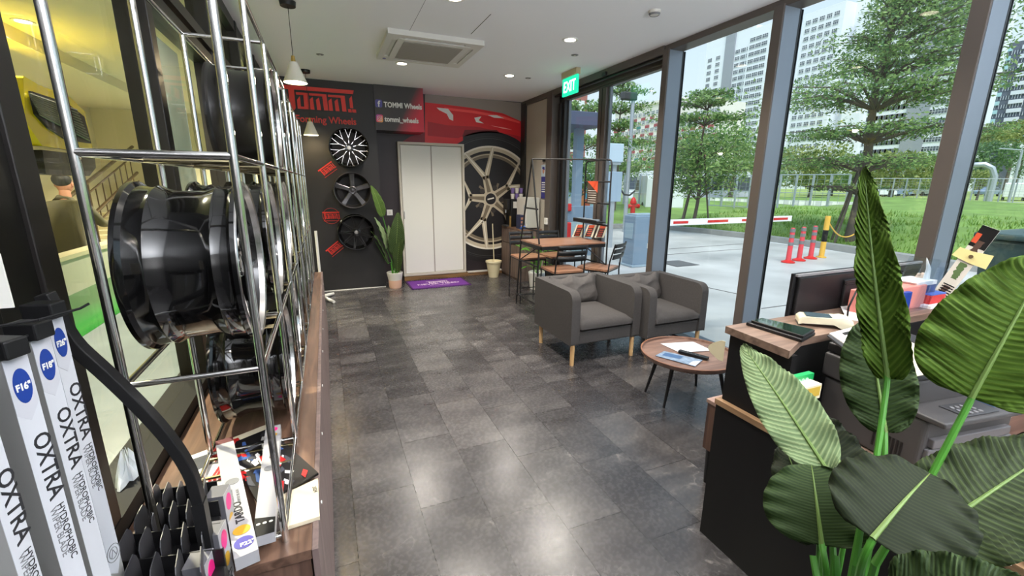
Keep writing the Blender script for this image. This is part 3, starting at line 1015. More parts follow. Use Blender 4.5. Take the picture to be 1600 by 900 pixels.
layered_tree('low bushy tree behind the grey shelter post at the left entrance pane', p.x, p.y, 0.0, p.z + 1.3, L4, 0.07, 33, 0.09)

# row of rounded trees behind the lawn and road
def round_tree(label, px, py, hw, hh, depth, leafm, seed, n=1500, name='round_tree', grp=None):
    rnd = random.Random(seed)
    d = ray(px, py)
    c = CAM + d * depth
    k = depth / FPX
    RX, RZ = hw * k, hh * k
    gz = 0.0
    t = thing(name, label, 'tree', (c.x, c.y, gz), grp)
    MB().tube([(c.x, c.y, gz), (c.x + .1, c.y, c.z * 0.5), (c.x, c.y, c.z)], [RX * .07, RX * .05, RX * .03], 8).build('trunk', BARK, t, True)
    fo = MB()
    nb = 16
    ls = max(0.12, RX * 0.055)
    for b in range(nb):
        a = rnd.uniform(0, 2 * pi)
        rr = sqrt(rnd.random()) * 0.72
        zz = rnd.uniform(-.75, .7)
        s = sqrt(max(0.15, 1 - zz * zz))
        cc = (c.x + RX * rr * s * cos(a), c.y + RX * rr * s * sin(a), c.z + RZ * zz)
        leaves(fo, cc, RX * .42, RX * .42, RZ * .34, n // nb, ls, rnd, 0.2, 0.75)
    leaves(fo, c, RX * .8, RX * .8, RZ * .8, n // 3, ls * 1.2, rnd, 0.2, 0.2)
    fo.build('foliage', leafm, t, fixn=False)

RT = [(1150, 232, 62, 52, 34, LEAFN, 'rounded dark green tree right of the slim young tree'),
      (1072, 235, 42, 42, 56, LEAFN, 'rounded tree behind the slim young tree'),
      (1010, 262, 34, 58, 40, LEAFN, 'bright green full tree before the red windowed block'),
      (955, 262, 40, 48, 32, LEAFN, 'full green tree behind the grey control box'),
      (905, 272, 34, 38, 26, LEAFD, 'green tree before the red brown block'),
      (1272, 262, 55, 38, 36, LEAFY, 'yellowish rounded tree left of the tall tiered tree trunk'),
      (1400, 262, 62, 36, 40, LEAFY, 'yellowish rounded tree right of the tall tiered tree trunk'),
      (1462, 268, 40, 32, 46, LEAFN, 'green tree left of the broad grey mullion'),
      (1335, 270, 40, 34, 46, LEAFN, 'dark round tree directly behind the tall tiered tree'),
      (1212, 262, 40, 38, 44, LEAFN, 'round tree just left of the second mullion'),
      (1545, 215, 36, 18, 90, LEAFY, 'yellow green treetop below the grey tower'),
      (1592, 208, 40, 20, 95, LEAFY, 'yellow green treetop at the right edge below the grey tower'),
      (1546, 246, 46, 30, 80, LEAFD, 'dark green broad tree below the grey tower'),
      (1534, 280, 26, 17, 50, LEAFY, 'small round bushy tree behind the far fence'),
      (1598, 250, 26, 30, 85, LEAFD, 'dark tree at the right edge of the photo'),
      (1105, 275, 46, 24, 66, LEAFD, 'low dark hedge-like tree behind the white bus'),
      (1180, 280, 50, 20, 62, LEAFD, 'low dark tree behind the wire fence'),
      (1300, 284, 60, 14, 66, LEAFD, 'low dark shrubbery behind the long fence'),
      (1430, 284, 60, 12, 70, LEAFD, 'low shrubbery above the parked cars')]
for i, (px, py, hw, hh, dp, lm, lb) in enumerate(RT): round_tree(lb, px, py, hw, hh, dp, lm, 100 + i, 1800 if hw > 35 else 1000)

# ---- towers
WHT = mat('white_tower_paint', S(226, 230, 238), 0.8)
GRYB = mat('grey_tower_paint', S(150, 154, 164), 0.8)
DGRY = mat('slate_tower_paint', S(98, 104, 118), 0.8)
WGL = mat('dim_window_glass', S(84, 92, 104), 0.25)
CRM = mat('cream_block_paint', S(228, 222, 220), 0.8)
RBR = mat('red_brown_block_paint', S(160, 104, 98), 0.8)
CYN = mat('aqua_panel_paint', S(176, 214, 220), 0.7)
REDP = mat('dull_red_panel', S(158, 84, 92), 0.7)
TEAL = mat('teal_panel', S(70, 130, 130), 0.7)

def window_proto(name, w_, h_, fm, cols=3, parent=None, loc=None):
    """window facing -x, local origin at centre"""
    q = MB()
    q.box(-0.05, 0.05, -w_ / 2, w_ / 2, -h_ / 2, h_ / 2, 0)
    for i in range(cols + 1):
        y = -w_ / 2 + w_ * i / cols
        q.box(-0.12, -0.04, y - 0.04, y + 0.04, -h_ / 2, h_ / 2, 1)
    for z in (-h_ / 2, 0.1 * h_, h_ / 2): q.box(-0.12, -0.04, -w_ / 2, w_ / 2, z - 0.04, z + 0.04, 1)
    return q.mesh(name, [WGL, fm])

def tower(label, x, y0, y1, ztop, depth, wall, wins, fl_h, z_first, nrow, wsz, extra=None, skip=None, name='apartment_tower', inner=None):
    """facade on plane x, running y0..y1 ; wins = list of y positions"""
    t = thing(name, label, 'building', (x, (y0 + y1) / 2, 0))
    MB().box(x, x + depth, y0, y1, 0, ztop).build('walls', wall, t)
    if extra:
        for nm, a, b, c, d, dx, mm in extra: MB().box(x - dx, x + 0.1, a, b, c, d).build(nm, mm, t)
    me = window_proto('window', wsz[0], wsz[1], WHT, 3)
    cnt = 0
    rest = MB()
    cells = []
    for r in range(nrow):
        for wy in wins:
            cells.append((r, wy))
    cells.sort(key=lambda c: (c[1] ** 2 + (z_first - c[0] * fl_h) ** 2 * 0.2))
    for i, (r, wy) in enumerate(cells):
        z = z_first - r * fl_h
        if i < 100:
            o = bpy.data.objects.new('window', me)
            COL.objects.link(o)
            o.parent = t
            o.location = (-0.08, wy - (y0 + y1) / 2, z)
        else:
            rest.box(x - 0.13, x - 0.03, wy - wsz[0] / 2, wy + wsz[0] / 2, z - wsz[1] / 2, z + wsz[1] / 2, 0)
            for cc in (-0.5, -0.17, 0.17, 0.5):
                rest.box(x - 0.2, x - 0.12, wy + cc * wsz[0] - .05, wy + cc * wsz[0] + .05, z - wsz[1] / 2, z + wsz[1] / 2, 1)
    if rest.v:
        o = rest.build('window', [WGL, WHT], t)
        o['kind'] = 'stuff'
    return t

K = 1.7
def kk(px, py, k=K): p = atX(px, py, 100); return p.y * k, 1.6 + (p.z - 1.6) * k
def run(a, b, n): return [a + (b - a) * (i + 0.5) / n for i in range(n)]
# middle tower in the centre pane, three stepped slabs
tower('white tower block with grey stair bay in the middle pane', 172, kk(1176, 50)[0], kk(1100, 65)[0], kk(1120, 58)[1], 14, WHT,
      run(kk(1140, 60)[0], kk(1102, 60)[0], 3) + run(kk(1172, 60)[0], kk(1146, 60)[0], 3), 2.75, kk(1110, 92)[1], 19, (2.3, 1.5),
      extra=[('stair_bay', kk(1141, 60)[0] - 1.5, kk(1141, 60)[0] + 3.5, 0, kk(1120, 58)[1] + 1.5, 0.7, GRYB), ('roof_frame', kk(1170, 60)[0], kk(1125, 60)[0], kk(1120, 58)[1], kk(1120, 58)[1] + 4, 0.2, DGRY)])
tower('white tower slab partly behind the second mullion', 168, kk(1205, 40)[0] - 2, kk(1177, 50)[0], kk(1190, 44)[1], 12, WHT,
      run(kk(1206, 60)[0], kk(1178, 60)[0], 3), 2.75, kk(1185, 62)[1], 20, (2.5, 1.5))
# right tower behind the big tree
yl = kk(1258, 22)[0]
zt = kk(1280, 15)[1]
tower('narrow recessed grey wing left of the big white tower', 178, yl + 0.2, yl + 5.5, zt - 3.5, 10, GRYB, [yl + 2.6], 2.75, zt - 7, 19, (1.8, 1.4))
tower('big white tower block behind the tall tiered tree', 170, kk(1318, 1)[0] - 1.0, yl, zt, 14, WHT, run(kk(1316, 10)[0], yl - 0.6, 5), 2.75, zt - 3.3, 20, (1.8, 1.4))
yr = kk(1318, 1)[0] - 1.0
ye = kk(1500, 150)[0]
exb = []
yy = yr - 10
tower('white and grey stepped tower right of the big tree trunk', 176, ye, yr, zt + 6, 14, WHT, run(ye, yr - 10, 18), 2.75, zt + 2, 21, (2.2, 1.4),
      extra=[('grey_bay', kk(1440, 150)[0], kk(1405, 150)[0], 0, zt + 6.5, 0.5, GRYB), ('white_bay', yr - 9, yr - 3, 0, zt - 4, 3.0, WHT)])
# far right slate tower with aqua strips
K3 = 2.1
y3 = kk(1558, 72, K3)[0]
z3 = kk(1575, 68, K3)[1]
t3 = tower('slate grey tower with aqua balcony strips at the right edge', 100 * K3, y3 - 34, y3, z3, 14, DGRY, run(y3 - 34, y3 - 1, 12), 2.75, z3 - 3.2, 13, (1.9, 1.2))
for r in range(12):
    for c in range(6):
        yc_ = y3 - 2.0 - c * 5.6
        MB().box(100 * K3 - 0.6, 100 * K3, yc_ - 2.1, yc_ + 1.2, z3 - 2.6 - r * 2.75, z3 - 1.4 - r * 2.75).build('balcony_panel', CYN if (c % 2 == 0) else WHT, t3)
# older block with red and green panels behind the entrance
K4 = 1.05
ySP = kk(1056, 160, K4)[0]
t4 = tower('cream slab block with dull red and teal window panels', 105, ySP + .6, kk(962, 172, K4)[0], kk(1010, 165, K4)[1], 10, CRM, run(ySP, kk(962, 172, K4)[0], 14), 2.7, kk(1010, 165, K4)[1] - 2.8, 9, (1.6, 1.2), name='apartment_block')
t4b = tower('lower cream wing with dull red windows behind the slim young tree', 107, kk(1118, 160, K4)[0], ySP, kk(1090, 161, K4)[1], 10, CRM, run(kk(1118, 160, K4)[0], ySP, 9), 2.7, kk(1090, 161, K4)[1] - 2.6, 8, (1.6, 1.2), name='apartment_block')
yA, yB2 = ySP, kk(962, 172, K4)[0]
zz4 = kk(1010, 165, K4)[1]
me4 = MB().box(-0.25, 0.1, -1.0, 1.0, -0.55, 0.35).mesh('spandrel_panel', [REDP])
me5 = MB().box(-0.25, 0.1, -1.0, 1.0, -0.55, 0.35).mesh('spandrel_panel', [TEAL])
for r in range(8):
    for c, wy in enumerate(run(yA, yB2, 14)):
        if (c + r) % 2: continue
        o = bpy.data.objects.new('spandrel_panel', me5 if c % 5 == 2 else me4)
        COL.objects.link(o)
        o.parent = t4
        o.location = (0, wy - (yA + yB2) / 2, zz4 - 4.2 - r * 2.7)
MB().box(104.4, 115.4, yA, yB2 + 0.5, zz4, zz4 + 0.7).build('roof_edge', CRM, t4)
for r in range(7):
    for c, wy in enumerate(run(kk(1118, 160, K4)[0], ySP, 9)):
        if (c + r) % 2: continue
        o = bpy.data.objects.new('spandrel_panel', me4)
        COL.objects.link(o)
        o.parent = t4b
        o.location = (0, wy - (kk(1118, 160, K4)[0] + ySP) / 2, kk(1090, 161, K4)[1] - 4.0 - r * 2.7)
# red brown block
p = atY(918, 148, 60)
t5 = thing('apartment_block', 'red brown block rising at the left entrance pane', 'building', (p.x - 8, 62, 0))
MB().box(p.x - 18, p.x, 60, 70, 0, p.z + 14).build('walls', RBR, t5)
for r in range(7):
    MB().box(p.x - 2.6, p.x - 0.5, 59.9, 60.05, p.z + 2 - r * 2.9 - 1.5, p.z + 2 - r * 2.9).build('window', WHT, t5)
    MB().box(p.x - 7.6, p.x - 5.5, 59.9, 60.05, p.z + 2 - r * 2.9 - 1.5, p.z + 2 - r * 2.9).build('window', WGL, t5)
MB().box(p.x - 4.2, p.x - 3.9, 59.7, 60.05, 0, p.z + 14).build('pilaster', RBR, t5)
# low white building at right edge
p = gd(1604, 170); p.z = 11
lb = thing('low_building', 'low white building at the right edge below the trees', 'building', (p.x, p.y, 0))
MB().box(p.x - 3, p.x + 8, p.y - 8, p.y + 3, 0, p.z + 1.5).build('walls', WHT, lb)
for i in range(3): MB().box(p.x - 3.05, p.x - 2.9, p.y - 1 - i * 2.4, p.y + 0.6 - i * 2.4, p.z - 1.2, p.z + .3).build('window', WGL, lb)

# ---- fences
FENM = mat('fence_wire', S(150, 162, 160), 0.5, 0.3, alpha=1.0)
def fence(label, x0, y0, x1, y1, z0, h, n, name='wire_fence'):
    t = thing(name, label, 'fence', ((x0 + x1) / 2, (y0 + y1) / 2, z0))
    d = V((x1 - x0, y1 - y0, 0))
    for i in range(n + 1):
        q = V((x0, y0, z0)) + d * (i / n)
        MB().box(q.x - .035, q.x + .035, q.y - .035, q.y + .035, z0 - 0.4, z0 + h).build('post', GALV, t)
    MB().tube([(x0, y0, z0 + h), (x1, y1, z0 + h)], 0.025, 5).tube([(x0, y0, z0 + h * .5), (x1, y1, z0 + h * .5)], 0.018, 5).tube([(x0, y0, z0 + .05), (x1, y1, z0 + .05)], 0.02, 5).build('rail', GALV, t)
    q = MB()
    L_ = d.length
    nn = int(L_ / 0.30)
    for i in range(nn):
        a = V((x0, y0, z0)) + d * (i / nn)
        q.box(a.x - .006, a.x + .006, a.y - .006, a.y + .006, z0 + .05, z0 + h)
    for j in range(9):
        zz = z0 + .1 + (h - .15) * j / 9
        q.tube([(x0, y0, zz), (x1, y1, zz)], 0.006, 4)
    q.build('mesh_panel', FENM, t)
a, b = atD(1112, 276, 26), atD(1330, 270, 24)
fence('grey wire fence along the lawn behind the barrier arm', a.x, a.y, b.x, b.y, 0.45, 1.6, 9)
a, b = atD(1330, 275, 24), atD(1346, 275, 52)
fence('far grey wire fence running behind the parked cars to the right edge', *atD(1340, 276, 50).xy, *atD(1640, 276, 55).xy, 0.3, 1.9, 14)
a, b = atD(880, 276, 24), atD(1050, 276, 25)
fence('wire fence seen through the entrance panes', a.x, a.y, b.x, b.y, 0.2, 1.9, 7)

# ---- black and white road kerb behind the fence
a, b = atD(1105, 306, 32), atD(1340, 308, 30)
kd = b - a
q = MB()
for i in range(30):
    c0 = a + kd * (i / 30)
    c1 = a + kd * ((i + 1) / 30)
    q.add([(c0.x, c0.y, .2), (c1.x, c1.y, .2), (c1.x, c1.y, .72), (c0.x, c0.y, .72), (c0.x + .3, c0.y + .3, .2), (c1.x + .3, c1.y + .3, .2), (c1.x + .3, c1.y + .3, .72), (c0.x + .3, c0.y + .3, .72)],
          [(0, 1, 2, 3), (4, 7, 6, 5), (3, 2, 6, 7), (0, 3, 7, 4), (1, 5, 6, 2)], i % 2)
tag(q.build('road_divider', [mat('divider_white', S(235, 235, 232), 0.7), mat('divider_grey', S(205, 206, 206), 0.7)]), 'white segmented road divider behind the wire fence', 'divider')

# ---- vehicles
def car(label, x, y, ang, col, kind='car', s=1.0, z=0.0, grp=None):
    t = thing(kind, label, 'car' if kind == 'car' else kind, (0, 0, 0), grp)
    P_ = {'car': ([(-2.1, .35), (-2.15, .75), (-1.9, .95), (-1.1, 1.02), (-.6, 1.42), (.7, 1.45), (1.35, 1.05), (2.0, .9), (2.15, .6), (2.1, .35)], 1.7, 1.32),
          'van': ([(-2.3, .4), (-2.35, 1.9), (-2.2, 2.0), (1.0, 2.0), (1.6, 1.25), (2.2, 1.1), (2.35, .7), (2.3, .4)], 1.8, 1.4),
          'bus': ([(-5.5, .4), (-5.5, 2.9), (-5.3, 3.05), (5.2, 3.05), (5.5, 2.7), (5.6, .9), (5.5, .4)], 2.5, 4.0)}[kind]
    w_ = P_[1]
    MB().prism(P_[0], (0, -w_ / 2, 0), X_, Z_, Y_, w_).build('body', col, t, bevel=0.08, local=True)
    wn_ = {'car': [(-1.0, 1.02), (-.55, 1.36), (.65, 1.38), (1.2, 1.04)], 'van': [(-.2, 1.25), (-.2, 1.8), (.95, 1.8), (1.4, 1.25)], 'bus': [(-5.0, 1.4), (-5.0, 2.5), (5.0, 2.5), (5.1, 1.4)]}[kind]
    MB().prism(wn_, (0, -w_ / 2 - .02, 0), X_, Z_, Y_, w_ + .04).build('side_glass', WGL, t, local=True)
    xs = P_[2]
    for sx in (-xs, xs):
        for sy in (-1, 1):
            MB().cyl((sx, sy * (w_ / 2 - .2), .34), (sx, sy * (w_ / 2 + .02), .34), .34 if kind != 'bus' else .48, n=18).build('wheel', PLBLK, t, local=True)
    t.location = (x, y, z)
    t.rotation_euler = (0, 0, ang)
    t.scale = (s, s, s)
CW = mat('white_car_paint', S(226, 230, 234), 0.3, coat=.5)
CB = mat('blue_grey_car_paint', S(120, 138, 165), 0.3, coat=.5)
p = gd(1588, 78); car('white van beyond the far fence at the right edge', p.x, p.y, radians(20), CW, 'van', z=0.0)
for i, (px, m_, lb_) in enumerate(((1372, CW, 'leftmost white car parked beyond the lawn right of the tree'), (1397, CB, 'blue grey car parked beyond the lawn'), (1424, CW, 'white car parked beyond the lawn right of the blue one'), (1449, CW, 'white car parked beyond the lawn beside the grey mullion'), (1546, CB, 'blue grey car behind the far fence'))):
    p = gd(px, 84 + 6 * i)
    car(lb_, p.x, p.y, radians(-35 + 8 * i), m_, 'car', z=0.0)
p = gd(1072, 44)
car('white bus parked behind the slim young tree', p.x, p.y, radians(-42), CW, 'bus', z=-0.3)
p = gd(1026, 25.5)
car('white van on the road beside the left mullion', p.x, p.y, radians(60), CW, 'van')

# ---- barrier and gate hardware
bb = thing('barrier_cabinet', 'grey blue barrier cabinet outside the glass holding the red and white arm', 'barrier', (5.78, 7.05, 0))
MB().box(5.46, 6.05, 6.86, 7.22, 0.03, 1.0).build('cabinet', BLUEGREY, bb, bevel=0.02)
MB().box(5.50, 6.01, 6.90, 7.18, 1.0, 1.03).box(5.42, 6.09, 6.82, 7.26, 0, 0.04).build('cap', mat('cabinet_edge', S(150, 168, 182), 0.5), bb, bevel=0.006)
MB().box(5.452, 5.462, 6.92, 7.16, .55, .85).build('door_panel', mat('cabinet_pale', S(150, 172, 186), 0.5), bb)
MB().box(5.78, 5.90, 6.848, 6.862, 0.36, 0.46).build('label_plate', WHITE, bb)
MB().cyl((5.95, 6.78, 0.88), (5.95, 6.90, 0.88), 0.10, n=20).build('pivot', GALV, bb)
arm = MB()
x0, x1 = 5.82, 9.72
nseg = 13
zA, zB = 0.89, 0.87
stripes = [(6.35, 6.85), (7.25, 7.8), (8.2, 8.75), (9.05, 9.55)]
arm.box(x0, x1, 6.74, 6.78, 0.80, 0.92)
ar = arm.build('boom_arm', mat('barrier_white', S(240, 242, 245), 0.5), bb, bevel=0.004)
for a_, b_ in [(6.28, 6.66), (7.18, 7.75), (8.15, 8.72), (9.12, 9.58)]:
    MB().box(a_, b_, 6.735, 6.785, 0.835, 0.885).build('red_stripe', RED, ar)
# drain grate
gt = thing('drain_grate', 'square dark drain grate in the concrete driveway', 'drain', (6.62, 6.87, 0))
q = MB().box(6.33, 6.92, 6.58, 7.16, -0.003, 0.004)
q.build('frame', mat('grate_iron', S(92, 92, 94), 0.7), gt)
q = MB()
for i in range(11): q.box(6.36 + i * .05, 6.39 + i * .05, 6.61, 7.13, .004, .010)
q.build('bars', mat('grate_bar', S(120, 120, 122), 0.6), gt)
# red bollards
bol = None
for i, (px, py) in enumerate(((1231, 410), (1248, 407), (1266, 404))):
    p = atZ(px, py, 0)
    if bol is None:
        bol = thing('bollard', 'leftmost of the three red bollards with grey bands', 'bollard', (0, 0, 0), 'red flexible bollards on the driveway')
        MB().lathe([(0, 0), (0.13, 0), (0.13, 0.02), (0.06, 0.05), (0.05, 0.06)], n=20).build('base', RED, bol, local=True)
        MB().lathe([(0.05, 0.05), (0.045, 0.70), (0.03, 0.73), (0, 0.73)], n=16).build('post', mat('bollard_red', S(214, 70, 78), 0.5), bol, True, local=True)
        for z in (0.36, 0.52, 0.64): MB().cyl((0, 0, z), (0, 0, z + 0.07), 0.0505, 0.050, 16).build('reflective_band', PLGREY, bol, local=True)
        bol.location = p
    else: dup(bol, p, label=['', 'middle of the three red bollards with grey bands', 'rightmost of the three red bollards with grey bands'][i])
# yellow and black posts with chain
YB_ = mat('post_yellow', S(226, 178, 72), 0.5)
for px, py, lb_, hh in ((1283, 402, 'yellow and black chain post beside the red bollards', 0.93), (1349, 396, 'yellow and black chain post half hidden behind the tall leaf', 0.9)):
    p = atZ(px, py, 0)
    t = thing('chain_post', lb_, 'post', p)
    MB().cyl(p, p + V((0, 0, .36)), .055, n=16).cyl(p + V((0, 0, .62)), p + V((0, 0, hh)), .055, n=16).cyl(p, p + V((0, 0, .02)), .10, n=16).build('yellow_sleeve', YB_, t)
    MB().cyl(p + V((0, 0, .36)), p + V((0, 0, .62)), .054, n=16).build('black_sleeve', PLBLK, t)
a, b = atZ(1283, 402, 0) + V((0, 0, .85)), atZ(1349, 396, 0) + V((0, 0, .85))
tag(MB().tube([a.lerp(b, k / 16) - V((0, 0, .42 * (1 - (2 * k / 16 - 1) ** 2))) for k in range(17)], .014, 6).build('barrier_chain', YB_), 'yellow chain sagging between the two yellow and black posts', 'chain')
# control boxes on a post
p = atY(958, 300, 9.3)
cp_ = thing('access_control_post', 'post with two pale blue grey boxes outside the entrance', 'control post', (p.x, 9.3, 0))
PB = mat('pale_box_blue', S(186, 204, 220), 0.5)
c1, c2 = atY(949, 224, 9.3), atY(970, 254, 9.3)
MB().box(c1.x, c2.x, 9.2, 9.45, c2.z, c1.z).build('reader_box', PB, cp_, bevel=.02)
MB().box(c1.x + .08, c2.x - .05, 9.22, 9.43, c2.z - .06, c2.z).build('box_skirt', GALV, cp_)
c3, c4 = atY(949, 268, 9.3), atY(968, 315, 9.3)
MB().box(c3.x, c4.x, 9.24, 9.42, c4.z, c3.z).build('meter_box', mat('grey_box_blue', S(150, 170, 190), 0.5), cp_, bevel=.015)
MB().box(p.x - .05, p.x + .05, 9.28, 9.38, 0, c2.z).build('post', GALV, cp_)
# camera pole
p = atY(977, 340, 12.3)
pole = thing('camera_pole', 'tall pale steel pole with dark camera head outside the entrance', 'pole', (p.x, 12.3, 0))
tp = atY(984, 156, 12.3)
MB().cyl((p.x, 12.3, 0), (p.x, 12.3, tp.z), .07, .06, 14).build('pole', GALV, pole, True)
MB().box(p.x - .45, p.x + .1, 12.2, 12.4, tp.z - .02, tp.z + .22).build('camera_head', DKGREY, pole, bevel=.04)
# curved bracket on the pole
MB().tube([atY(970, 296, 12.0), atY(975, 304, 12.0), atY(984, 305, 12.0), atY(990, 300, 12.0), atY(992, 298, 12.0)], .03, 8).build('hook_bracket', DKGREY, pole, True)
# hydrant
p = atZ(987, 338, 0.25)
p = atY(988, 338, 14.6)
hy = thing('fire_hydrant', 'red fire hydrant standing on the lawn edge outside', 'hydrant', (p.x, 14.6, 0.1))
MB().lathe([(0.16, 0), (0.16, .05), (.10, .06), (.09, .7), (.13, .72), (.13, .78), (.09, .9), (.03, .97), (0, .98)], (p.x, 14.6, .1), n=20).build('body', RED, hy, True)
for sx in (-1, 1): MB().cyl((p.x, 14.6, .72), (p.x + sx * .26, 14.6, .72), .06, n=14).cyl((p.x + sx * .20, 14.6, .72), (p.x + sx * .28, 14.6, .72), .09, n=14).build('outlet', RED, hy)
# shelter beam and post
p1, p2 = atY(905, 200, 11), atY(905, 330, 11)
shl = thing('shelter', 'dark flat canopy on a grey steel post outside the left entrance pane', 'shelter', (p1.x, 11, 0))
MB().box(p1.x - .11, p1.x + .11, 10.9, 11.1, 0, p1.z).build('post', BLUEGREY, shl)
c1, c2 = atY(884, 187, 10.4), atY(936, 208, 10.4)
MB().box(c1.x - 1.5, c2.x + .1, 10.3, 12.5, p1.z - .02, p1.z + .32).build('canopy', mat('canopy_slate', S(78, 84, 108), 0.5), shl, bevel=.02)
# left barrier with red blocks
p = atY(885, 350, 8.5)
lbx = thing('barrier_gate', 'grey barrier gate arm with red end blocks at the left pane', 'barrier', (p.x, 8.5, 0))
c1, c2 = atY(882, 322, 8.5), atY(926, 345, 8.5)
MB().box(c1.x - .5, c2.x, 8.4, 8.5, c2.z, c1.z).build('arm', BLUEGREY, lbx, bevel=.01)
r1, r2 = atY(880, 318, 8.45), atY(890, 326, 8.45)
MB().box(r1.x - .1, r2.x, 8.35, 8.42, r2.z - .05, r1.z).build('red_block', RED, lbx, bevel=.02)
r1, r2 = atY(880, 347, 8.45), atY(889, 372, 8.45)
MB().box(r1.x - .1, r2.x, 8.35, 8.42, r2.z, r1.z).build('red_block', RED, lbx, bevel=.03)
c1 = atY(915, 345, 8.5)
MB().box(c1.x, c1.x + .12, 8.4, 8.52, 0, c1.z).build('post', BLUEGREY, lbx)
c1, c2 = atY(898, 345, 9.0), atY(930, 370, 9.0)
tag(MB().box(c1.x, c2.x, 8.9, 9.3, 0, c1.z).build('ticket_cabinet', mat('pale_teal_paint', S(160, 184, 190), 0.5), bevel=.015), 'pale teal ground cabinet behind the grey barrier gate', 'cabinet')
# painted hoarding
hp = mat('hoarding_print', S(170, 205, 220), 0.6)
a, b = atD(882, 320, 17), atD(950, 278, 19)
hb = thing('painted_hoarding', 'low hoarding painted pale blue with orange and cyan figures', 'hoarding', (a.x, a.y, 0))
MB().add([(a.x, a.y, .2), (b.x, b.y, .2), (b.x, b.y, 1.95), (a.x, a.y, 1.95), (a.x + .05, a.y + .08, .2), (b.x + .05, b.y + .08, .2), (b.x + .05, b.y + .08, 1.95), (a.x + .05, a.y + .08, 1.95)],
         [(0, 1, 2, 3), (4, 7, 6, 5), (3, 2, 6, 7), (0, 3, 7, 4), (1, 5, 6, 2), (0, 4, 5, 1)]).build('board', hp, hb)
dv = (b - a); dv.z = 0
for (t_0, z, rx_, rz_, c) in ((.35, 1.0, .25, .5, S(225, 140, 90)), (.6, 1.2, .35, .4, S(60, 170, 210)), (.8, .9, .3, .5, S(235, 160, 110)), (.15, .8, .3, .3, S(235, 235, 235)), (.5, .7, .2, .3, S(200, 90, 60))):
    c0 = V((a.x, a.y, 0)) + dv * t_0
    u = dv.normalized()
    nn = V((u.y, -u.x, 0))
    MB().prism([(rx_ * cos(k * pi / 8), rz_ * sin(k * pi / 8)) for k in range(16)], c0 + V((0, 0, z)) + nn * 0.0, u, Z_, nn, .02).build('painted_shape', mat('hoarding_colour', c, .6), hb)
# arched pipe and lamp posts far right
p = atD(1538, 285, 60)
tag(MB().tube([atD(1512, 262, 60), atD(1520, 258, 60), atD(1538, 257, 60), atD(1550, 263, 60), atD(1554, 276, 60), (atD(1554, 276, 60).x, atD(1554, 276, 60).y, 0.0)], .25, 8).build('arched_pipe', GALV, smooth=True), 'grey arched pipe rising above the far trees', 'pipe')
p = atD(1580, 300, 62)
pt = atD(1590, 235, 62)
tag(MB().cyl((p.x, p.y, 0), (p.x, p.y, pt.z), .12, .08, 10).tube([(p.x, p.y, pt.z), (p.x - 1, p.y + 1.2, pt.z + .2)], .06, 6).build('lamp_post', GALV), 'thin grey lamp post beyond the far fence at the right', 'lamp post')
# dark green wheelie bin behind the glass
a = atZ(1560, 455, 0)
c1 = atX(1536, 350, 4.9)
yb0 = c1.y
bn = thing('wheelie_bin', 'dark green wheelie bin outside behind the brochure cards', 'bin', (5.25, yb0 - .37, 0))
BG = mat('bin_green', S(62, 84, 84), 0.45, bump=.1, bscale=6)
c1 = atX(1536, 350, 4.9)
yb0 = c1.y
MB().add([(4.9, yb0, 1.19), (4.9, yb0 - .75, 1.19), (5.6, yb0 - .75, 1.19), (5.6, yb0, 1.19), (4.98, yb0 - .08, .06), (4.98, yb0 - .67, .06), (5.52, yb0 - .67, .06), (5.52, yb0 - .08, .06)],
         [(0, 1, 2, 3), (7, 6, 5, 4), (0, 4, 5, 1), (1, 5, 6, 2), (2, 6, 7, 3), (3, 7, 4, 0)]).build('tub', BG, bn, bevel=.03)
MB().box(4.86, 5.65, yb0 - .8, yb0 + .03, 1.19, 1.24).box(5.0, 5.5, yb0 - .6, yb0 - .2, 1.24, 1.27).build('lid', BG, bn, bevel=.02)
for dy in (.08, .6): MB().cyl((5.5, yb0 - dy, .1), (5.5, yb0 - dy - .06, .1), .1, n=16).build('wheel', PLBLK, bn)
for k in range(4): MB().box(4.893, 4.93, yb0 - .66, yb0 - .45, .93 - k * .05, .945 - k * .05).build('print_line', WHITE, bn)

# ================================================================== LEFT SIDE: CABINET, RACK, WHEELS
CT = 0.65        # worktop height
cab = thing('low_cabinet', 'long low walnut cabinet under the chrome wheel rack', 'cabinet', (-0.34, 3.08, 0))
MB().box(-0.580, -0.118, 1.10, 5.05, 0.02, CT - 0.03).build('body', WALNUTZ, cab)
MB().box(-0.586, -0.112, 1.09, 5.05, CT - 0.03, CT).build('worktop', WALNUT, cab, bevel=0.0015)
MB().box(-0.112, -0.096, 1.085, 5.05, 0, CT + 0.002).build('front_panel', CABFACE, cab, bevel=0.001)
q = MB()
for y in (1.35, 1.78, 2.25, 2.75, 3.2, 3.7, 4.2, 4.7):
    c = MB().cyl((-0.104, y, CT - 0.06), (-0.093, y, CT - 0.06), 0.006, n=10)
    c.build('screw_cap', WHITE, cab)
MB().box(-0.15, -0.118, 1.092, 1.10, 0.05, 0.52).build('end_strip', WALNUT, cab)

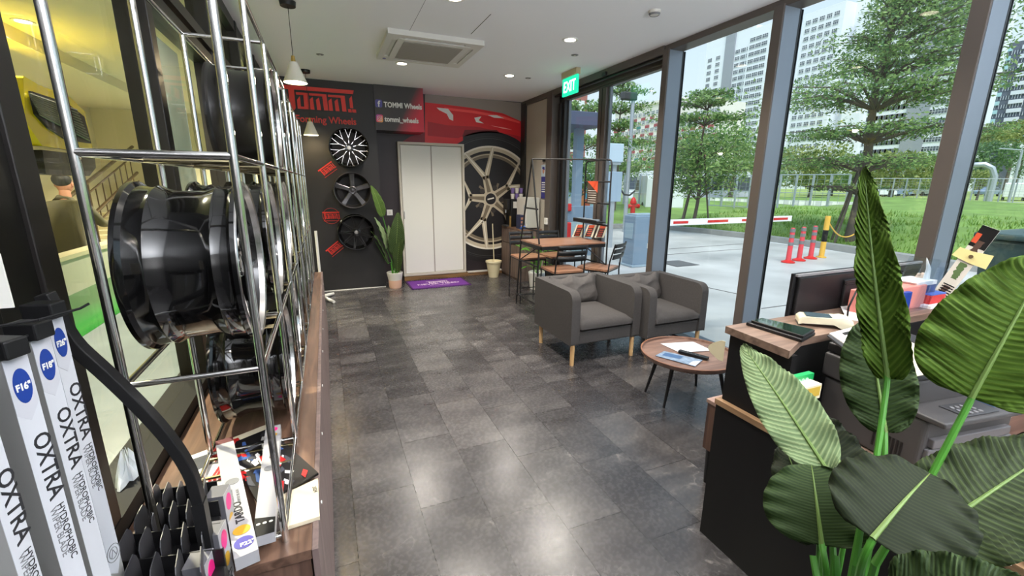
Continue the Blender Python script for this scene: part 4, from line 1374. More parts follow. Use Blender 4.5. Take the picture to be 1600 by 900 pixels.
# rack ------------------------------------------------
RX0, RX1 = -0.445, -0.178
ys = [1.148, 1.645, 2.15, 2.65, 3.11, 3.59, 4.07, 4.55, 5.02]
zt0, z_s, z_l = 2.135, 1.652, 1.156
rack = thing('display_rack', 'tall chrome tube rack holding the alloy wheels on the low cabinet', 'rack', (-0.31, 3.08, CT))
first = True
for i, y in enumerate(ys):
    for x in (RX0, RX1):
        top = 2.62 if i == 0 else zt0
        MB().cyl((x, y, CT), (x, y, top), 0.0095, n=12).build('post', CHROME, rack, True)
for x in (RX0, RX1):
    for z in (zt0, z_s, z_l, CT + 0.02):
        MB().cyl((x, ys[0], z), (x, ys[-1], z), 0.0075, n=10).build('long_rail', CHROME, rack, True)
for i, y in enumerate(ys):
    for z in (zt0, z_s, z_l, CT + 0.02):
        MB().cyl((RX0, y, z), (RX1, y, z), 0.007 if z != z_s or i else 0.009, n=10).build('cross_rail', CHROME, rack, True)
for i in range(len(ys) - 1):
    for z in (z_s, z_l, CT + 0.02):
        for t in (0.70, 0.92):
            y = ys[i] + (ys[i + 1] - ys[i]) * t
            MB().cyl((RX0, y, z), (RX1, y, z), 0.006, n=8).build('slat_rod', GOLDCH, rack, True)

# wheels ------------------------------------------------
def rim_profile(R, w_):
    h = w_ / 2
    o = [(R * .90, -h), (R * 1.0, -h), (R * 1.0, -h + .010), (R * .955, -h + .018), (R * .94, -h + .045), (R * .955, -h + .055), (R * .915, -h + .070), (R * .895, -h + .09), (R * .895, h - .08), (R * .93, h - .062), (R * .955, h - .052), (R * .94, h - .045), (R * .955, h - .018), (R * 1.0, h - .010), (R * 1.0, h), (R * .965, h)]
    i = [(R * .93, h - .02), (R * .90, h - .05), (R * .84, h - .07), (R * .82, 0), (R * .84, -h + .07), (R * .90, -h + .03)]
    return o + i

def wheel(label, R, w_, style, body, face, lipm, nsp=10, grp=None, cap=None, wf=1.0):
    """axis along local X, face towards +X, origin at the centre"""
    t = thing('alloy_wheel', label, 'wheel', (0, 0, 0), grp)
    MB().lathe(rim_profile(R, w_), (0, 0, 0), X_, 96, closed=True).build('barrel', body, t, True, local=True)
    h = w_ / 2
    MB().lathe([(R * .965, h), (R * 1.0, h), (R * 1.0, h + .003), (R * .99, h + .005), (R * .955, h + .002), (R * .93, h - .012)], (0, 0, 0), X_, 96).build('rim_lip', lipm, t, True, local=True)
    q = MB()
    hub = R * .24
    fx = h - .035
    q.lathe([(hub * .45, fx - .03), (hub, fx - .03), (hub, fx + .002), (hub * .80, fx + .008), (hub * .45, fx + .006)], (0, 0, 0), X_, 30, closed=True)
    def spoke(a0, a1, r0, r1, w0, w1, x0, x1, th=.028, mi=0):
        w0, w1 = w0 * wf, w1 * wf
        p0 = V((0, cos(a0), sin(a0)))
        p1 = V((0, cos(a1), sin(a1)))
        A, B = p0 * r0, p1 * r1
        d = (B - A).normalized()
        s = V((0, -d.z, d.y))
        vs = []
        for P_, w2, x in ((A, w0, x0), (A.lerp(B, .5), (w0 + w1) / 2 * .92, (x0 + x1) / 2 - .004), (B, w1, x1)):
            vs += [P_ - s * w2 + V((x - .004, 0, 0)), P_ - s * w2 * .7 + V((x, 0, 0)), P_ + s * w2 * .7 + V((x, 0, 0)), P_ + s * w2 + V((x - .004, 0, 0)), P_ + s * w2 + V((x - th, 0, 0)), P_ - s * w2 + V((x - th, 0, 0))]
        fs = []
        ms = []
        for k in range(2):
            o = k * 6
            for j in range(6): fs.append((o + j, o + (j + 1) % 6, o + 6 + (j + 1) % 6, o + 6 + j))
        n0 = len(q.v)
        q.add(vs, fs + [(5, 4, 3, 2, 1, 0), (12, 13, 14, 15, 16, 17)], 0)
        # machined top faces
        k0 = len(q.f) - len(fs) - 2
        for k in (1, 7): q.m[k0 + k] = 1
    rr = R * .925
    xe = h - .018
    if style == 'split':
        for k in range(nsp):
            a = 2 * pi * k / nsp
            spoke(a, a, hub * .85, R * .52, R * .050, R * .042, fx + .004, fx + .010)
            da = pi / nsp * .52
            spoke(a, a - da, R * .50, rr, R * .036, R * .030, fx + .010, xe)
            spoke(a, a + da, R * .50, rr, R * .036, R * .030, fx + .010, xe)
    elif style == 'five':
        for k in range(5):
            a = 2 * pi * k / 5 + pi / 2
            spoke(a, a, hub * .8, rr, R * .115, R * .15, fx + .004, xe, .04)
    elif style == 'mesh':
        for k in range(nsp):
            a = 2 * pi * k / nsp
            da = 2 * pi / nsp
            spoke(a, a + da * .45, hub * .85, rr, R * .034, R * .030, fx + .004, xe)
            spoke(a, a - da * .45, hub * .85, rr, R * .034, R * .030, fx + .004, xe)
    elif style == 'thin':
        for k in range(nsp):
            a = 2 * pi * k / nsp
            spoke(a, a + .10, hub * .85, rr, R * .045, R * .022, fx + .004, xe)
            spoke(a + .12, a + .10 + pi / nsp * .9, hub * .85, rr, R * .030, R * .018, fx, xe)
    q.build('spokes', [body if face is None else face[0], face[1] if face else body], t, local=True)
    MB().lathe([(0, fx + .012), (hub * .40, fx + .010), (hub * .45, fx), (hub * .45, fx - .02)], (0, 0, 0), X_, 24).build('center_cap', cap or body, t, True, local=True)
    for k in range(5):
        a = 2 * pi * k / 5 + .3
        MB().cyl((fx + .001, hub * .68 * cos(a), hub * .68 * sin(a)), (fx + .010, hub * .68 * cos(a), hub * .68 * sin(a)), hub * .10, n=10).build('bolt_hole', PLBLK, t, local=True)
    if style == 'split' and R > .25:
        for k in range(30):
            a = 2 * pi * k / 30
            MB().ball((h - .012, rr * cos(a), rr * sin(a)), .005, n=6).build('rivet', CHROME, t, local=True)
    return t

WH = {
    'blk': wheel('x', .216, .235, 'split', GLOSSBLK, (GLOSSBLK, MACH), MACH, 5),
    'sat': wheel('x', .216, .235, 'mesh', SATINBLK, (SATINBLK, GUN), MACH, 7),
    'gun': wheel('x', .216, .215, 'thin', mat('bronze_grey_alloy', (.10, .095, .085), .22, .8), (GUN, SILVER), MACH, 6),
    'sil': wheel('x', .216, .21, 'split', SATINBLK, (SILVER, MACH), CHROME, 7),
    'wht': wheel('x', .216, .215, 'five', GUN, (SILVER, SILVER), SILVER, 5),
}
GRP = None
lv = {0: 'bottom', 1: 'middle', 2: 'top'}
ordn = ['first bay nearest the camera', 'second bay from the camera', 'third bay from the camera', 'fourth bay from the camera', 'fifth bay from the camera', 'sixth bay from the camera', 'seventh bay from the camera', 'farthest bay by the back wall']
desc = {'blk': 'gloss black machined wheel', 'sat': 'satin black mesh wheel', 'gun': 'bronze grey thin spoke wheel', 'sil': 'silver faced wheel', 'wht': 'pale silver five spoke wheel'}
plan = {(1, 0): 'blk', (1, 1): 'blk', (0, 1): 'blk', (2, 2): 'sat', (1, 2): 'gun', (0, 2): 'sil', (2, 3): 'blk', (1, 3): 'wht', (0, 3): 'sat', (2, 4): 'sil', (1, 4): 'blk', (0, 4): 'blk', (2, 5): 'blk', (1, 5): 'sat', (0, 5): 'gun', (2, 6): 'sat', (1, 6): 'sil', (0, 6): 'blk', (2, 7): 'blk', (1, 7): 'gun', (0, 7): 'sat'}
used = set()
for (l, b), kx_ in plan.items():
    yc = (ys[b] + ys[b + 1]) / 2
    zb = (CT + 0.026, z_l + .006, z_s + .006)[l]
    lab = '%s on the %s rack level, %s' % (desc[kx_], lv[l], ordn[b])
    rx_ = -.312 + .012 * ((b * 7 + l * 3) % 3 - 1)
    pos = V((rx_, yc, zb + .219))
    if kx_ not in used:
        used.add(kx_)
        w_ = WH[kx_]
        w_.location = pos
        w_['label'] = lab
    else: w_ = dup(WH[kx_], pos, label=lab)
    w_['group'] = 'alloy wheels on the chrome rack'
    w_.rotation_euler = (random.uniform(0, 6.28), 0, 0)

# ------------------------------------------------ papers and blade boxes at the near end of the worktop
def frame_uv(p0, p1, w_, up=Z_):
    d = (p1 - p0).normalized()
    s = up.cross(d).normalized()
    return d, s, d.cross(s)
def flat_quad(mb, c, z, mi=0, th=.001):
    """c: four pixel corners laid on height z"""
    P_ = [atZ(px, py, z) for px, py in c]
    P_ = [V((p.x, p.y, z)) for p in P_]
    n0 = len(P_)
    mb.add(P_ + [p + V((0, 0, th)) for p in P_], [tuple(range(n0 - 1, -1, -1)), tuple(range(n0, 2 * n0))] + [(i, (i + 1) % n0, n0 + (i + 1) % n0, n0 + i) for i in range(n0)], mi)
    return mb
zc = CT + .001
CRD = mat('cream_card', S(216, 206, 180), .7)
cb = thing('catalogue', 'cream catalogue with year 2024 lying at the worktop front corner', 'catalogue', atZ(455, 790, zc))
flat_quad(MB(), ((405, 795), (497, 752), (500, 812), (418, 838)), zc, th=.012).build('cover', CRD, cb)
flat_quad(MB(), ((405, 796), (436, 781), (440, 828), (418, 837)), zc + .012).build('dark_band', mat('catalogue_dark', S(52, 44, 46), .5), cb)
p = atZ(492, 762, zc + .0135)
textmesh('lettering', '2024', .016, PLBLK, (p.x - .008, p.y + .008, zc + .0135), (0.2, -1, 0), (1, .2, 0), cb, depth=.0002)
cols = [(S(26, 24, 26), 'black'), (S(200, 34, 34), 'red'), (S(222, 222, 224), 'white'), (S(70, 72, 80), 'grey'), (S(60, 90, 150), 'blue')]
cm = [mat('print_' + n_, c, .4) for c, n_ in cols]
rnd = random.Random(5)
mg = thing('motorsport_magazine', 'motorsport magazine with black and red racing print under the blade boxes', 'magazine', atZ(440, 740, zc))
zz = zc + .014
flat_quad(MB(), ((352, 700), (420, 672), (498, 742), (405, 792)), zz, th=.008).build('cover', cm[0], mg)
pat = MB()
for i in range(55):
    u, v = rnd.random() * .9, rnd.random() * .9
    P0 = V((352, 700)); Pu = V((420 - 352, 672 - 700)); Pv = V((405 - 352, 792 - 700)); Pd = V((498, 742)) - V((420, 672)) - Pv
    c = P0 + Pu * u + Pv * v + Pd * (u * v)
    a = rnd.uniform(0, 3.14)
    l, s = rnd.uniform(3, 11), rnd.uniform(1.5, 4)
    dx, dy = V((cos(a), sin(a))) * l, V((-sin(a), cos(a))) * s
    flat_quad(pat, ((c - dx - dy)[:2], (c + dx - dy)[:2], (c + dx * .6 + dy)[:2], (c - dx + dy)[:2]), zz + .008 + .00005 * i, rnd.choice((1, 1, 2, 2, 3, 3, 4)), th=.0004)
pat.build('printed_shapes', cm, mg)
m2 = thing('tuning_brochure', 'white and red striped brochure poking out left of the blade boxes', 'brochure', atZ(320, 730, zc))
flat_quad(MB(), ((292, 716), (350, 694), (372, 752), (330, 770)), zc + .004, th=.004).build('cover', cm[2], m2)
pat = MB()
flat_quad(pat, ((330, 700), (349, 695), (352, 712), (336, 722)), zc + .0082, 1, .0005)
for k in range(4): flat_quad(pat, ((322 + k * 9, 757 - k * 3), (327 + k * 9, 756 - k * 3), (352 + k * 5, 720 - k * 3), (347 + k * 5, 721 - k * 3)), zc + .0082, 1, .0005)
flat_quad(pat, ((300, 718), (326, 709), (332, 724), (308, 735)), zc + .0082, 3, .0005)
pat.build('printed_shapes', cm, m2)
m3 = thing('tuning_brochure', 'red and cream brochure lying above the magazine at the rack foot', 'brochure', atZ(410, 690, zc))
flat_quad(MB(), ((352, 690), (418, 664), (432, 690), (372, 716)), zc + .002, th=.004).build('cover', CRD, m3)
pat = MB()
flat_quad(pat, ((352, 691), (372, 684), (392, 706), (372, 716)), zc + .0062, 1, .0005)
flat_quad(pat, ((385, 700), (425, 683), (432, 690), (390, 708)), zc + .0062, 0, .0005)
pat.build('printed_shapes', cm, m3)

BOXW = mat('blade_box_white', S(166, 166, 170), .35)
BOXG = mat('blade_box_grey', S(140, 140, 146), .35)
NAVY = mat('navy_badge', S(26, 58, 140), .4)
PINK = mat('pink_badge', S(232, 40, 130), .4)
PURP = mat('violet_badge', S(70, 66, 150), .4)
GOLDB = mat('gold_disc', S(206, 160, 52), .35)
TXT = mat('box_lettering_dark', S(40, 40, 44), .5)
TXTG = mat('box_lettering_grey', S(120, 122, 126), .5)

def oriented_box(name_part, t, o, U, W, N, lu, lw, ln, m, bevel=.001, at=(0, 0, 0)):
    return MB().prism([(at[0], at[1]), (at[0] + lu, at[1]), (at[0] + lu, at[1] + lw), (at[0], at[1] + lw)], o + N * at[2], U, W, N, ln).build(name_part, m, t, bevel=bevel)
def disc(t, name_part, o, U, W, N, cu, cw, ru, rw, m, dz=.0006, n=28):
    return MB().prism([(cu + ru * cos(2 * pi * k / n), cw + rw * sin(2 * pi * k / n)) for k in range(n)], o + N * dz, U, W, N, .0006).build(name_part, m, t)

def lying_box(label, pa, pb, wd, hgt, z, badge, word):
    """long blade box: pa near/bottom pixel centre, pb far pixel centre, lying on height z"""
    A, B = atZ(*pa, z + hgt), atZ(*pb, z + hgt)
    A.z = B.z = z
    U = (B - A).normalized()
    Wd = Z_.cross(U).normalized()
    L_ = (B - A).length
    o = A - Wd * wd / 2
    t = thing('wiper_blade_box', label, 'wiper blade box', A)
    MB().prism([(0, 0), (L_, 0), (L_, wd), (0, wd)], o, U, Wd, Z_, hgt).build('box', BOXW, t, bevel=.0012)
    top = o + Z_ * hgt
    return t, top, U, Wd, L_
t, top, U, Wd, L_ = lying_box('silver wiper blade box with violet badge leaning over the worktop edge', (385, 866), (350, 686), .052, .035, CT + .030, 0, '')
disc(t, 'size_badge', top, U, Wd, Z_, .045, .026, .022, .022, PURP)
MB().prism([(L_ - .03, 0), (L_, 0), (L_, .052), (L_ - .03, .052)], top, U, Wd, Z_, .0006).build('dark_end_print', mat('end_print_maroon', S(92, 46, 50), .5), t)
disc(t, 'gold_disc', top, U, Wd, Z_, .095, .026, .018, .02, GOLDB)
textmesh('lettering', 'F22"', .018, WHITE, top + U * .032 + Wd * .036 + Z_ * .0015, -Wd, U, t, depth=.0003, bold=.0004)
textmesh('lettering', 'TARDO', .028, TXT, top + U * .125 + Wd * .016 + Z_ * .0008, U, Wd, t, depth=.0003, bold=.0008)
textmesh('lettering', 'HYDROPHOBIC', .011, TXTG, top + U * .215 + Wd * .030 + Z_ * .0008, U, Wd, t, depth=.0003)
textmesh('lettering', 'WIPER BLADE', .011, TXTG, top + U * .215 + Wd * .015 + Z_ * .0008, U, Wd, t, depth=.0003)
disc(t, 'seal', top, U, Wd, Z_, .33, .026, .016, .018, TXTG)
t, top, U, Wd, L_ = lying_box('silver wiper blade box with black print lying behind the rack foot', (412, 836), (427, 665), .05, .03, CT + .026, 0, '')
MB().prism([(0, 0), (.06, 0), (.075, .05), (0, .05)], top, U, Wd, Z_, .0006).build('dark_end_print', PLBLK, t)
for k in range(3): disc(t, 'icon', top, U, Wd, Z_, .045, .010 + k * .015, .004, .005, WHITE, .0014, 12)
disc(t, 'size_badge', top, U, Wd, Z_, L_ - .03, .025, .015, .016, PINK)
disc(t, 'gold_disc', top, U, Wd, Z_, L_ - .07, .025, .012, .016, GOLDB)
disc(t, 'seal', top, U, Wd, Z_, L_ * .52, .025, .014, .016, TXTG)
textmesh('lettering', 'TARDO', .02, TXT, top + U * (L_ * .62) + Wd * .014 + Z_ * .0008, U, Wd, t, depth=.0003, bold=.0006)
# supports of the two boxes: the small stack beneath
# ------------------------------------------------ blade tray (divider tray) at the lower left
tr = thing('blade_divider_tray', 'black divider tray with rows of slots for wiper blades at the bottom left', 'tray', (-0.42, .85, 0))
# the tray's top plane, sloping towards the camera
TA, TB, TC_, TD = atZ(250, 765, .80), atZ(338, 752, .80), atZ(352, 905, .80), atZ(150, 930, .80)
def tp_(u, v):
    a = TA.lerp(TB, u); b = TD.lerp(TC_, u)
    return a.lerp(b, v)
vs = []
for z in (.80 - .045, .80 - .05 - .25):
    for c in (TA, TB, TC_, TD): vs.append((c.x, c.y, z))
MB().add(vs, [(0, 1, 2, 3), (7, 6, 5, 4), (0, 4, 5, 1), (1, 5, 6, 2), (2, 6, 7, 3), (3, 7, 4, 0)]).build('tray_base', PLBLK, tr, bevel=.003)
TRG = mat('tray_grey_edge', S(62, 62, 66), .35)
for j in range(5):
    v = j / 4.0
    a, b = tp_(0, v), tp_(1, v)
    q = MB()
    d = (b - a).normalized()
    n = V((-d.y, d.x, 0))
    q.add([a - V((0, 0, .05)), b - V((0, 0, .05)), b, a, a - V((0, 0, .05)) + n * .003, b - V((0, 0, .05)) + n * .003, b + n * .003, a + n * .003], [(0, 1, 2, 3), (4, 7, 6, 5), (3, 2, 6, 7), (0, 3, 7, 4), (1, 5, 6, 2), (0, 4, 5, 1)])
    q.build('cross_wall', PLBLK, tr)
for j in range(4):
    for i in range(5):
        u = (i + .05) / 5
        a, b = tp_(u, (j + .05) / 4), tp_(u, (j + .92) / 4)
        d = (b - a).normalized()
        n = V((-d.y, d.x, 0))
        L_ = (b - a).length
        prof = [(0, -.045), (L_, -.045), (L_, .018), (L_ - .010, .030), (L_ * .25, .034), (.006, .020), (0, .0)]
        MB().prism(prof, a, d, Z_, n, .0018).build('divider_fin', TRG, tr)
# upright boxes in the tray's right column
for i, (px, py, dpx) in enumerate(((322, 822, 0), (300, 868, 0), (332, 765, 0))):
    c = atZ(px, py, .79)
    t = thing('wiper_blade_box', ['black wiper blade box with pink badge in the tray middle row', 'black wiper blade box with pink badge at the bottom edge of the photo', 'dark wiper blade box in the tray corner beside the silver box'][i], 'wiper blade box', (c.x, c.y, .5))
    o = V((c.x, c.y, 0))
    U = (TB - TA).normalized()
    Wn = V((-U.y, U.x, 0))
    if Wn.y > 0: Wn = -Wn
    hgt = .80
    MB().prism([(0, 0), (.042, 0), (.042, .05), (0, .05)], V((c.x, c.y, .42)), U, Wn, Z_, hgt - .42).build('box', mat('slot_box_grey', S(96, 96, 102), .4), t, bevel=.001)
    # label face looking towards the room (+x)
    fo = V((c.x, c.y, .42)) + U * .042
    MB().prism([(0, .0), (.05, 0), (.05, hgt - .42), (0, hgt - .42)], fo, Wn, Z_, U, .0008).build('label_face', BOXW, t)
    disc(t, 'size_badge', fo, Wn, Z_, U, .025, hgt - .42 - .035, .016, .024, PINK, .001)
    disc(t, 'gold_disc', fo, Wn, Z_, U, .025, hgt - .42 - .09, .014, .018, GOLDB, .001)
    textmesh('lettering', 'TARDO', .026, TXT, fo + Wn * .014 + Z_ * (hgt - .42 - .12) + U * .001, -Z_, Wn, t, depth=.0003, bold=.0006)

# ------------------------------------------------ tall hydrophobic wiper boxes at the left edge
stand = thing('wiper_display_stand', 'black wiper display stand with curved arms at the left edge', 'display stand', (-.55, .8, 0))
def upbox(label, dist_y, fl, fr, top_y_px, size, word, btxt, ztop_px, key):
    pass
def tall_box(label, y, pTL, pTR, btxt, bleft_w=.05, hgt=.70):
    """front face plane normal towards the camera-ish; pTL,pTR: top corners of the printed face in pixels, at world y"""
    A, B = atY(*pTL, y), atY(*pTR, y + .030)
    zt = (A.z + B.z) / 2
    A.z = B.z = zt
    U = (B - A).normalized()
    N = U.cross(Z_).normalized()      # towards the camera
    if N.dot(CAM - A) < 0: N = -N
    wd = (B - A).length
    dp = .035
    t = thing('hydrophobic_wiper_box', label, 'wiper blade box', (A.x, A.y, zt - hgt))
    o = A - Z_ * hgt
    MB().prism([(0, 0), (wd, 0), (wd, hgt), (0, hgt)], o - N * dp, U, Z_, N, dp).build('box', mat('carton_grey', S(150, 150, 148), .5), t, bevel=.001)
    MB().prism([(0, .17), (wd * .5, .155), (wd, .19), (wd, hgt), (0, hgt)], o, U, Z_, N, .0007).build('white_face', mat('carton_white', S(196, 199, 206), .4), t)
    MB().prism([(0, .0), (wd, 0), (wd, .05), (0, .03)], o, U, Z_, N, .0007).build('maroon_foot', mat('carton_maroon', S(76, 34, 44), .5), t)
    MB().prism([(0, hgt), (wd, hgt), (wd, hgt - .075), (wd * .5, hgt - .10), (0, hgt - .085)], o, U, Z_, N, .0011).build('grey_crown', mat('carton_crown', S(188, 190, 198), .45), t)
    ou, oz = wd / 2, hgt - .045
    disc(t, 'size_badge', o, U, Z_, N, ou, oz, wd * .36, .027, NAVY, .0012)
    textmesh('lettering', btxt, .0145, WHITE, o + U * ou + Z_ * (oz - .006) + N * .0022, U, Z_, t, 'CENTER', .0003, .0005, sx=.75)
    textmesh('lettering', 'OXTRA', .033, TXT, o + U * (wd * .34) + Z_ * (hgt - .125) + N * .001, -Z_, U, t, depth=.0003, bold=.0004)
    textmesh('lettering', 'HYDROPHOBIC', .0145, TXT, o + U * (wd * .55) + Z_ * (hgt - .25) + N * .001, -Z_, U, t, depth=.0003)
    textmesh('lettering', 'WIPER BLADE', .0145, TXTG, o + U * (wd * .22) + Z_ * (hgt - .25) + N * .001, -Z_, U, t, depth=.0003)
    q = MB()
    cu, cz = wd / 2, .205
    for rr_ in (.016, .010): q.tube([o + U * (cu + rr_ * cos(k * pi / 10)) + Z_ * (cz + rr_ * 1.15 * sin(k * pi / 10)) + N * .001 for k in range(20)], .0009, 4, closed=True)
    q.tube([o + U * (cu - .006) + Z_ * (cz - .008) + N * .001, o + U * (cu) + Z_ * (cz + .008) + N * .001, o + U * (cu + .006) + Z_ * (cz - .008) + N * .001], .0009, 4)
    q.build('seal', TXTG, t)
    # hanger clip
    MB().box(-.016, .016, -.03, .018, -.006, .022, R=Matrix.Rotation(atan2(U.y, U.x), 3, 'Z'), c=(0, 0, 0)).xf(Matrix.Translation(A + U * (wd * .35) - N * .014 + Z_ * .008)).build('hanger_clip', PLBLK, t, bevel=.003)
    return t, A, U, N
tall_box('white tall wiper carton with F16 badge, second from the left edge', .80, (2, 568), (40, 548), 'F16"')
tall_box('white tall wiper carton with F18 badge, third from the left edge', .885, (48, 538), (76, 520), 'F18"')
tall_box('white tall wiper carton with F26 badge, rightmost and farthest', .965, (72, 502), (96, 492), 'F26"')
tall_box('white tall wiper carton cut by the left edge of the photo', .70, (-64, 610), (-28, 590), 'F14"')
# stand frame: base, back plate, pegs, curved arms
MB().box(-.74, -.36, .62, 1.02, 0.0, .03).build('base_plate', PLBLK, stand, bevel=.004)
MB().box(-.585, -.55, 1.0, 1.04, .03, 1.42).build('upright', PLBLK, stand, bevel=.004)
MB().tube([(-.57, 1.02, 1.36), (-.56, .9, 1.355), (-.52, .62, 1.33)], .006, 8).build('peg_rail', PLBLK, stand, True)
A = [atY(62, 462, 1.03), atY(105, 540, 1.03), atY(150, 578, 1.03), atY(200, 625, 1.03), atY(245, 672, 1.03), atY(275, 710, 1.03), atY(297, 748, 1.03), atY(308, 790, 1.03)]
q = MB()
vs, fs = [], []
pts = []
for i in range(len(A) - 1):
    for k in range(4): pts.append(A[i].lerp(A[i + 1], k / 4))
pts.append(A[-1])
for it in range(3): pts = [pts[0]] + [(pts[i - 1] + pts[i] * 2 + pts[i + 1]) / 4 for i in range(1, len(pts) - 1)] + [pts[-1]]
for i, p in enumerate(pts):
    d = (pts[min(i + 1, len(pts) - 1)] - pts[max(i - 1, 0)]).normalized()
    s = d.cross(Y_).normalized()
    w2 = .0105
    for a_, b_ in ((-w2, 0), (w2, 0), (w2, .03), (-w2, .03)): vs.append(p + s * a_ + Y_ * b_)
for i in range(len(pts) - 1):
    for j in range(4): fs.append((i * 4 + j, i * 4 + (j + 1) % 4, i * 4 + 4 + (j + 1) % 4, i * 4 + 4 + j))
fs += [(3, 2, 1, 0), tuple(len(vs) - 4 + j for j in range(4))]
q.add(vs, fs)
q.build('curved_arm', PLBLK, stand, bevel=.002)
e1 = A[-1]
MB().box(e1.x - .012, e1.x + .012, e1.y, e1.y + .03, 0.03, e1.z).build('arm_foot', PLBLK, stand)
MB().tube([(e1.x, e1.y + .015, .02), (-.56, 1.015, .02)], .012, 8).build('floor_bar', PLBLK, stand)
# wires of the pegs
for px0, py0, px1, py1 in ((-5, 510, 108, 492), (60, 500, 140, 478), (20, 540, 66, 508)):
    a, b = atY(px0, py0, .86), atY(px1, py1, .9)
    MB().tube([a, a.lerp(b, .8), b + Z_ * .004], .0022, 6).build('peg_wire', PLBLK, stand)
# white tissue on the sill
rnd = random.Random(9)
def tis(u, v):
    a = 2 * pi * u
    r = .045 * (0.25 + v) * (1 + .35 * sin(a * 3 + 1) + .2 * sin(a * 7))
    return V((-.635 + r * cos(a) * .45, 1.55 + r * sin(a), .70 + .07 * (1 - v) ** .7 * (1 + .4 * sin(a * 5)) + .002))
tag(MB().grid(tis, 28, 5).build('crumpled_tissue', mat('tissue_white', S(215, 222, 226), .8), solid=.0015), 'crumpled white tissue lying on the sill behind the curved black arm', 'tissue')
# white sheet and dark stuff at far left edge
p = atY(2, 450, .95)
tag(MB().box(p.x - .12, p.x + .006, .955, .958, p.z - .035, p.z + .055).build('white_notice', mat('sheet_paper', S(230, 228, 220), .7)), 'white notice sheet cut by the left edge above the cartons', 'notice')

# ================================================================== BACK WALL GRAPHICS AND OBJECTS
FY = 6.893
def logo(mb, o, U, W, N, w_, h_, d=.004, mi=0):
    """angular red word mark, unit box 1 wide, 1 high, top-left at o"""
    def P(pts): mb.prism([(x * w_, -y * h_) for x, y in pts], o, U, W, N, d, mi)
    P([(0, 0), (1, 0), (.985, .17), (.0, .17)])
    P([(.105, .17), (.18, .17), (.18, .98), (.14, 1.12), (.105, .9)])
    # second letter
    P([(.20, .28), (.36, .28), (.36, .38), (.20, .38)])
    P([(.295, .38), (.36, .38), (.36, 1.0), (.295, 1.0)])
    P([(.205, .62), (.25, .44), (.25, .9), (.295, .9), (.295, 1.0), (.205, 1.0)])
    for x0 in (.375, .63):
        P([(x0 - .0, .28), (x0 + .235, .28), (x0 + .235, .38), (x0 - .0, .38)])
        P([(x0 + .175, .38), (x0 + .235, .38), (x0 + .245, 1.0), (x0 + .185, 1.0)])
        P([(x0, .56), (x0 + .045, .44), (x0 + .055, 1.0), (x0 + .0, 1.0)])
        P([(x0 + .085, .56), (x0 + .13, .44), (x0 + .145, 1.0), (x0 + .09, 1.0)])
    P([(.925, .40), (.965, .25), (.975, .82), (.93, .82)])
    P([(.895, .87), (.945, .87), (.95, 1.02), (.90, 1.02)])
    P([(.955, .87), (1.01, .87), (1.015, 1.02), (.96, 1.02)])
sg = thing('wall_logo', 'large red angular word mark at the top of the black wall', 'sign', (0.05, FY, 2.5))
q = MB()
logo(q, V((-.43, FY, 2.835)), X_, Z_, -Y_, .92, .285, .012)
q.build('word_mark', LOGORED, sg)
tx = thing('wall_slogan', 'red slogan Flow-Forming Wheels under the large word mark', 'sign', (0.05, FY, 2.36))
textmesh('lettering', 'Flow-Forming Wheels', .125, LOGORED, (-.55, FY, 2.385), X_, Z_, tx, depth=.004, bold=.002, sx=.93)
MB().box(-.36, -.33, FY - .004, FY, 2.30, 2.325).build('red_dot', LOGORED, tx)
def sticker(label, cx, cz, ang, circle=False):
    t = thing('wall_sticker', label, 'sticker', (cx, FY, cz))
    U = V((cos(ang), 0, sin(ang)))
    W = V((-sin(ang), 0, cos(ang)))
    q = MB()
    o = V((cx, FY, cz)) - U * .115 + W * .05
    logo(q, o, U, W, -Y_, .23, .10, .002)
    q.prism([(.01, -.125), (.22, -.125), (.22, -.131), (.01, -.131)], o, U, W, -Y_, .002)
    q.build('word_mark', LOGORED, t)
    if circle:
        MB().tube([(cx + .112 * cos(k * pi / 18), FY - .001, cz - .01 + .112 * sin(k * pi / 18)) for k in range(36)], .003, 4, closed=True).build('ring', LOGORED, t)
sticker('small tilted red sticker beside the gap under the top wall wheel', .055, 1.775, radians(36))
sticker('round red ring sticker with word mark beside the middle wall wheel', .055, 1.125, 0, True)
sticker('small tilted red sticker beside the bottom wall wheel', .055, .645, radians(38))
for z in (2.0, 1.47, 1.12, .8): pass

# three wheels on the wall (face towards -y)
def wallwheel(label, x, z, R, style, body, face, lipm, nsp, cap=None, rot=0, wf=1.0):
    w_ = wheel(label, R, .20, style, body, face, lipm, nsp, cap=cap, wf=wf)
    w_.matrix_world = Matrix.Translation((x, FY - .102, z)) @ Matrix.Rotation(radians(-90), 4, 'Z') @ Matrix.Rotation(rot, 4, 'X')
    w_['category'] = 'wheel'
    return w_
DGUN = mat('dark_gunmetal', (0.085, 0.082, 0.085), 0.3, 0.85)
wallwheel('black wheel with silver split spokes and riveted lip, topmost on the black wall', .362, 2.06, .262, 'split', GLOSSBLK, (GLOSSBLK, MACH), GLOSSBLK, 10, SILVER, .3, .62)
wallwheel('gunmetal five spoke wheel in the middle of the black wall', .366, 1.48, .250, 'five', DGUN, (DGUN, DGUN), DGUN, 5)
wallwheel('gloss black multi spoke wheel lowest on the black wall', .372, .885, .252, 'mesh', GLOSSBLK, (GLOSSBLK, SATINBLK), GLOSSBLK, 9, SILVER, 0, .75)

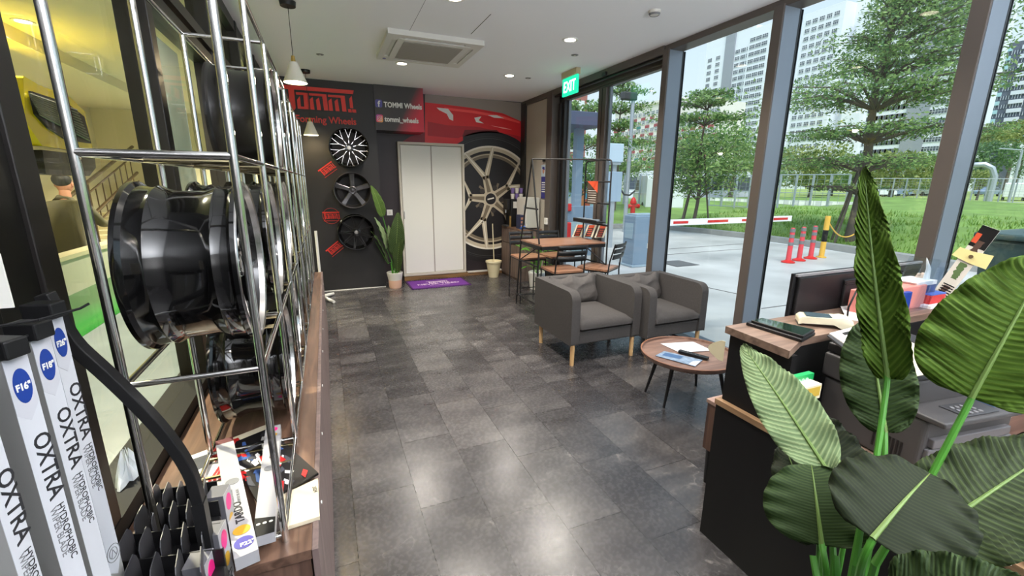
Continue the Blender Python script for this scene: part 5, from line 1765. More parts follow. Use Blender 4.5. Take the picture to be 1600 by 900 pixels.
# bulkhead lettering
bs = thing('bulkhead_sign', 'white social media names with blue and pink icons on the bulkhead', 'sign', (1.1, 6.88, 2.45))
FBB = mat('icon_blue', S(76, 72, 150), .4)
def icon(cx, cz, m):
    MB().prism(rrect(cx - .048, cx + .048, cz - .052, cz + .052, .022), (0, 6.88, 0), X_, Z_, -Y_, .006).build('icon', m, bs)
icon(.815, 2.688, FBB)
textmesh('lettering', 'f', .115, WHITE, (.80, 6.8735, 2.645), X_, Z_, bs, depth=.001, bold=.003)
textmesh('lettering', 'TOMMI Wheels', .098, WHITE, (.885, 6.879, 2.648), X_, Z_, bs, depth=.002, bold=.003, sx=.84)
IGM = mat('icon_sunset', S(226, 96, 110), .4)
n = IGM.node_tree.nodes; Lk = IGM.node_tree.links
t_ = n.new('ShaderNodeTexCoord'); g_ = n.new('ShaderNodeSeparateXYZ'); rp = n.new('ShaderNodeValToRGB'); sm = n.new('ShaderNodeMath')
sm.operation = 'SUBTRACT'
Lk.new(t_.outputs['Generated'], g_.inputs[0]); Lk.new(g_.outputs['Z'], sm.inputs[0]); Lk.new(g_.outputs['X'], sm.inputs[1])
m2_ = n.new('ShaderNodeMath'); m2_.operation = 'MULTIPLY_ADD'; m2_.inputs[1].default_value = .5; m2_.inputs[2].default_value = .5
Lk.new(sm.outputs[0], m2_.inputs[0]); Lk.new(m2_.outputs[0], rp.inputs[0]); Lk.new(rp.outputs[0], n['Principled BSDF'].inputs['Base Color'])
rp.color_ramp.elements[0].color = S(240, 190, 90) + (1,); rp.color_ramp.elements[1].color = S(160, 70, 180) + (1,)
e = rp.color_ramp.elements.new(.5); e.color = S(232, 70, 110) + (1,)
icon(.815, 2.487, IGM)
q = MB()
q.tube([V((.815, 6.872, 2.487)) + V((x, 0, z)) for x, z in rrect(-.03, .03, -.03, .03, .012)], .0035, 5, closed=True)
q.tube([(.815 + .014 * cos(k * pi / 10), 6.872, 2.487 + .014 * sin(k * pi / 10)) for k in range(20)], .003, 5, closed=True)
q.build('camera_glyph', WHITE, bs)
textmesh('lettering', 'tommi_wheels', .098, WHITE, (.885, 6.879, 2.452), X_, Z_, bs, depth=.002, bold=.003, sx=.84)

# ---------------- mural (flat print on the wall)
MY = 7.299
mu = thing('wall_mural', 'printed mural of a red car wing and a giant pale spoked wheel', 'mural', (2.3, MY, 0.1))
def P2(px, py): p = atY(px, py, 7.3); return (p.x, p.z)
def layer(name_, pts, m, k):
    MB().prism(pts, (0, MY, 0), X_, Z_, -Y_, .0006 * k).build(name_, m, mu)
M_ = lambda n_, r, g, b, rough=.45: mat(n_, S(r, g, b), rough)
layer('background', [(.775, .08), (3.215, .08), (3.215, HC - .005), (.775, HC - .005)], M_('mural_dark', 42, 34, 38), 1)
layer('taupe_sky', [P2(664, 147), P2(740, 153), P2(814, 161), P2(815, 192), P2(790, 180), P2(740, 172), P2(700, 167), P2(664, 165)], M_('mural_taupe', 146, 136, 128), 2)
redpts = [P2(664, 160), P2(700, 164), P2(740, 169), P2(785, 177), P2(815, 190), P2(815, 224), P2(800, 215), P2(785, 210), P2(765, 208), P2(745, 211), P2(726, 218), P2(712, 226), P2(664, 226), P2(664, 160)][:-1]
MUR = M_('mural_red', 216, 30, 38, .35)
layer('red_bodywork', [(1.10, 2.24), (1.455, 2.24), (1.455, 2.80)] + redpts[:13] , MUR, 3) if False else layer('red_bodywork', redpts, MUR, 3)
layer('red_bodywork', [P2(664, 205), P2(664, 226), P2(640, 226), P2(622, 226), P2(640, 214)], M_('mural_deep_red', 128, 24, 40), 2.5)
layer('bright_edge', [P2(695, 168), P2(740, 173), P2(785, 181), P2(812, 190), P2(812, 193), P2(780, 184), P2(740, 177), P2(690, 171)], M_('mural_bright_red', 246, 80, 76), 4)
layer('deep_edge', [P2(668, 190), P2(700, 196), P2(745, 198), P2(815, 214), P2(815, 222), P2(790, 208), P2(765, 203), P2(735, 206), P2(716, 216), P2(700, 215), P2(668, 212)], M_('mural_carmine', 178, 22, 36), 4)
layer('highlight', [P2(682, 168), P2(700, 170), P2(708, 180), P2(708, 189), P2(702, 186), P2(698, 178), P2(686, 172)], WHITE, 5)
layer('highlight', [P2(741, 184), P2(752, 182), P2(748, 188), P2(756, 193), P2(744, 191)], WHITE, 5)
layer('highlight', [P2(762, 180), P2(776, 180), P2(788, 185), P2(772, 184)], WHITE, 5)
layer('highlight', [P2(766, 196), P2(790, 200), P2(800, 203), P2(786, 201)], M_('mural_pink_light', 246, 170, 160), 5)
layer('trim_piece', [P2(726, 203), P2(776, 203), P2(782, 209), P2(765, 207), P2(745, 209), P2(722, 214)], M_('mural_maroon', 110, 20, 26), 5)
# wheel
cx, cz = 2.66, 1.325
def arcpts(r, a0, a1, n=48, ex=1.0): return [(cx + r * ex * cos(a0 + (a1 - a0) * k / n), cz + r * sin(a0 + (a1 - a0) * k / n)) for k in range(n + 1)]
def clipx(pts, x0=2.178, x1=3.213, z0=.085):
    return [(min(max(x, x0), x1), max(z, z0)) for x, z in pts]
def disc2(name_, r, m, k): layer(name_, clipx(arcpts(r, 0, 2 * pi, 96)[:-1]), m, k)
disc2('tyre', 1.12, M_('mural_tyre', 30, 28, 30), 5)
def annulus(name_, ra, rb, m, k):
    q = MB()
    n = 120
    A = clipx(arcpts(ra, 0, 2 * pi, n)[:-1])
    B = clipx(arcpts(rb, 0, 2 * pi, n)[:-1])
    vs = [(x, MY - .0006 * k, z) for x, z in A + B]
    q.add(vs, [(i, (i + 1) % n, n + (i + 1) % n, n + i) for i in range(n)])
    q.build(name_, m, mu, fixn=False)
GOLDM, GOLDD, GOLDL = M_('mural_champagne', 196, 184, 160), M_('mural_bronze', 118, 106, 88), M_('mural_pale', 232, 226, 212)
annulus('rim_ring', .80, .885, GOLDM, 6)
annulus('rim_ring', .855, .885, GOLDL, 7)
annulus('rim_ring', .76, .80, M_('mural_rim_dark', 34, 30, 30), 6)
annulus('rim_ring', .69, .76, GOLDD, 6)
annulus('rim_ring', .735, .75, GOLDM, 7)
annulus('tyre_line', 1.00, 1.006, M_('mural_grey', 84, 82, 84), 6)
def spk(a, r0, r1, w0, w1, m, k):
    d = V((cos(a), sin(a))); s = V((-sin(a), cos(a)))
    c = V((cx, cz))
    pts = [c + d * r0 - s * w0, c + d * r1 - s * w1, c + d * r1 + s * w1, c + d * r0 + s * w0]
    return layer('spoke', clipx([(p.x, p.y) for p in pts]), m, k)
def spk2(a0, r0, a1, r1, w0, w1, m, k):
    A = V((cx + r0 * cos(a0), cz + r0 * sin(a0))); B = V((cx + r1 * cos(a1), cz + r1 * sin(a1)))
    d = (B - A).normalized(); s = V((-d.y, d.x))
    layer('spoke', clipx([tuple(A - s * w0), tuple(B - s * w1), tuple(B + s * w1), tuple(A + s * w0)]), m, k)
for i in range(5):
    a = radians(90 + 14) + 2 * pi * i / 5
    b1, b2 = a + radians(17), a - radians(17)
    spk2(a, .12, a, .40, .075, .055, GOLDM, 8)
    spk2(a, .12, a, .40, .035, .020, GOLDD, 9.2)
    for b in (b1, b2):
        spk2(a, .36, b, .86, .045, .030, GOLDM, 8)
        spk2(a, .38, b, .86, .010, .008, GOLDL, 9)
    spk2(a + .45, .20, a + radians(30), .30, .02, .02, GOLDD, 7.6)
    layer('lug_bolt', [(cx + .205 * cos(a + .63) + .042 * cos(k * pi / 8), cz + .205 * sin(a + .63) + .042 * sin(k * pi / 8)) for k in range(16)], M_('mural_lug', 60, 54, 52), 9.5)
disc2('hub', .15, GOLDM, 9)
disc2('centre_cap', .095, M_('mural_cap', 34, 32, 34), 10)
layer('cap_mark', [(cx - .06, cz - .02), (cx + .06, cz + .005), (cx + .058, cz + .028), (cx - .062, cz + .003)], GOLDL, 11)
annulus('tyre_shine', 1.03, 1.035, M_('mural_grey2', 64, 62, 64), 6.2)

# ---------------- white door
dr = struct(MB().box(1.095, 2.165, 7.20, 7.296, .075, .115).box(1.095, 1.13, 7.20, 7.296, .115, 2.21).box(2.13, 2.165, 7.20, 7.296, .115, 2.21).box(1.13, 2.13, 7.20, 7.296, 2.17, 2.21).build('door_1', mat('door_frame_white', S(196, 190, 176), .5), bevel=.003))
DW = mat('door_white', S(222, 222, 214), .45)
MB().box(1.14, 1.615, 7.225, 7.262, .12, 2.165).build('door_leaf', DW, dr, bevel=.003)
MB().box(1.625, 2.125, 7.235, 7.272, .12, 2.165).build('door_leaf', DW, dr, bevel=.003)
MB().box(1.612, 1.628, 7.218, 7.262, .12, 2.165).build('meeting_stile', mat('stile_grey', S(160, 154, 144), .5), dr)
MB().box(1.146, 1.158, 7.212, 7.226, 1.02, 1.14).build('door_handle', mat('handle_steel', S(150, 150, 150), .35, .8), dr, bevel=.003)
# switch plate
p = atY(609, 332, 7.285)
t = thing('light_switch', 'small white light switch on the dark wall left of the white door', 'switch', (p.x, 7.3, p.z - .045))
MB().box(p.x - .045, p.x + .045, 7.284, 7.2975, p.z - .045, p.z + .045).build('plate', WHITE, t, bevel=.003)
MB().box(p.x - .018, p.x + .018, 7.279, 7.285, p.z - .025, p.z + .025).build('rocker', OFFW, t, bevel=.002)

# ---------------- purple mat
t = thing('door_mat', 'purple door mat with white lettering on the floor before the white door', 'mat', (1.57, 6.83, 0))
MB().box(1.10, 2.05, 6.55, 7.13, 0, .008).build('mat', mat('purple_carpet', S(104, 42, 138), .9, bump=.4, bscale=200), t, bevel=.002)
q = MB()
q.box(1.10, 2.05, 6.55, 6.575, .008, .010).box(1.10, 2.05, 7.105, 7.13, .008, .010).box(1.10, 1.125, 6.55, 7.13, .008, .010).box(2.025, 2.05, 6.55, 7.13, .008, .010)
q.build('border', mat('purple_border', S(66, 28, 86), .9), t)
MATW = mat('mat_print', S(214, 190, 214), .9)
q = MB()
logo(q, V((1.40, 6.98, .0085)), X_, Y_, Z_, .36, .11, .0008)
q.build('print', MATW, t)
textmesh('lettering', 'NEVER TIRED', .115, MATW, (1.575, 6.76, .009), X_, Y_, t, 'CENTER', .0005, .002)
textmesh('lettering', 'flow forming wheels', .04, MATW, (1.575, 6.69, .009), X_, Y_, t, 'CENTER', .0005)

# ---------------- big leaf helper
def leaf(mb_, B, T, w_, N=None, bend=0.1, fold=0.12, ripple=.004, nribs=22, p_=(.62, .62), nu=40, nv=12, twist=0.0, asym=0.0):
    """B base, T tip, w_ full width, N face normal; adds grid with uv"""
    B, T = V(B), V(T)
    L_ = (T - B).length
    d = (T - B).normalized()
    N = V(N) if N is not None else d.orthogonal()
    N = (N - d * N.dot(d)).normalized()
    Sd = d.cross(N)
    k0 = len(mb_.v)
    uvs = []
    vs = []
    for i in range(nu + 1):
        t = i / nu
        pr = max(0.0, sin(pi * (0.012 + 0.976 * t) ** p_[0])) ** p_[1]
        tw = twist * (t - .5)
        s_ = Sd * cos(tw) + N * sin(tw)
        n_2 = N * cos(tw) - Sd * sin(tw)
        for j in range(nv + 1):
            s = 2 * j / nv - 1
            ws = w_ / 2 * (1 + asym * (1 if s > 0 else -1))
            c = B + d * (L_ * t) + N * (bend * L_ * sin(pi * t * .9))
            rp_ = ripple * sin(2 * pi * (t - 0.13 * abs(s) ** 1.4) * nribs) * abs(s) ** .3
            ed = .006 * sin(t * 31 + s * 2) * abs(s) ** 3
            vs.append(c + s_ * (s * ws * pr) + n_2 * (fold * abs(s) * ws * pr * 2 + rp_ + ed))
            uvs.append(((s + 1) / 2, t))
    fs = [(i * (nv + 1) + j, (i + 1) * (nv + 1) + j, (i + 1) * (nv + 1) + j + 1, i * (nv + 1) + j + 1) for i in range(nu) for j in range(nv)]
    mb_.add(vs, fs)
    if mb_.uv is None: mb_.uv = []
    mb_.uv += uvs
def build_leaf(name, mb_, m, parent, rib=None):
    o = mb_.build(name, m, parent, smooth=False, fixn=False)
    me = o.data
    uvl = me.uv_layers.new(name='UVMap')
    for lp in me.loops: uvl.data[lp.index].uv = mb_.uv[lp.vertex_index]
    me.polygons.foreach_set('use_smooth', [True] * len(me.polygons))
    q = o.modifiers.new('thickness', 'SOLIDIFY')
    q.thickness = .0007
    return o
LFM = bigleaf('leaf_mid_green', S(78, 108, 50), S(150, 176, 96), .25)
LFL = bigleaf('leaf_pale_green', S(112, 134, 94), S(184, 200, 146), .08)
LFD = bigleaf('leaf_dark_green', S(44, 64, 34), S(110, 128, 70), .06)
STEM = mat('stem_green', S(70, 134, 42), .45)
STEMP = mat('midrib_green', S(104, 132, 64), .55)

# ---------------- back wall plant
def pot(label, name, x, y, r, h, m1, m2=None, split=.5, kind='pot'):
    t = thing(name, label, kind, (x, y, 0))
    MB().lathe([(0, 0), (r * .74, 0), (r * .80, h * .1), (r, h * .97), (r, h), (r * .92, h), (r * .88, h * .9), (0, h * .88)], (x, y, 0), n=32).build('pot', m1, t, True)
    return t
bp_ = thing('potted_plant', 'leafy bird of paradise plant in a white and pink pot by the black wall', 'potted plant', (.875, 6.78, 0))
x, y = .89, 6.78
PINKP = mat('pot_blush', S(214, 172, 150), .7)
MB().lathe([(0, 0), (.085, 0), (.095, .02), (.10, .13)], (x, y, 0), n=32).build('pot_base', PINKP, bp_, True)
MB().lathe([(.10, .13), (.122, .245), (.118, .25), (.108, .24), (.10, .18), (0, .17)], (x, y, 0), n=32).build('pot_rim', OFFW, bp_, True)
for (base, tip, w_, N_, mm, st0) in (((598, 338), (579, 290), .15, (0.3, -1, .2), LFM, (.01, 0)), ((604, 388), (584, 340), .12, (.8, -.6, .1), LFL, (-.02, 0)),
                                     ((618, 400), (622, 332), .24, (-.1, -1, .1), LFD, (.03, .02)), ((621, 425), (630, 350), .16, (-.5, -.8, .2), LFD, (.04, .0)),
                                     ((606, 412), (578, 362), .13, (.9, -.3, 0), LFD, (-.03, .02)), ((611, 385), (607, 352), .09, (0, -1, 0), LFL, (0, -.03))):
    a, b = atY(*base, 6.74), atY(*tip, 6.72)
    q = MB()
    leaf(q, a, b, w_, N_, .08, .1, .002)
    build_leaf('leaf', q, mm, bp_)
    MB().tube([(x + st0[0], y + st0[1], .17), (x + st0[0] * 1.5, y + st0[1], .4), a, a.lerp(b, .7) + V((0, .004, 0))], [.009, .008, .006, .003], 6).build('stalk', STEM, bp_, True)
# ---------------- cream pot with stick
cp2 = thing('plant_pot', 'cream ribbed pot holding a pale stick beside the sideboard', 'pot', (2.60, 7.02, 0))
x, y = 2.60, 7.0
pr = [(0, 0), (.085, 0)]
for k in range(7): pr += [(.088 + k * .0055, .02 + k * .033), (.091 + k * .0055, .036 + k * .033)]
pr += [(.128, .255), (.140, .26), (.140, .285), (.128, .287), (.12, .26), (0, .23)]
MB().lathe(pr, (x, y, 0), n=36).build('pot', CREAM, cp2, True)
MB().cyl((x + .01, y, .22), (x - .01, y + .02, .92), .008, n=10).build('stick', CREAM, cp2)

# ---------------- sideboard with coffee machine
sb = thing('sideboard', 'grey walnut sideboard along the beige panel near the mural', 'sideboard', (3.05, 6.87, 0))
SBF = wood('sideboard_walnut', S(92, 78, 70), S(132, 114, 104), 'Z', .5)
MB().box(2.86, 3.24, 6.46, 7.25, .0, .84).build('body', SBF, sb)
MB().box(2.85, 3.245, 6.45, 7.25, .84, .865).build('top', WALNUTX, sb, bevel=.002)
for y0, y1 in ((6.48, 6.86), (6.87, 7.24)):
    MB().box(2.843, 2.860, y0, y1, .60, .83).build('drawer', SBF, sb, bevel=.002)
    d_ = MB().box(2.843, 2.860, y0, y1, .04, .59).build('door', SBF, sb, bevel=.002)
MB().box(2.842, 2.861, 6.47, 7.25, .592, .600).build('shadow_gap', PLBLK, sb)
cm_ = thing('coffee_machine', 'black coffee machine on the sideboard before the mural', 'coffee machine', (2.98, 7.05, .865))
MB().box(2.90, 3.10, 6.95, 7.18, .865, 1.33).build('body', PLBLK, cm_, bevel=.012)
MB().box(2.84, 2.90, 6.97, 7.16, 1.15, 1.33).build('brew_head', PLBLK, cm_, bevel=.012)
MB().box(2.82, 2.90, 6.97, 7.16, .865, .89).build('drip_tray', DKGREY, cm_, bevel=.004)
MB().cyl((2.85, 7.06, 1.10), (2.85, 7.06, 1.15), .012, n=10).build('spout', GALV, cm_)
MB().box(2.94, 3.04, 6.943, 6.951, 1.18, 1.29).build('front_panel', OFFW, cm_)
MB().cyl((2.88, 6.93, .866), (2.88, 6.93, 1.05), .018, n=12).build('steel_flask', mat('flask_gold', S(160, 130, 80), .4, .6), cm_)
fr_ = thing('mini_fridge', 'pale grey boxy water dispenser standing on the sideboard end', 'appliance', (3.15, 6.6, .865))
MB().box(2.99, 3.22, 6.50, 6.88, .865, 1.37).build('body', mat('fridge_grey', S(186, 186, 178), .4), fr_, bevel=.008)
MB().box(2.975, 2.99, 6.51, 6.87, .89, 1.36).build('door', OFFW, fr_, bevel=.004)
MB().box(2.968, 2.976, 6.55, 6.57, 1.0, 1.25).build('handle', GALV, fr_)
MB().box(2.99, 3.22, 6.497, 6.50, .87, .885).build('foot_strip', PLBLK, fr_)
bxs = thing('snack_box', 'dark blue printed box before the pale grey appliance', 'box', (2.93, 6.62, .865))
MB().box(2.89, 2.965, 6.52, 6.70, .866, 1.09).build('box', mat('box_navy', S(38, 44, 76), .5), bxs, bevel=.002)
for k in range(3): MB().box(2.895, 2.955, 6.515, 6.521, .90 + k * .06, .935 + k * .06).build('print', mat('box_print', S(170, 120, 96), .5), bxs)
fb = thing('cloth', 'blue and grey folded cloth on the sideboard corner', 'cloth', (2.92, 6.48, .865))
def clf(u, v): return V((2.87 + .10 * u, 6.455 + .06 * v, .885 + .03 * sin(u * 6) * sin(v * 4 + 1) + .02 * u * (1 - v)))
MB().grid(clf, 12, 8).build('cloth', mat('cloth_blue', S(58, 108, 190), .8), fb, solid=.012)
CUPV = mat('cup_violet', S(110, 92, 150), .5)
for k in range(3):
    for j in range(2):
        tag(MB().lathe([(0, 1.332 + j * .095), (.028, 1.332 + j * .095), (.038, 1.42 + j * .095), (.034, 1.42 + j * .095), (.026, 1.34 + j * .095), (0, 1.34 + j * .095)], (2.95 + k * .078, 7.0, 0), n=18).build('paper_cup', CUPV if (k + j) % 2 else OFFW, smooth=True),
            '%s paper cup, %s row, %s on the coffee machine' % ('violet' if (k + j) % 2 else 'white', ('lower', 'upper')[j], ('leftmost', 'middle', 'rightmost')[k]), 'cup', 'paper cups on the coffee machine')
# poster and socket on the right return
t = thing('promo_poster', 'blue advertising poster with a person in cap hung on the beige panel', 'poster', (3.245, 6.40, 1.38))
POB = mat('poster_blue', S(44, 44, 120), .5)
MB().box(3.238, 3.248, 6.335, 6.50, 1.36, 1.88).build('sheet', POB, t)
MB().box(3.235, 3.238, 6.335, 6.50, 1.70, 1.88).build('photo_area', mat('poster_photo', S(170, 186, 200), .5), t)
MB().prism([(.0 + 6.42 + .035 * cos(k * pi / 8), 1.79 + .045 * sin(k * pi / 8)) for k in range(16)], (3.2345, 0, 0), Y_, Z_, -X_, .001).build('face_print', SKIN, t)
MB().prism([(6.37, 1.80), (6.46, 1.82), (6.455, 1.85), (6.385, 1.85)], (3.233, 0, 0), Y_, Z_, -X_, .001).build('cap_print', POB, t)
for k in range(5): MB().box(3.2345, 3.238, 6.36, 6.47, 1.60 - k * .035, 1.615 - k * .035).build('text_line', WHITE, t)
MB().box(3.22, 3.25, 6.39, 6.44, 1.93, 1.96).build('clip', PLBLK, t)
t = thing('wall_socket', 'white socket on the bronze post beside the entrance', 'socket', (3.215, 6.24, .98))
MB().box(3.20, 3.22, 6.19, 6.29, .96, 1.06).build('plate', WHITE, t, bevel=.003)
MB().box(3.196, 3.201, 6.22, 6.235, 1.0, 1.03).build('switch', OFFW, t)
# foliage plant behind the table
gp = thing('potted_plant', 'bright green leafy plant on the floor under the tall table', 'potted plant', (2.93, 5.95, 0))
MB().lathe([(0, 0), (.11, 0), (.14, .26), (.13, .27), (.12, .24), (0, .22)], (2.93, 5.95, 0), n=28).build('pot', WHITE, gp, True)
fo = MB()
rnd = random.Random(4)
for i in range(70):
    a = rnd.uniform(0, 6.28)
    r = rnd.uniform(.05, .24)
    z = rnd.uniform(.35, .80)
    c = V((2.93 + r * cos(a), 5.95 + r * sin(a) * 1.1, z))
    d = V((cos(a), sin(a), rnd.uniform(-.4, .6))).normalized()
    s = d.cross(Z_).normalized() * .035
    fo.add([c, c + d * .06 + s, c + d * .13, c + d * .06 - s], [(0, 1, 2, 3)])
    if i % 3 == 0: fo.tube([(2.93, 5.95, .22), c.lerp(V((2.93, 5.95, .22)), .4) + V((0, 0, .05)), c], .003, 4)
fo.build('foliage', leafy('bright_foliage', S(70, 150, 40), S(130, 200, 70), .3), gp, fixn=False)
# white base at the wall
sbz = thing('pedestal_stand', 'white splayed floor stand feet showing past the far end of the cabinet', 'stand', (-.16, 6.46, 0))
for pe in (atZ(521, 459, .02), atZ(522, 472, .02)):
    MB().tube([(-.16, 6.46, .03), ((pe.x - .16) / 2, (pe.y + 6.46) / 2, .03), (pe.x, pe.y, .022)], [.028, .024, .02], 8).build('foot', WHITE, sbz, True)
MB().cyl((-.16, 6.46, .02), (-.16, 6.46, .95), .018, n=14).build('pole', WHITE, sbz)

# ================================================================== CEILING OBJECTS
ac = thing('ceiling_air_conditioner', 'white square cassette air conditioner in the ceiling', 'air conditioner', (1.10, 4.89, HC))
x0, x1, y0, y1 = .64, 1.555, 4.42, 5.35
ACW = mat('ac_white', S(214, 212, 206), .5)
q = MB()
zb = HC - .045
g0, g1 = .060, .108
q.box(x0, x1, y0, y0 + g0, zb, HC).box(x0, x1, y1 - g0, y1, zb, HC).box(x0, x0 + g0, y0 + g0, y1 - g0, zb, HC).box(x1 - g0, x1, y0 + g0, y1 - g0, zb, HC)
q.box(x0 + g1, x1 - g1, y0 + g1, y1 - g1, zb - .003, HC)
for sx0, sx1 in ((x0 + g0, x0 + .17), (x1 - .17, x1 - g0)):
    for sy0, sy1 in ((y0 + g0, y0 + .17), (y1 - .17, y1 - g0)): q.box(sx0, sx1, sy0, sy1, zb + .0005, HC)
q.build('panel', ACW, ac)
q = MB()
q.box(x0 + .05, x1 - .05, y0 + .05, y1 - .05, HC - .012, HC - .002)
q.build('slot_recess', mat('slot_brown', S(74, 66, 58), .7), ac)
for a_ in ((x0 + .16, x1 - .16, y0 + .068, y0 + .100), (x0 + .16, x1 - .16, y1 - .100, y1 - .068)): MB().box(*a_, zb + .012, zb + .018).build('vane', ACW, ac, bevel=.002)
for a_ in ((x0 + .068, x0 + .100, y0 + .16, y1 - .16), (x1 - .100, x1 - .068, y0 + .16, y1 - .16)): MB().box(*a_, zb + .008, zb + .016, R=Matrix.Rotation(radians(20), 3, 'Y')).build('vane', ACW, ac, bevel=.002)
q = MB()
for k in range(26): q.box(x0 + .17, x1 - .17, y0 + .17 + k * .0232, y0 + .182 + k * .0232, zb - .010, zb - .003)
q.build('intake_grille', mat('grille_taupe', S(150, 144, 134), .6), ac)
MB().cyl((x0 + .07, y1 - .07, zb - .003), (x0 + .07, y1 - .07, zb + .001), .018, n=16).build('badge', mat('ac_badge', S(90, 90, 150), .4), ac)
for x, y, r, lb_ in ((2.545, 3.152, .048, 'round white smoke detector on the ceiling near the glazing head'),):
    t = thing('smoke_detector', lb_, 'detector', (x, y, HC))
    MB().lathe([(0, HC - .032), (r * .7, HC - .030), (r, HC - .012), (r * 1.02, HC)], (x, y, 0), n=28).build('body', OFFW, t, True)
    MB().lathe([(r * .75, HC - .033), (r * .95, HC - .02)], (x, y, 0), n=28).build('vent_ring', PLGREY, t, True)
for x, y, lb_ in ((.077, 5.593, 'small recessed sprinkler plate near the hanging lamps'), (2.588, 5.649, 'small sprinkler plate right of the farthest downlight'), (2.6, 4.48, 'small sprinkler plate above the exit sign')):
    t = thing('sprinkler_plate', lb_, 'sprinkler', (x, y, HC))
    MB().lathe([(0, HC - .006), (.030, HC - .006), (.040, HC - .001), (.04, HC)], (x, y, 0), n=24).build('plate', mat('plate_grey', S(120, 118, 116), .5), t, True)
    MB().cyl((x, y, HC - .012), (x, y, HC - .005), .012, n=12).build('cap', OFFW, t)
# pendants
SHADE = mat('pendant_cream', S(226, 222, 208), .5)
def pendant(label, x, y, ztop, zbot, first=None):
    t = thing('pendant_lamp', label, 'lamp', (x, y, HC), 'cone pendant lamps above the rack')
    MB().cyl((x, y, HC - .035), (x, y, HC), .055, .06, 24).build('canopy', PLBLK, t, True)
    MB().cyl((x, y, ztop + .03), (x, y, HC - .03), .0025, n=6).build('cord', PLBLK, t)
    MB().cyl((x, y, ztop - .005), (x, y, ztop + .045), .018, .012, 16).build('brass_neck', BRASS, t, True)
    MB().lathe([(.028, ztop), (.088, zbot), (.085, zbot), (.026, ztop - .006)], (x, y, 0), n=36, closed=True).build('shade', SHADE, t, True)
    b = MB().ball((x, y, zbot + .045), .034, n=14).build('bulb', mat('bulb_glow', (1, .8, .4), emit=(1, .72, .32), es=9), t, True)
    ld = bpy.data.lights.new('pendant_bulb', 'POINT')
    ld.energy = 6
    ld.color = (1, .78, .45)
    ld.shadow_soft_size = .035
    lo = bpy.data.objects.new('pendant_light', ld)
    COL.objects.link(lo)
    lo.parent = t
    lo.location = (0, 0, zbot - .005 - HC)
p1, p2 = atY(460, 97, 4.13), atY(460, 129, 4.13)
pendant('larger near cone pendant lamp hanging at the top left of the black wall', -.142, 4.135, p1.z, p2.z)
p1, p2 = atY(480, 190, 6.41), atY(481, 211, 6.41)
pendant('smaller far cone pendant lamp hanging before the red slogan', -.100, 6.41, p1.z, p2.z)
# exit sign
ex = thing('exit_sign', 'green glowing EXIT sign hanging from the ceiling at the entrance', 'exit sign', (2.9, 5.09, 2.9))
EXG = mat('exit_green', S(20, 190, 140), .4, emit=S(20, 200, 150), es=.9)
EXW = mat('exit_white', (1, 1, 1), .4, emit=(1, 1, 1), es=1.2)
xe = 2.9
za, zb_ = atX(880, 125, xe).z, atX(880, 152, xe).z
ya, yb = atX(880, 130, xe).y, atX(903, 130, xe).y
MB().box(xe - .012, xe + .012, yb, ya, zb_, za).build('lit_panel', EXG, ex, bevel=.003)
textmesh('lettering', 'EXIT', (za - zb_) * .86, EXW, (xe - .0135, (ya + yb) / 2, zb_ + (za - zb_) * .20), -Y_, Z_, ex, 'CENTER', .0008, .002, sx=.8)
MB().box(xe - .03, xe + .03, yb, ya, za, za + .07).build('housing', mat('exit_housing', S(190, 176, 140), .5), ex, bevel=.004)
for yy_ in (yb + .05, (ya + yb) / 2, ya - .05): MB().cyl((xe, yy_, za + .06), (xe, yy_, HC), .004, n=6).build('hanger_rod', DKGREY, ex)

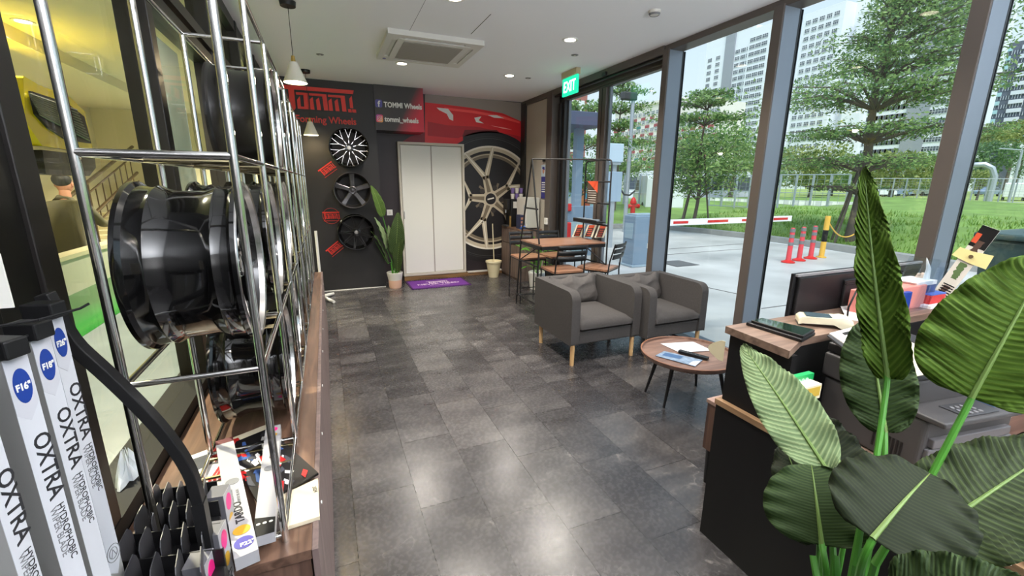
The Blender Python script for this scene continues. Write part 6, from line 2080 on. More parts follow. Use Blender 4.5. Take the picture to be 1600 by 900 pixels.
# ================================================================== ARMCHAIRS
def armchair(label, s=1.0):
    t = thing('armchair', label, 'armchair', (0, 0, 0), None)
    w2, d0, d1, zb, zt = .37, -.37, .37, .20, .685
    prof = [(d0, zb), (d1, zb), (d1, zt)] + [(d0 + .085 - .085 * sin(a), zt - .085 + .085 * cos(a)) for a in [k * pi / 12 for k in range(7)]]
    for sx, nm in ((-1, 'armrest'), (1, 'armrest')):
        x0 = sx * w2 if sx < 0 else sx * w2 - .085
        MB().prism(prof, (x0, 0, 0), Y_, Z_, X_, .085).build(nm, FABRIC, t, smooth=True, bevel=.022, seg=4, local=True)
    MB().box(-w2 + .07, w2 - .07, d1 - .11, d1, zb, zt).build('backrest', FABRIC, t, smooth=True, bevel=.022, seg=4, local=True)
    MB().box(-w2 + .085, w2 - .085, d0 + .015, d1 - .1, zb, .315).build('seat_base', FABRIC, t, smooth=True, bevel=.012, local=True)
    def cush(u, v): pass
    q = MB()
    n_ = 18
    def sc(u, v, top):
        x = (-w2 + .088) + (2 * w2 - .176) * u
        y = (d0 - .005) + (.60) * v
        e = min(1, min(u, 1 - u) * 9) ** .5 * min(1, min(v, 1 - v) * 9) ** .5
        z = .362 + (.062 if top else -.056) * (0.35 + .65 * e) + (.012 * sin(pi * u) * sin(pi * v) if top else 0)
        return V((x, y, z))
    q.grid(lambda u, v: sc(u, v, True), n_, n_)
    q.grid(lambda u, v: sc(u, v, False), n_, n_)
    # side band
    rim = [(k / n_, 0) for k in range(n_)] + [(1, k / n_) for k in range(n_)] + [(1 - k / n_, 1) for k in range(n_)] + [(0, 1 - k / n_) for k in range(n_)]
    vs = [sc(u, v, True) for u, v in rim] + [sc(u, v, False) for u, v in rim]
    m_ = len(rim)
    q.add(vs, [(k, (k + 1) % m_, m_ + (k + 1) % m_, m_ + k) for k in range(m_)])
    o = q.build('seat_cushion', FABRIC, t, smooth=True, local=True)
    bm = bmesh.new(); bm.from_mesh(o.data); bmesh.ops.remove_doubles(bm, verts=bm.verts, dist=.0005); bm.to_mesh(o.data); bm.free()
    o.data.polygons.foreach_set('use_smooth', [True] * len(o.data.polygons))
    # crumpled back cushion leaning on the back
    rnd = random.Random(17)
    cr_ = [(rnd.uniform(-1, 1), rnd.uniform(-1, 1), rnd.uniform(8, 22), rnd.uniform(0, 6)) for _ in range(9)]
    def bc(u, v, side):
        x = -.265 + .53 * u
        zz = .42 + .275 * v
        e = (sin(pi * min(max(u, .01), .99)) ** .38) * (sin(pi * min(max(v, .01), .99)) ** .38)
        w_ = 0
        for a, b, f, p in cr_: w_ += .0095 * (1 - abs(sin(f * .42 * (a * u + b * v) + p))) ** 1.5
        y0 = .235 + .02 * v + .04 * (v - .5)
        y = y0 - side * (.055 * e + w_ * e)
        return V((x + .012 * sin(7 * v), y, zz - .03 * abs(sin(2.2 * pi * u)) * v))
    q = MB()
    q.grid(lambda u, v: bc(u, v, 1), 44, 26)
    q.grid(lambda u, v: bc(u, v, -.6), 20, 12)
    rim2 = [(k / 44, 0) for k in range(44)] + [(1, k / 44) for k in range(44)] + [(1 - k / 44, 1) for k in range(44)] + [(0, 1 - k / 44) for k in range(44)]
    vs = [bc(u, v, 1) for u, v in rim2] + [bc(u, v, -.6) for u, v in rim2]
    m_ = len(rim2)
    q.add(vs, [(k, (k + 1) % m_, m_ + (k + 1) % m_, m_ + k) for k in range(m_)])
    o = q.build('back_cushion', CUSH, t, smooth=True, local=True)
    o.data.polygons.foreach_set('use_smooth', [True] * len(o.data.polygons))
    for sx in (-1, 1):
        for y in (d0 + .045, d1 - .07):
            MB().cyl((sx * (w2 - .045), y, 0), (sx * (w2 - .045), y, zb + .01), .019, .022, 16).build('leg', LEGWOOD, t, smooth=True, local=True)
    return t
a1 = armchair('charcoal fabric armchair with pale wooden legs, left one of the pair')
a1.location = (2.25, 3.49, 0)
a2 = dup(a1, (2.985, 3.375, 0), radians(0), 'charcoal fabric armchair standing nearest the glass wall')
a2.scale = (.95, .95, .98)
a1['group'] = a2['group'] = 'pair of charcoal armchairs'

# ================================================================== ROUND COFFEE TABLE
ct = thing('coffee_table', 'round walnut tray table with black splayed legs before the armchairs', 'table', (2.38, 2.29, 0))
cx, cy, R, zt = 2.375, 2.275, .335, .385
MB().lathe([(0, zt - .022), (R - .01, zt - .022), (R, zt - .012), (R + .003, zt + .012), (R - .008, zt + .012), (R - .012, zt - .004), (0, zt - .004)], (cx, cy, 0), n=72).build('tray_top', wood('walnut_round', S(96, 72, 62), S(136, 108, 94), 'X', .35), ct, True)
MB().lathe([(R - .008, zt + .0125), (R + .003, zt + .0125), (R + .001, zt + .004)], (cx, cy, 0), n=72).build('rim_edge', wood('rim_wood', S(110, 72, 52), S(150, 104, 78), 'X', .4), ct, True)
for fx_, fy_ in ((2.205, 2.50), (2.165, 2.246), (2.66, 2.43), (2.56, 2.04)):
    d = V((cx - fx_, cy - fy_, 0))
    MB().cyl((fx_, fy_, 0), (fx_ + d.x * .30, fy_ + d.y * .30, zt - .02), .009, .0165, 14).build('leg', BLACKMET, ct, True)
def on_tab(pxs, z): return flat_quad(MB(), pxs, z, th=.001)
t = tag(flat_quad(MB(), ((1032, 537), (1083, 534), (1113, 548), (1062, 551)), zt + .0, th=.0012).build('paper_sheet', mat('printed_sheet', S(206, 208, 216), .7, var=.08, vscale=60)), 'white printed sheet lying on the round table', 'paper')
t = thing('magazine', 'glossy blue and grey leaflet at the near edge of the round table', 'magazine', atZ(1062, 562, zt))
flat_quad(MB(), ((1038, 549), (1098, 563), (1086, 573), (1024, 556)), zt + .0, th=.003).build('cover', mat('leaflet_blue', S(120, 138, 160), .3, var=.35, vscale=30), t)
flat_quad(MB(), ((1040, 551), (1068, 557), (1062, 561), (1034, 555)), zt + .0032, th=.0003).build('photo_print', mat('leaflet_dark', S(60, 90, 130), .3), t)
flat_quad(MB(), ((1082, 565), (1094, 564.5), (1087, 571), (1076, 569)), zt + .0032, th=.0003).build('white_corner', PAPER, t)
t = thing('remote_control', 'black remote control lying across the papers on the round table', 'remote', atZ(1085, 554, zt))
a, b = atZ(1061, 547, zt + .018), atZ(1107, 559, zt + .018)
d = (b - a).normalized()
MB().prism([(0, -.02), ((b - a).length, -.02), ((b - a).length, .02), (0, .02)], V((a.x, a.y, zt + .003)), d, Z_.cross(d), Z_, .016).build('body', PLBLK, t, bevel=.005, seg=3)
for k in range(5):
    c = a.lerp(b, .15 + k * .14)
    MB().cyl((c.x, c.y, zt + .019), (c.x, c.y, zt + .0205), .005, n=10).build('button', PLGREY, t)

# ================================================================== TALL TABLE WITH FRAME
ft = thing('tall_table', 'tall wood topped table with black tube frame and overhead rail', 'table', (2.72, 4.8, 0))
TXa, TXb, TYa, TYb, TZ = 2.27, 3.15, 4.50, 5.10, .895
MB().box(TXa, TXb, TYa, TYb, TZ - .018, TZ).build('table_top', TABLEWOOD, ft, bevel=.002)
MB().box(TXa + .0, TXb, TYa + .005, TYa + .03, TZ - .06, TZ - .018).box(TXa, TXb, TYb - .03, TYb - .005, TZ - .06, TZ - .018).box(TXa, TXa + .025, TYa, TYb, TZ - .06, TZ - .018).box(TXb - .025, TXb, TYa, TYb, TZ - .06, TZ - .018).build('apron', BLACKMET, ft)
def bartube(pts, nm='frame_tube', r=.010): return MB().tube(pts, r, 10).build(nm, BLACKMET, ft, True)
zt_ = 1.875
ap = V((2.285, 4.84, zt_))
bartube([ap + V((0, 0, 0)), (2.285, 4.60, TZ), (2.285, 4.66, 0)], 'leg')
bartube([ap, (2.285, 5.13, TZ), (2.285, 5.27, 0)], 'leg')
bartube([(2.285, 4.66, 1.30), (2.285, 5.02, 1.30)], 'rung')
bartube([(2.285, 4.62, 1.05), (2.285, 5.08, 1.05)], 'rung')
bartube([(2.285, 4.64, .62), (2.285, 5.17, .62)], 'rung')
bartube([(2.285, 4.66, .14), (2.285, 5.26, .14)], 'rung')
bartube([(2.285, 4.60, .87), (2.285, 5.17, .62)], 'brace', .007)
# right end ladder frame with rounded top corners
yA, yB = 4.44, 5.0
c = .05
R_ = [(3.13, yA, 0), (3.13, yA, zt_ - c), (3.13, yA + c * .3, zt_ - c * .3), (3.13, yA + c, zt_), (3.13, yB - c, zt_), (3.13, yB - c * .3, zt_ - c * .3), (3.13, yB, zt_ - c), (3.13, yB, 0)]
bartube(R_, 'end_frame')
for z in (1.62, 1.36, 1.10, .62, .14): bartube([(3.13, yA, z), (3.13, yB, z)], 'rung')
bartube([tuple(ap), (3.10, 4.50, zt_), (3.13, 4.46, zt_ - .01)], 'top_rail', .009)
bartube([(2.285, 5.2, .14), (3.13, 5.0, .14)], 'stretcher')
bartube([(3.13, yA + .0, .62), (2.9, 4.6, .86)], 'brace', .007)
# small shelf on the ladder
t = thing('wire_tray', 'small black wire tray hooked on the right ladder of the tall table', 'tray', (3.0, 4.75, 1.15))
a, b = atX(905, 336, 3.08), atX(950, 343, 3.08)
q = MB()
z_ = 1.135
q.box(2.98, 3.12, 4.48, 5.02, z_, z_ + .012).box(2.98, 2.99, 4.48, 5.02, z_ - .02, z_ + .03)
q.build('shelf', BLACKMET, t, bevel=.002)
for y in (4.6, 4.75, 4.9): MB().box(2.99, 3.11, y, y + .05, z_ + .012, z_ + .03).build('pen_strip', GALV, t)
# hanging sign
t = thing('menu_board', 'narrow dark hanging card with orange head on the ladder frame', 'sign', (3.12, 4.72, 1.37))
a, b = atX(917, 282, 3.105), atX(935, 317, 3.105)
c1, c2 = atX(935, 283, 3.105), atX(917, 318, 3.105)
y0_, y1_ = min(c1.y, c2.y), max(c1.y, c2.y)
MB().box(3.100, 3.108, y0_, y1_, c2.z, c1.z).build('card', mat('card_brown', S(74, 60, 50), .6), t)
MB().prism([(y0_, c1.z), (y1_, c1.z), (y0_, c1.z - .14)], (3.0995, 0, 0), Y_, Z_, -X_, .001).build('orange_head', mat('card_orange', S(222, 84, 50), .5), t)
for k in range(6): MB().box(3.0975, 3.100, y0_ + .03, y1_ - .03, c2.z + .02 + k * .028, c2.z + .028 + k * .028).build('text_line', OFFW, t)
MB().cyl((3.104, (y0_ + y1_) / 2, c1.z), (3.13, (y0_ + y1_) / 2, 1.62), .002, n=6).build('hook', BLACKMET, t)
# three leaning leaflet cards
OR_ = mat('leaflet_orange', S(216, 84, 44), .4)
DK_ = mat('leaflet_dark', S(58, 30, 26), .4)
first = None
for k in range(3):
    base = atZ(899 + 17.5 * k, 370 + .8 * k, TZ)
    t = thing('leaflet_card', ['leftmost', 'middle', 'rightmost'][k] + ' of three orange and dark leaflets leaning back on the tall table', 'leaflet', (base.x, base.y, TZ), 'leaning leaflets on the tall table')
    tilt = Matrix.Rotation(radians(-22), 3, 'X')
    U = V((.93, -.36, 0)).normalized()
    Wd = (V((.85, .45, 0)).normalized() * .55 + Z_ * .8).normalized()
    N = U.cross(Wd).normalized()
    o = V((base.x - .03, base.y, TZ + .003))
    MB().prism([(-.02, 0), (.105, 0), (.105, .19), (-.02, .19)], o - N * .003, U, Wd, N, .003).build('backing_card', CRD, t)
    MB().prism([(0, .005), (.08, .005), (.08, .185), (0, .185)], o, U, Wd, N, .0008).build('dark_print', DK_, t)
    MB().prism([(0.005, .14), (.08, .14), (.08, .185), (0.005, .185)], o, U, Wd, N, .0014).build('orange_print', OR_, t)
    q = MB()
    for j in range(4): q.prism([(.012, .02 + j * .03), (.068, .02 + j * .03), (.068, .030 + j * .03), (.012, .030 + j * .03)], o, U, Wd, N, .0014)
    q.build('text_block', OR_, t)
    MB().prism([(0, 0), (.002, 0), (.002, .15), (0, .15)], o + Wd * .12 - N * .003, (V((o.x, o.y, 0)) - V((o.x, o.y, 0)) + V((.36, .93, 0)).normalized() * .9 - Z_ * .0), -Z_ * .66, U, .05).build('easel_leg', CRD, t)

# chairs
SEATW = wood('chair_seat_oak', S(126, 88, 66), S(178, 134, 106), 'X', .35)
def chair(label):
    t = thing('counter_chair', label, 'chair', (0, 0, 0), 'black metal chairs around the tall table')
    sz = .60
    MB().prism(rrect(-.19, .19, -.20, .20, .03), (0, 0, sz), X_, Y_, Z_, .022).build('seat', SEATW, t, bevel=.003, local=True)
    MB().box(-.18, .18, -.19, .19, sz - .02, sz).build('seat_frame', BLACKMET, t, local=True)
    for sx in (-1, 1):
        MB().tube([(sx * .19, -.23, 0), (sx * .185, -.20, sz - .02), (sx * .18, -.215, sz + .12), (sx * .178, -.27, .925)], .009, 8).build('leg', BLACKMET, t, True, local=True)
        MB().tube([(sx * .19, .21, 0), (sx * .18, .19, sz)], .009, 8).build('leg', BLACKMET, t, True, local=True)
        MB().tube([(sx * .19, -.22, .2), (sx * .188, .205, .2)], .006, 6).build('stretcher', BLACKMET, t, local=True)
    for z0, z1, y in ((.745, .80, -.243), (.815, .865, -.256), (.88, .925, -.268)):
        def sl(u, v, z0=z0, z1=z1, y=y): return V((-.182 + .364 * u, y - .028 * sin(pi * u) + (-.012) * v, z0 + (z1 - z0) * v))
        MB().grid(sl, 12, 2).build('back_slat', BLACKMET, t, smooth=True, local=True, solid=.008)
    MB().tube([(-.19, .208, .22), (.19, .208, .22)], .006, 6).build('stretcher', BLACKMET, t, local=True)
    return t
c1 = chair('black slatted chair with wooden seat facing the tall table, nearest the left')
c1.location = (2.515, 4.45, 0)
c1.rotation_euler = (0, 0, radians(-3))
dup(c1, (2.985, 4.56, 0), radians(34), 'black slatted chair turned slightly away, in front of the ladder frame').location = (3.0, 4.42, 0)
dup(c1, (2.52, 5.42, 0), radians(178), 'counter chair pushed in at the far left side of the tall table')
dup(c1, (2.96, 5.40, 0), radians(183), 'counter chair pushed in at the far right side of the tall table')

# ================================================================== RECEPTION DESK
DZ = 1.02
dk = thing('reception_desk', 'black two level reception desk with walnut tops at the right', 'desk', (2.3, .8, 0))
WD = wood('desk_walnut', S(98, 78, 66), S(146, 122, 106), 'X', .4)
MB().prism([(1.49, .965), (1.66, 1.035), (3.12, 1.055), (3.12, 1.262), (1.51, 1.262)], (0, 0, DZ - .03), X_, Y_, Z_, .03).build('upper_top', WD, dk, bevel=.0015)
MB().box(1.525, 1.555, .975, 1.245, .69, DZ - .03).build('upper_side_panel', DESKBLK, dk)
MB().box(1.555, 3.10, 1.04, 1.075, .70, DZ - .03).box(1.555, 3.10, 1.20, 1.245, 0, DZ - .03).build('counter_panel', DESKBLK, dk)
MB().box(1.505, 1.545, .20, 1.255, 0, .665).build('lower_side_panel', DESKBLK, dk)
MB().box(1.50, 1.56, .20, 1.26, .665, .69).build('panel_cap', wood('cap_wood', S(120, 92, 66), S(168, 134, 100), 'Y', .4), dk, bevel=.001)
MB().box(1.55, 3.10, .28, 1.20, .672, .70).build('lower_top', WD, dk, bevel=.001)
MB().box(2.7, 3.1, .3, 1.19, .0, .67).build('drawer_block', DESKBLK, dk)
# green card box and yellow box in the pigeonhole gap
t = thing('green_packet', 'bright green printed packet in the gap beside the printer', 'packet', (1.62, .94, .87))
a, b = atY(1237, 587, .9), atY(1257, 598, .9)
MB().box(a.x, b.x + .02, .885, .905, b.z - .0, a.z).build('packet', mat('packet_green', S(20, 150, 80), .4), t, bevel=.001)
for k in range(3): MB().cyl((a.x + .02 + k * .02, .884, (a.z + b.z) / 2), (a.x + .02 + k * .02, .886, (a.z + b.z) / 2), .009, n=14).build('print', mat('packet_print', S(150, 220, 170), .4), t)
t = thing('label_box', 'small yellow and white box under the green packet', 'box', (1.63, .88, .8))
a, b = atY(1253, 604, .85), atY(1272, 622, .85)
MB().box(a.x, b.x + .02, .845, .90, b.z, a.z - .005).build('box', CRD, t)
MB().box(a.x, b.x + .015, .8445, .846, b.z + .01, a.z - .012).build('yellow_band', mat('label_yellow', S(190, 160, 60), .5), t)
# low bench behind
bn_ = thing('low_bench', 'low walnut bench with black leg behind the reception desk', 'bench', (2.0, 1.42, 0))
MB().box(1.79, 2.30, 1.30, 1.545, .20, .47).build('body', WALNUTZ, bn_, bevel=.002)
MB().box(1.785, 2.305, 1.295, 1.55, .47, .49).build('top', wood('bench_top', S(150, 120, 110), S(190, 160, 148), 'X', .4), bn_, bevel=.001)
for x, y in ((1.81, 1.51), (1.82, 1.33), (2.27, 1.51), (2.27, 1.33)): MB().cyl((x, y, 0), (x, y, .20), .014, .02, 12).build('leg', BLACKMET, bn_)
# cream fan card
a = atX(1134, 551, 1.50)
t = thing('cream_tag', 'cream rounded card sticking out from the side of the desk', 'card', (1.50, a.y, a.z - .05))
o = V((1.515, 1.262, .905))
MB().prism([(-.004, -.045)] + [(.012 + .052 * sin(k * pi / 12) , -.045 + .09 * k / 12 ) for k in range(13)] + [(-.004, .045)], o, (-.35, .94, 0), Z_, (.94, .35, 0), .004).build('card', mat('tag_cream', S(214, 200, 164), .7), t)

# phone / handset tray
t = thing('tablet', 'black glossy tablet in a case lying at the left end of the desk top', 'tablet', (1.65, 1.12, DZ))
A_, B_, C_, D_ = (atZ(*q_, DZ + .02) for q_ in ((1166, 501), (1187, 496), (1275, 517), (1254, 528)))
def quadbox(pts, z0, z1): return MB().add([V((p.x, p.y, z0)) for p in pts] + [V((p.x, p.y, z1)) for p in pts], [(3, 2, 1, 0), (4, 5, 6, 7), (0, 1, 5, 4), (1, 2, 6, 5), (2, 3, 7, 6), (3, 0, 4, 7)])
quadbox((A_, B_, C_, D_), DZ + .0005, DZ + .014).build('case', PLBLK, t, bevel=.003)
A2, B2, C2, D2 = (atZ(*q_, DZ + .03) for q_ in ((1174, 498), (1190, 494.5), (1274, 513), (1256, 523)))
quadbox((A2, B2, C2, D2), DZ + .0145, DZ + .024).build('body', PLBLK, t, bevel=.002)
A3, B3, C3, D3 = (p.lerp((A2 + C2) / 2, .06) for p in (A2, B2, C2, D2))
quadbox((A3, B3, C3, D3), DZ + .0245, DZ + .0252).build('screen', mat('screen_gloss', (.012, .03, .02), .04, coat=1), t)
# card terminal
t = thing('card_terminal', 'cream card payment terminal lying on the desk top', 'card terminal', (1.98, 1.12, DZ))
a, b = atZ(1246, 494, DZ + .03), atZ(1330, 503, DZ + .03)
d = V((b.x - a.x, b.y - a.y, 0)); L_ = d.length; d.normalize(); s = Z_.cross(d)
TCM = mat('terminal_cream', S(214, 206, 178), .45)
MB().prism([(0, .006), (0, .03), (.012, .040), (L_ * .72, .046), (L_ * .80, .050), (L_ * .97, .044), (L_, .03), (L_ * .98, .004), (L_ * .82, .002), (L_ * .66, .018), (L_ * .08, .012)], V((a.x, a.y, DZ)) - s * .04, d, Z_, s, .08).build('body', TCM, t, bevel=.005, seg=3)
MB().prism([(L_ * .13, -.032), (L_ * .62, -.032), (L_ * .62, .032), (L_ * .13, .032)], V((a.x, a.y, DZ + .0425)), d, s, Z_, .0035).build('screen', mat('terminal_screen', S(66, 84, 92), .1), t, bevel=.001)
MB().prism([(.0, -.03), (L_ * .06, -.03), (L_ * .06, .03), (0, .03)], V((a.x, a.y, DZ + .001)), d, s, Z_, .01).build('foot', DKGREY, t)
# monitor seen from behind
mn = thing('computer_monitor', 'wide black computer monitor seen from behind on the desk', 'monitor', (2.4, 1.22, DZ))
ML = atY(1241, 428, 1.285); MR = atY(1440, 406, 1.285); mb_ = .90
MB().box(ML.x, MR.x, 1.285, 1.30, mb_, ML.z + .0).build('screen_panel', PLBLK, mn, bevel=.003)
MB().box(ML.x + .02, MR.x - .02, 1.268, 1.286, mb_ + .02, ML.z - .015).build('back_shell', PLBLK, mn, bevel=.006)
MB().box(ML.x + .01, MR.x - .01, 1.272, 1.288, ML.z - .014, ML.z - .002).build('top_lip', PLGREY, mn, bevel=.002)
MB().box((ML.x + MR.x) / 2 - .17, (ML.x + MR.x) / 2 + .17, 1.252, 1.27, mb_ + .05, ML.z - .05).build('rear_cover', mat('monitor_rear', (.02, .02, .022), .35), mn, bevel=.006)
q = MB()
for k in range(3): q.box(ML.x + .32, ML.x + .55, 1.250, 1.2535, ML.z - .055 - k * .01, ML.z - .051 - k * .01)
for k in range(3): q.box(MR.x - .20, MR.x - .05, 1.264, 1.2685, ML.z - .045 - k * .01, ML.z - .041 - k * .01)
q.build('vent_slot', (mat('slot_black', (.003, .003, .003), .6)), mn)
MB().box((ML.x + MR.x) / 2 - .03, (ML.x + MR.x) / 2 + .03, 1.225, 1.255, DZ + .001, DZ + .12).box((ML.x + MR.x) / 2 - .12, (ML.x + MR.x) / 2 + .12, 1.15, 1.255, DZ + .0005, DZ + .012).build('stand', PLBLK, mn, bevel=.003)
# papers
t = tag(flat_quad(flat_quad(MB(), ((1311, 474), (1368, 487), (1352, 500), (1318, 489)), DZ + .008), ((1320, 480), (1365, 491), (1345, 503), (1318, 498)), DZ + .001, th=.006).build('paper_stack', PAPER), 'loose white papers behind the card terminal', 'papers')
t = tag(MB().tube([atY(1352, 440, 1.15), atY(1338, 455, 1.14), atY(1326, 480, 1.14), (atY(1326, 484, 1.14).x, 1.14, DZ + .006)], .004, 8).tube([atY(1352, 440, 1.15), atY(1344, 448, 1.13), atY(1346, 480, 1.10), (atZ(1352, 502, DZ).x, atZ(1352, 502, DZ).y, DZ + .006)], .004, 8).build('cable_loop', PLBLK, smooth=True), 'black cable loop standing up behind the card terminal', 'cable')
# pink desk calculator box
a, b = atY(1343, 458, 1.16), atY(1424, 487, 1.16)
t = thing('pink_speaker_box', 'dusty pink box with dark slots behind the tall leaf', 'box', ((a.x + b.x) / 2, 1.17, DZ))
MB().box(a.x, b.x, 1.12, 1.20, DZ + .001, a.z + .01).build('box', mat('dusty_pink', S(206, 128, 118), .6), t, bevel=.004)
for k in range(6): MB().box(a.x + .01, a.x + .045, 1.118, 1.121, DZ + .015 + k * .012, DZ + .020 + k * .012).build('slot', PLBLK, t)
# blue brochure holder
a, b = atY(1408, 452, 1.13), atY(1436, 492, 1.13)
t = thing('brochure_holder', 'clear acrylic brochure holder on the desk right of the pink box', 'brochure holder', (b.x, 1.13, DZ))
BLU = mat('leaflet_deep_blue', S(30, 62, 150), .35)
xh = atZ(1424, 490, DZ).x
tag(MB().box(xh - .05, xh + .008, 1.09, 1.11, DZ + .002, DZ + .10).build('leaflet_bundle', BLU, bevel=.001), 'bundle of deep blue leaflets standing against the clear holder', 'leaflets')
CLR = glass_mat('clear_acrylic', (.90, .94, .98), 1.5)
MB().prism([(0, 0), (.10, 0), (.17, .24), (.155, .24), (.09, .012), (0, .012)], (xh + .01, 1.085, DZ + .001), X_, Z_, Y_, .12).build('acrylic_side', CLR, t)
MB().prism([(.11, .0), (.14, .0), (.24, .22), (.235, .22)], (xh + .01, 1.085, DZ + .001), X_, Z_, Y_, .09).build('back_plate', CLR, t)
# white horn
a, b = atY(1446, 440, 1.16), atY(1448, 403, 1.16)
t = tag(MB().tube([(a.x, 1.16, DZ + .001), (a.x - .002, 1.16, (DZ + a.z) / 2), a, atY(1451, 420, 1.16), b], [.016, .016, .014, .010, .002], 10).build('horn_ornament', mat('ivory_white', S(236, 234, 228), .4), smooth=True), 'curved white horn shaped ornament standing behind the blue holder', 'ornament')
# figurine
c = atY(1437, 436, 1.20)
t = thing('figurine', 'small beige round animal figurine beside the white horn', 'figurine', (c.x, 1.2, DZ))
FIG = mat('figurine_beige', S(222, 190, 164), .5)
MB().ball((c.x, 1.20, c.z), .028, .022, .026, 14).ball((c.x, 1.20, c.z - .05), .026, .022, .034, 14).cyl((c.x, 1.2, DZ), (c.x, 1.2, c.z - .06), .022, .022, 14).build('body', FIG, t, True)
for sx in (-1, 1): MB().ball((c.x + sx * .017, 1.2, c.z + .025), .009, n=8).build('ear', FIG, t, True)
MB().ball((c.x + .02, 1.178, c.z), .006, n=8).build('cheek', mat('fig_pink', S(220, 130, 120), .5), t)
# stacked white sheets by figurine
a = atZ(1425, 445, 1.10)
t = thing('document_tray', 'navy document tray behind the blue leaflets', 'tray', (2.55, 1.2, DZ))
xa, xb = atY(1408, 455, 1.19).x, atY(1440, 440, 1.19).x
MB().box(xa, xb, 1.13, 1.245, DZ + .001, DZ + .105).build('tray', mat('tray_navy', S(28, 50, 110), .4), t)
q = MB()
for k in range(5): q.box(xa - .004 * k, xb + .002, 1.13, 1.242, DZ + .106 + k * .004, DZ + .109 + k * .004)
tag(q.build('paper_stack', PAPER), 'small stack of white sheets on the navy tray', 'papers')
# red box
a, b = atY(1447, 461, 1.12), atY(1467, 471, 1.12)
t = thing('stamp_box', 'small bright red box with a blue lid edge on the desk', 'box', ((a.x + b.x) / 2, 1.12, DZ))
MB().box(a.x, b.x, 1.10, 1.15, DZ + .016, a.z - .0).build('box', RED, t, bevel=.002)
MB().box(a.x, b.x, 1.10, 1.15, a.z, a.z + .006).build('lid', mat('lid_blue', S(60, 100, 190), .4), t)
MB().box(a.x - .03, b.x + .02, 1.08, 1.17, DZ + .001, DZ + .015).build('base_papers', PAPER, t)
# black divider post and grey second monitor at the right
a = atY(1473, 465, 1.10)
m2n = thing('computer_monitor', 'second monitor at the right end of the desk with black side edge', 'monitor', (a.x + .2, 1.0, DZ))
MB().box(a.x, a.x + .014, .78, 1.035, .80, a.z).build('side_bezel', PLBLK, m2n, bevel=.002)
MB().box(a.x + .014, a.x + .03, .77, 1.036, .79, a.z + .0).build('back_shell', PLGREY, m2n, bevel=.002)
MB().box(a.x + .0, a.x + .09, .93, .98, .70, .80).build('stand', PLBLK, m2n)
# wiper strip card with yellow notes leaning on the glass
P0, P1_ = atX(1458, 475, 3.0), atX(1549, 356, 3.0)
t = thing('wiper_strip_card', 'long white wiper strip card with yellow notes taped across leaning by the window', 'card', (3.0, P0.y, DZ))
U = (P1_ - P0).normalized()
Wn = U.cross(X_).normalized()
L_ = (P1_ - P0).length
MB().prism([(0, -.035), (L_, -.035), (L_, .035), (0, .035)], P0, U, Wn, X_, .004).build('strip', mat('strip_white', S(218, 212, 200), .5), t)
MB().prism([(L_ - .11, -.035), (L_, -.035), (L_, .035), (L_ - .11, .035)], P0 - X_ * .001, U, Wn, X_, .001).build('black_head', PLBLK, t)
MB().prism([(L_ - .09, .012), (L_ - .04, .012), (L_ - .04, .034), (L_ - .09, .034)], P0 - X_ * .002, U, Wn, X_, .001).build('orange_mark', mat('mark_orange', S(210, 84, 50), .5), t)
q = MB()
rnd = random.Random(2)
for (u0, u1, mm) in ((.10, .26, 0), (.36, .56, 1), (.66, .84, 0)):
    pts = []
    for k in range(14):
        pts.append((L_ * (u0 + (u1 - u0) * k / 13), .008 + rnd.uniform(0, .010)))
    for k in range(13, -1, -1):
        pts.append((L_ * (u0 + (u1 - u0) * k / 13), -.008 - rnd.uniform(0, .010)))
    q.prism(pts, P0 - X_ * .0012, U, Wn, X_, .001, mm)
q.build('vine_print', [mat('print_brown', S(84, 62, 52), .6), mat('print_green', S(92, 116, 70), .6)], t)
q = MB()
for k in range(9): q.prism([(L_ * .02 + k * .014, -.03), (L_ * .02 + k * .014 + .006, -.03), (L_ * .02 + k * .014 + .006, .02), (L_ * .02 + k * .014, .02)], P0 - X_ * .0014, U, Wn, X_, .001)
q.build('bar_print', PLBLK, t)
YN = mat('note_yellow', S(232, 218, 150), .7)
c_ = [atX(px, py, 2.992) for px, py in ((1487, 398), (1500, 386), (1520, 393), (1553, 400), (1540, 421), (1513, 411))]
MB().add(c_ + [p + V((.002, 0, 0)) for p in c_], [(0, 1, 2, 3, 4, 5), (11, 10, 9, 8, 7, 6)] + [(k, (k + 1) % 6, 6 + (k + 1) % 6, 6 + k) for k in range(6)]).build('yellow_note', YN, t)
MB().cyl(atX(1517, 401, 2.991), atX(1517, 401, 2.985), .009, n=12).build('pin', mat('pin_brown', S(90, 70, 40), .5), t)
# easel that holds the strip
MB().box(3.004, 3.03, P0.y - .02, P0.y + .02, DZ + .0005, P0.z + .2).build('easel', CLR, t)

# ================================================================== PRINTER
pr_ = thing('printer', 'dark grey multifunction laser printer on the lower desk', 'printer', (1.85, .8, .70))
sc_ = .93
FLp = V((1.775 * sc_, .65 * sc_, 0))
hd_ = radians(-8)
Ux = V((cos(hd_), sin(hd_), 0))
Vy = V((-sin(hd_), cos(hd_), 0))
def pb(x0, x1, y0, y1, z0, z1): # box in printer frame
    q = MB()
    vs = []
    for z in (z0, z1):
        for y in (y0, y1):
            for x in (x0, x1): vs.append(FLp + Ux * x + Vy * y + Z_ * z)
    return q.add(vs, [(0, 2, 3, 1), (4, 5, 7, 6), (0, 1, 5, 4), (2, 6, 7, 3), (0, 4, 6, 2), (1, 3, 7, 5)])
PG = mat('printer_charcoal', S(66, 64, 64), .5)
PG2 = mat('printer_front_grey', S(92, 90, 92), .45)
PW, PD = .40, .355
pb(0, PW, .01, PD, .702, .895).build('body', PG, pr_, bevel=.012, seg=3)
pb(.01, PW - .01, -.004, .012, .715, .80).build('paper_tray', PG2, pr_, bevel=.004)
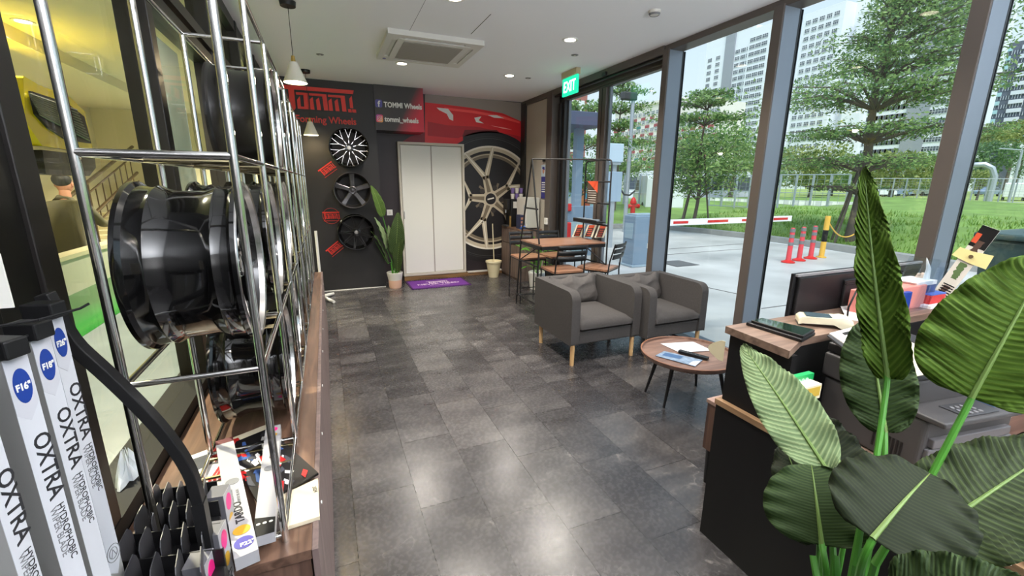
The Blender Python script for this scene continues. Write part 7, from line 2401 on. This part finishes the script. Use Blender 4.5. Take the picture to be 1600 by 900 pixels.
pb(.12, .28, -.010, -.003, .725, .745).build('tray_grip', PG, pr_, bevel=.002)
pb(.02, PW - .03, -.006, .012, .805, .835).build('output_lip', PG2, pr_, bevel=.003)
pb(.06, PW - .04, .012, .20, .838, .880).build('output_slot', PLBLK, pr_)
q = pb(-.005, PW * .86, -.035, .085, .893, .912)
q.build('control_panel', PG, pr_, bevel=.006, seg=3)
pb(.10, .25, -.022, .05, .912, .916).build('keypad', DKGREY, pr_, bevel=.002)
for i in range(4):
    for j in range(3):
        c = FLp + Ux * (.12 + i * .022) + Vy * (-.01 + j * .018) + Z_ * .916
        MB().cyl(c, c + Z_ * .003, .006, n=10).build('key', PLGREY, pr_)
pb(.27, .33, .0, .05, .912, .918).build('display', mat('display_blue', S(120, 150, 190), .2), pr_, bevel=.001)
pb(-.008, PW + .008, .085, PD + .01, .898, .990).build('scanner', PG, pr_, bevel=.010, seg=3)
pb(-.004, PW + .004, .075, PD + .006, .993, 1.030).build('scanner_lid', mat('lid_black', S(34, 33, 34), .35), pr_, bevel=.008, seg=3)
pb(-.009, -.006, .13, .17, .92, .945).build('side_grip', PLBLK, pr_)
q = MB()
textmesh('lettering', 'brother', .020, mat('lettering_silver', S(200, 200, 204), .4), FLp + Ux * .14 + Z_ * .757 - Vy * .006, Ux, Z_, pr_, depth=.0005, bold=.0004)
for k in range(8):
    pb(-.002, .002, .06 + k * .012, .066 + k * .012, .73, .79).build('vent', PLBLK, pr_)
# papers on the printer
t = thing('clipboard', 'papers and clipboard lying on top of the printer', 'clipboard', (1.9, .9, 1.03))
flat_quad(MB(), ((1292, 526), (1345, 512), (1400, 545), (1335, 560)), 1.031, th=.006).build('board', DKGREY, t)
flat_quad(MB(), ((1296, 522), (1350, 508), (1405, 538), (1340, 552)), 1.0375, th=.004).build('sheets', PAPER, t)
flat_quad(MB(), ((1316, 521), (1328, 518), (1332, 521), (1320, 524)), 1.042, th=.003).build('clip', PLBLK, t)
t = tag(flat_quad(MB(), ((1424, 536), (1452, 548), (1452, 584), (1424, 590)), 1.031, th=.003).build('paper_sheet', CRD), 'cream sheet on the scanner lid between the leaves', 'paper')
# right end bits on the lower desk
t = thing('storage_tray', 'open walnut tray with a green edge beyond the printer', 'tray', (2.45, .62, .70))
x0, y0 = 2.10, .60
MB().box(x0, x0 + .42, y0, y0 + .02, .701, .80).box(x0, x0 + .42, y0 + .28, y0 + .30, .701, .80).box(x0, x0 + .02, y0, y0 + .30, .701, .80).box(x0, x0 + .42, y0, y0 + .30, .701, .712).build('tray', wood('tray_wood', S(82, 56, 46), S(120, 88, 74), 'X', .45), t)
MB().box(x0 + .02, x0 + .42, y0 + .285, y0 + .295, .80, .812).build('green_edge', mat('green_edge', S(40, 150, 110), .5), t)
t = thing('document_pile', 'stack of printed white documents at the lower right corner', 'papers', (1.75, .36, .70))
q = MB()
for k in range(6): flat_quad(q, ((1560 + 2 * k, 826 - k), (1650, 742 - k), (1700, 800), (1640, 900)), .702 + k * .004, th=.003)
q.build('sheets', PAPER, t)
q = MB()
for k in range(6):
    f = k / 6
    flat_quad(q, ((1574 + f * 14, 822 + f * 14), (1640, 768 + f * 18), (1641, 770 + f * 18), (1575 + f * 14, 824 + f * 14)), .7262, th=.0003)
q.build('text_line', PAPERB, t)
t = thing('photo_card', 'white card with grey photo stripes before the document stack', 'card', (1.6, .38, .70))
flat_quad(MB(), ((1516, 856), (1560, 838), (1600, 862), (1580, 884)), .7015, th=.004).build('card', PAPER, t)
flat_quad(MB(), ((1538, 857), (1560, 845), (1570, 851), (1550, 864)), .706, th=.0004).build('grey_stripe', mat('stripe_slate', S(84, 90, 104), .5), t)
for px in (1572, 1580): flat_quad(MB(), ((px, 864), (px + 4, 863), (px + 5, 867), (px + 1, 868)), .706, th=.0004).build('black_spot', PLBLK, t)

# ================================================================== FOREGROUND PLANT
fp = thing('potted_plant', 'large artificial bird of paradise plant before the reception desk', 'potted plant', (1.04, .42, 0))
PX, PY = 1.04, .42
MB().lathe([(0, 0), (.12, 0), (.17, .30), (.172, .33), (.158, .33), (.15, .27), (0, .26)], (PX, PY, 0), n=40).build('pot', OFFW, fp, True)
LFX = bigleaf('leaf_bright_green', S(74, 104, 30), S(134, 164, 64), .18, .7)
LFV = bigleaf('leaf_very_dark_green', S(30, 38, 24), S(104, 122, 60), .04, .93)
LFS = bigleaf('leaf_smooth_green', S(44, 62, 32), S(108, 132, 62), .08, .85)
def place(base, db, tip, dt, w_, m, N=None, stem=None, bend=.06, fold=.10, ripple=.0035, ribs=24, p_=(.62, .62), twist=0, asym=0, rib=.0042, lab=None):
    a, b = atD(*base, db), atD(*tip, dt)
    nv = (CAM - (a + b) / 2).normalized() + (V(N) if N else V((0, 0, 0)))
    q = MB()
    leaf(q, a, b, w_, nv, bend, fold, ripple, ribs, p_, 56, 16, twist, asym)
    o = build_leaf('leaf', q, m, fp)
    # midrib follows the same curve
    L_ = (b - a).length
    d = (b - a).normalized()
    nn = (nv - d * nv.dot(d)).normalized()
    pts = [a + d * (L_ * t) + nn * (bend * L_ * sin(pi * t * .9) + .0015) for t in [k / 16 * .93 for k in range(17)]]
    MB().tube(pts, [rib * (1 - .85 * k / 16) for k in range(17)], 7).build('midrib', STEMP, o, True)
    if stem:
        s0 = V((PX + stem[0], PY + stem[1], .27))
        mid = [V(p) for p in stem[2]] if len(stem) > 2 else []
        pts = [s0] + mid + [a, a + d * .02]
        # smooth
        out = []
        for i in range(len(pts) - 1):
            for k in range(5): out.append(pts[i].lerp(pts[i + 1], k / 5))
        out.append(pts[-1])
        for it in range(6): out = [out[0]] + [(out[i - 1] + out[i] * 2 + out[i + 1]) / 4 for i in range(1, len(out) - 1)] + [out[-1]]
        n = len(out)
        MB().tube(out, [.0062 - .0020 * k / (n - 1) for k in range(n)], 9).build('stalk', STEM, fp, True)
# tall upright leaf
place((1388, 592), 1.02, (1352, 262), 1.06, .072, LFX, (-.55, .15, 0), (0.0, .0, [atD(1366, 705, 1.0), atD(1345, 880, 1.02)]), bend=.03, fold=.16, ribs=26, p_=(.50, .60), asym=.18)
# broad leaf at the upper right
place((1518, 622), .98, (1640, 402), 1.02, .178, LFX, (0, 0, .1), (.03, -.02, [atD(1470, 705, .98), atD(1400, 850, 1.0)]), bend=.04, fold=.05, ribs=24, p_=(.62, .5))
# leaf hanging behind the tall one
place((1384, 676), 1.22, (1356, 502), 1.26, .128, LFS, (0, 0, .1), (.03, .05, [atD(1380, 780, 1.2)]), bend=.03, fold=.04, ribs=20, p_=(.85, .48))
# pale leaf at the left
place((1293, 736), 1.16, (1160, 541), 1.28, .125, LFL, (.1, -.1, .1), (-.03, .03, [atD(1288, 850, 1.12)]), bend=.05, fold=.06, ribs=26, p_=(.66, .72))
# dark leaf behind the pale one
place((1283, 850), 1.20, (1226, 695), 1.30, .12, LFV, (0, 0, 0), (-.04, .04), bend=.03, fold=.05, p_=(.6, .5))
place((1335, 775), 1.25, (1272, 640), 1.34, .12, LFV, (.4, 0, 0), (.0, .05), bend=.03, fold=.05, p_=(.6, .6))
# rounded leaf lower left
place((1284, 852), 1.02, (1268, 728), 1.05, .168, LFS, (0, 0, .25), (-.03, 0, [atD(1296, 905, 1.0)]), bend=.08, fold=.04, ripple=.001, p_=(.72, .42))
# big dark leaf centre
place((1363, 842), .88, (1452, 742), .97, .168, LFV, (-.1, 0, .35), (.0, -.03, [atD(1335, 900, .9)]), bend=.08, fold=.03, ripple=.0008, p_=(.75, .42))
# broad leaf at the right middle
place((1450, 836), .97, (1652, 700), 1.08, .148, LFV if False else bigleaf('leaf_deep_veined', S(44, 56, 32), S(110, 130, 68), .06, .75), (0, 0, .15), (.05, -.02, [atD(1400, 850, .98)]), bend=.05, fold=.06, ribs=26, p_=(.62, .5))
# leaf at the bottom edge
place((1400, 925), .85, (1620, 925), .86, .085, LFS, (0, 0, .3), (.06, -.06), bend=.08, fold=.06, p_=(.6, .5))
# extra bare stalks
for (px0, py0, px1, py1, dd) in ((1270, 868, 1277, 905, 1.02), (1301, 848, 1303, 905, 1.05), (1306, 868, 1308, 905, 1.03), (1346, 815, 1335, 880, .98), (1360, 845, 1350, 890, 1.0), (1396, 836, 1368, 880, .96)):
    a = atD(px0, py0, dd); b = atD(px1, py1, dd)
    MB().tube([a, b, (PX + (b.x - PX) * .4, PY + (b.y - PY) * .4, .27)], [.005, .006, .007], 8).build('stalk', STEM, fp, True)
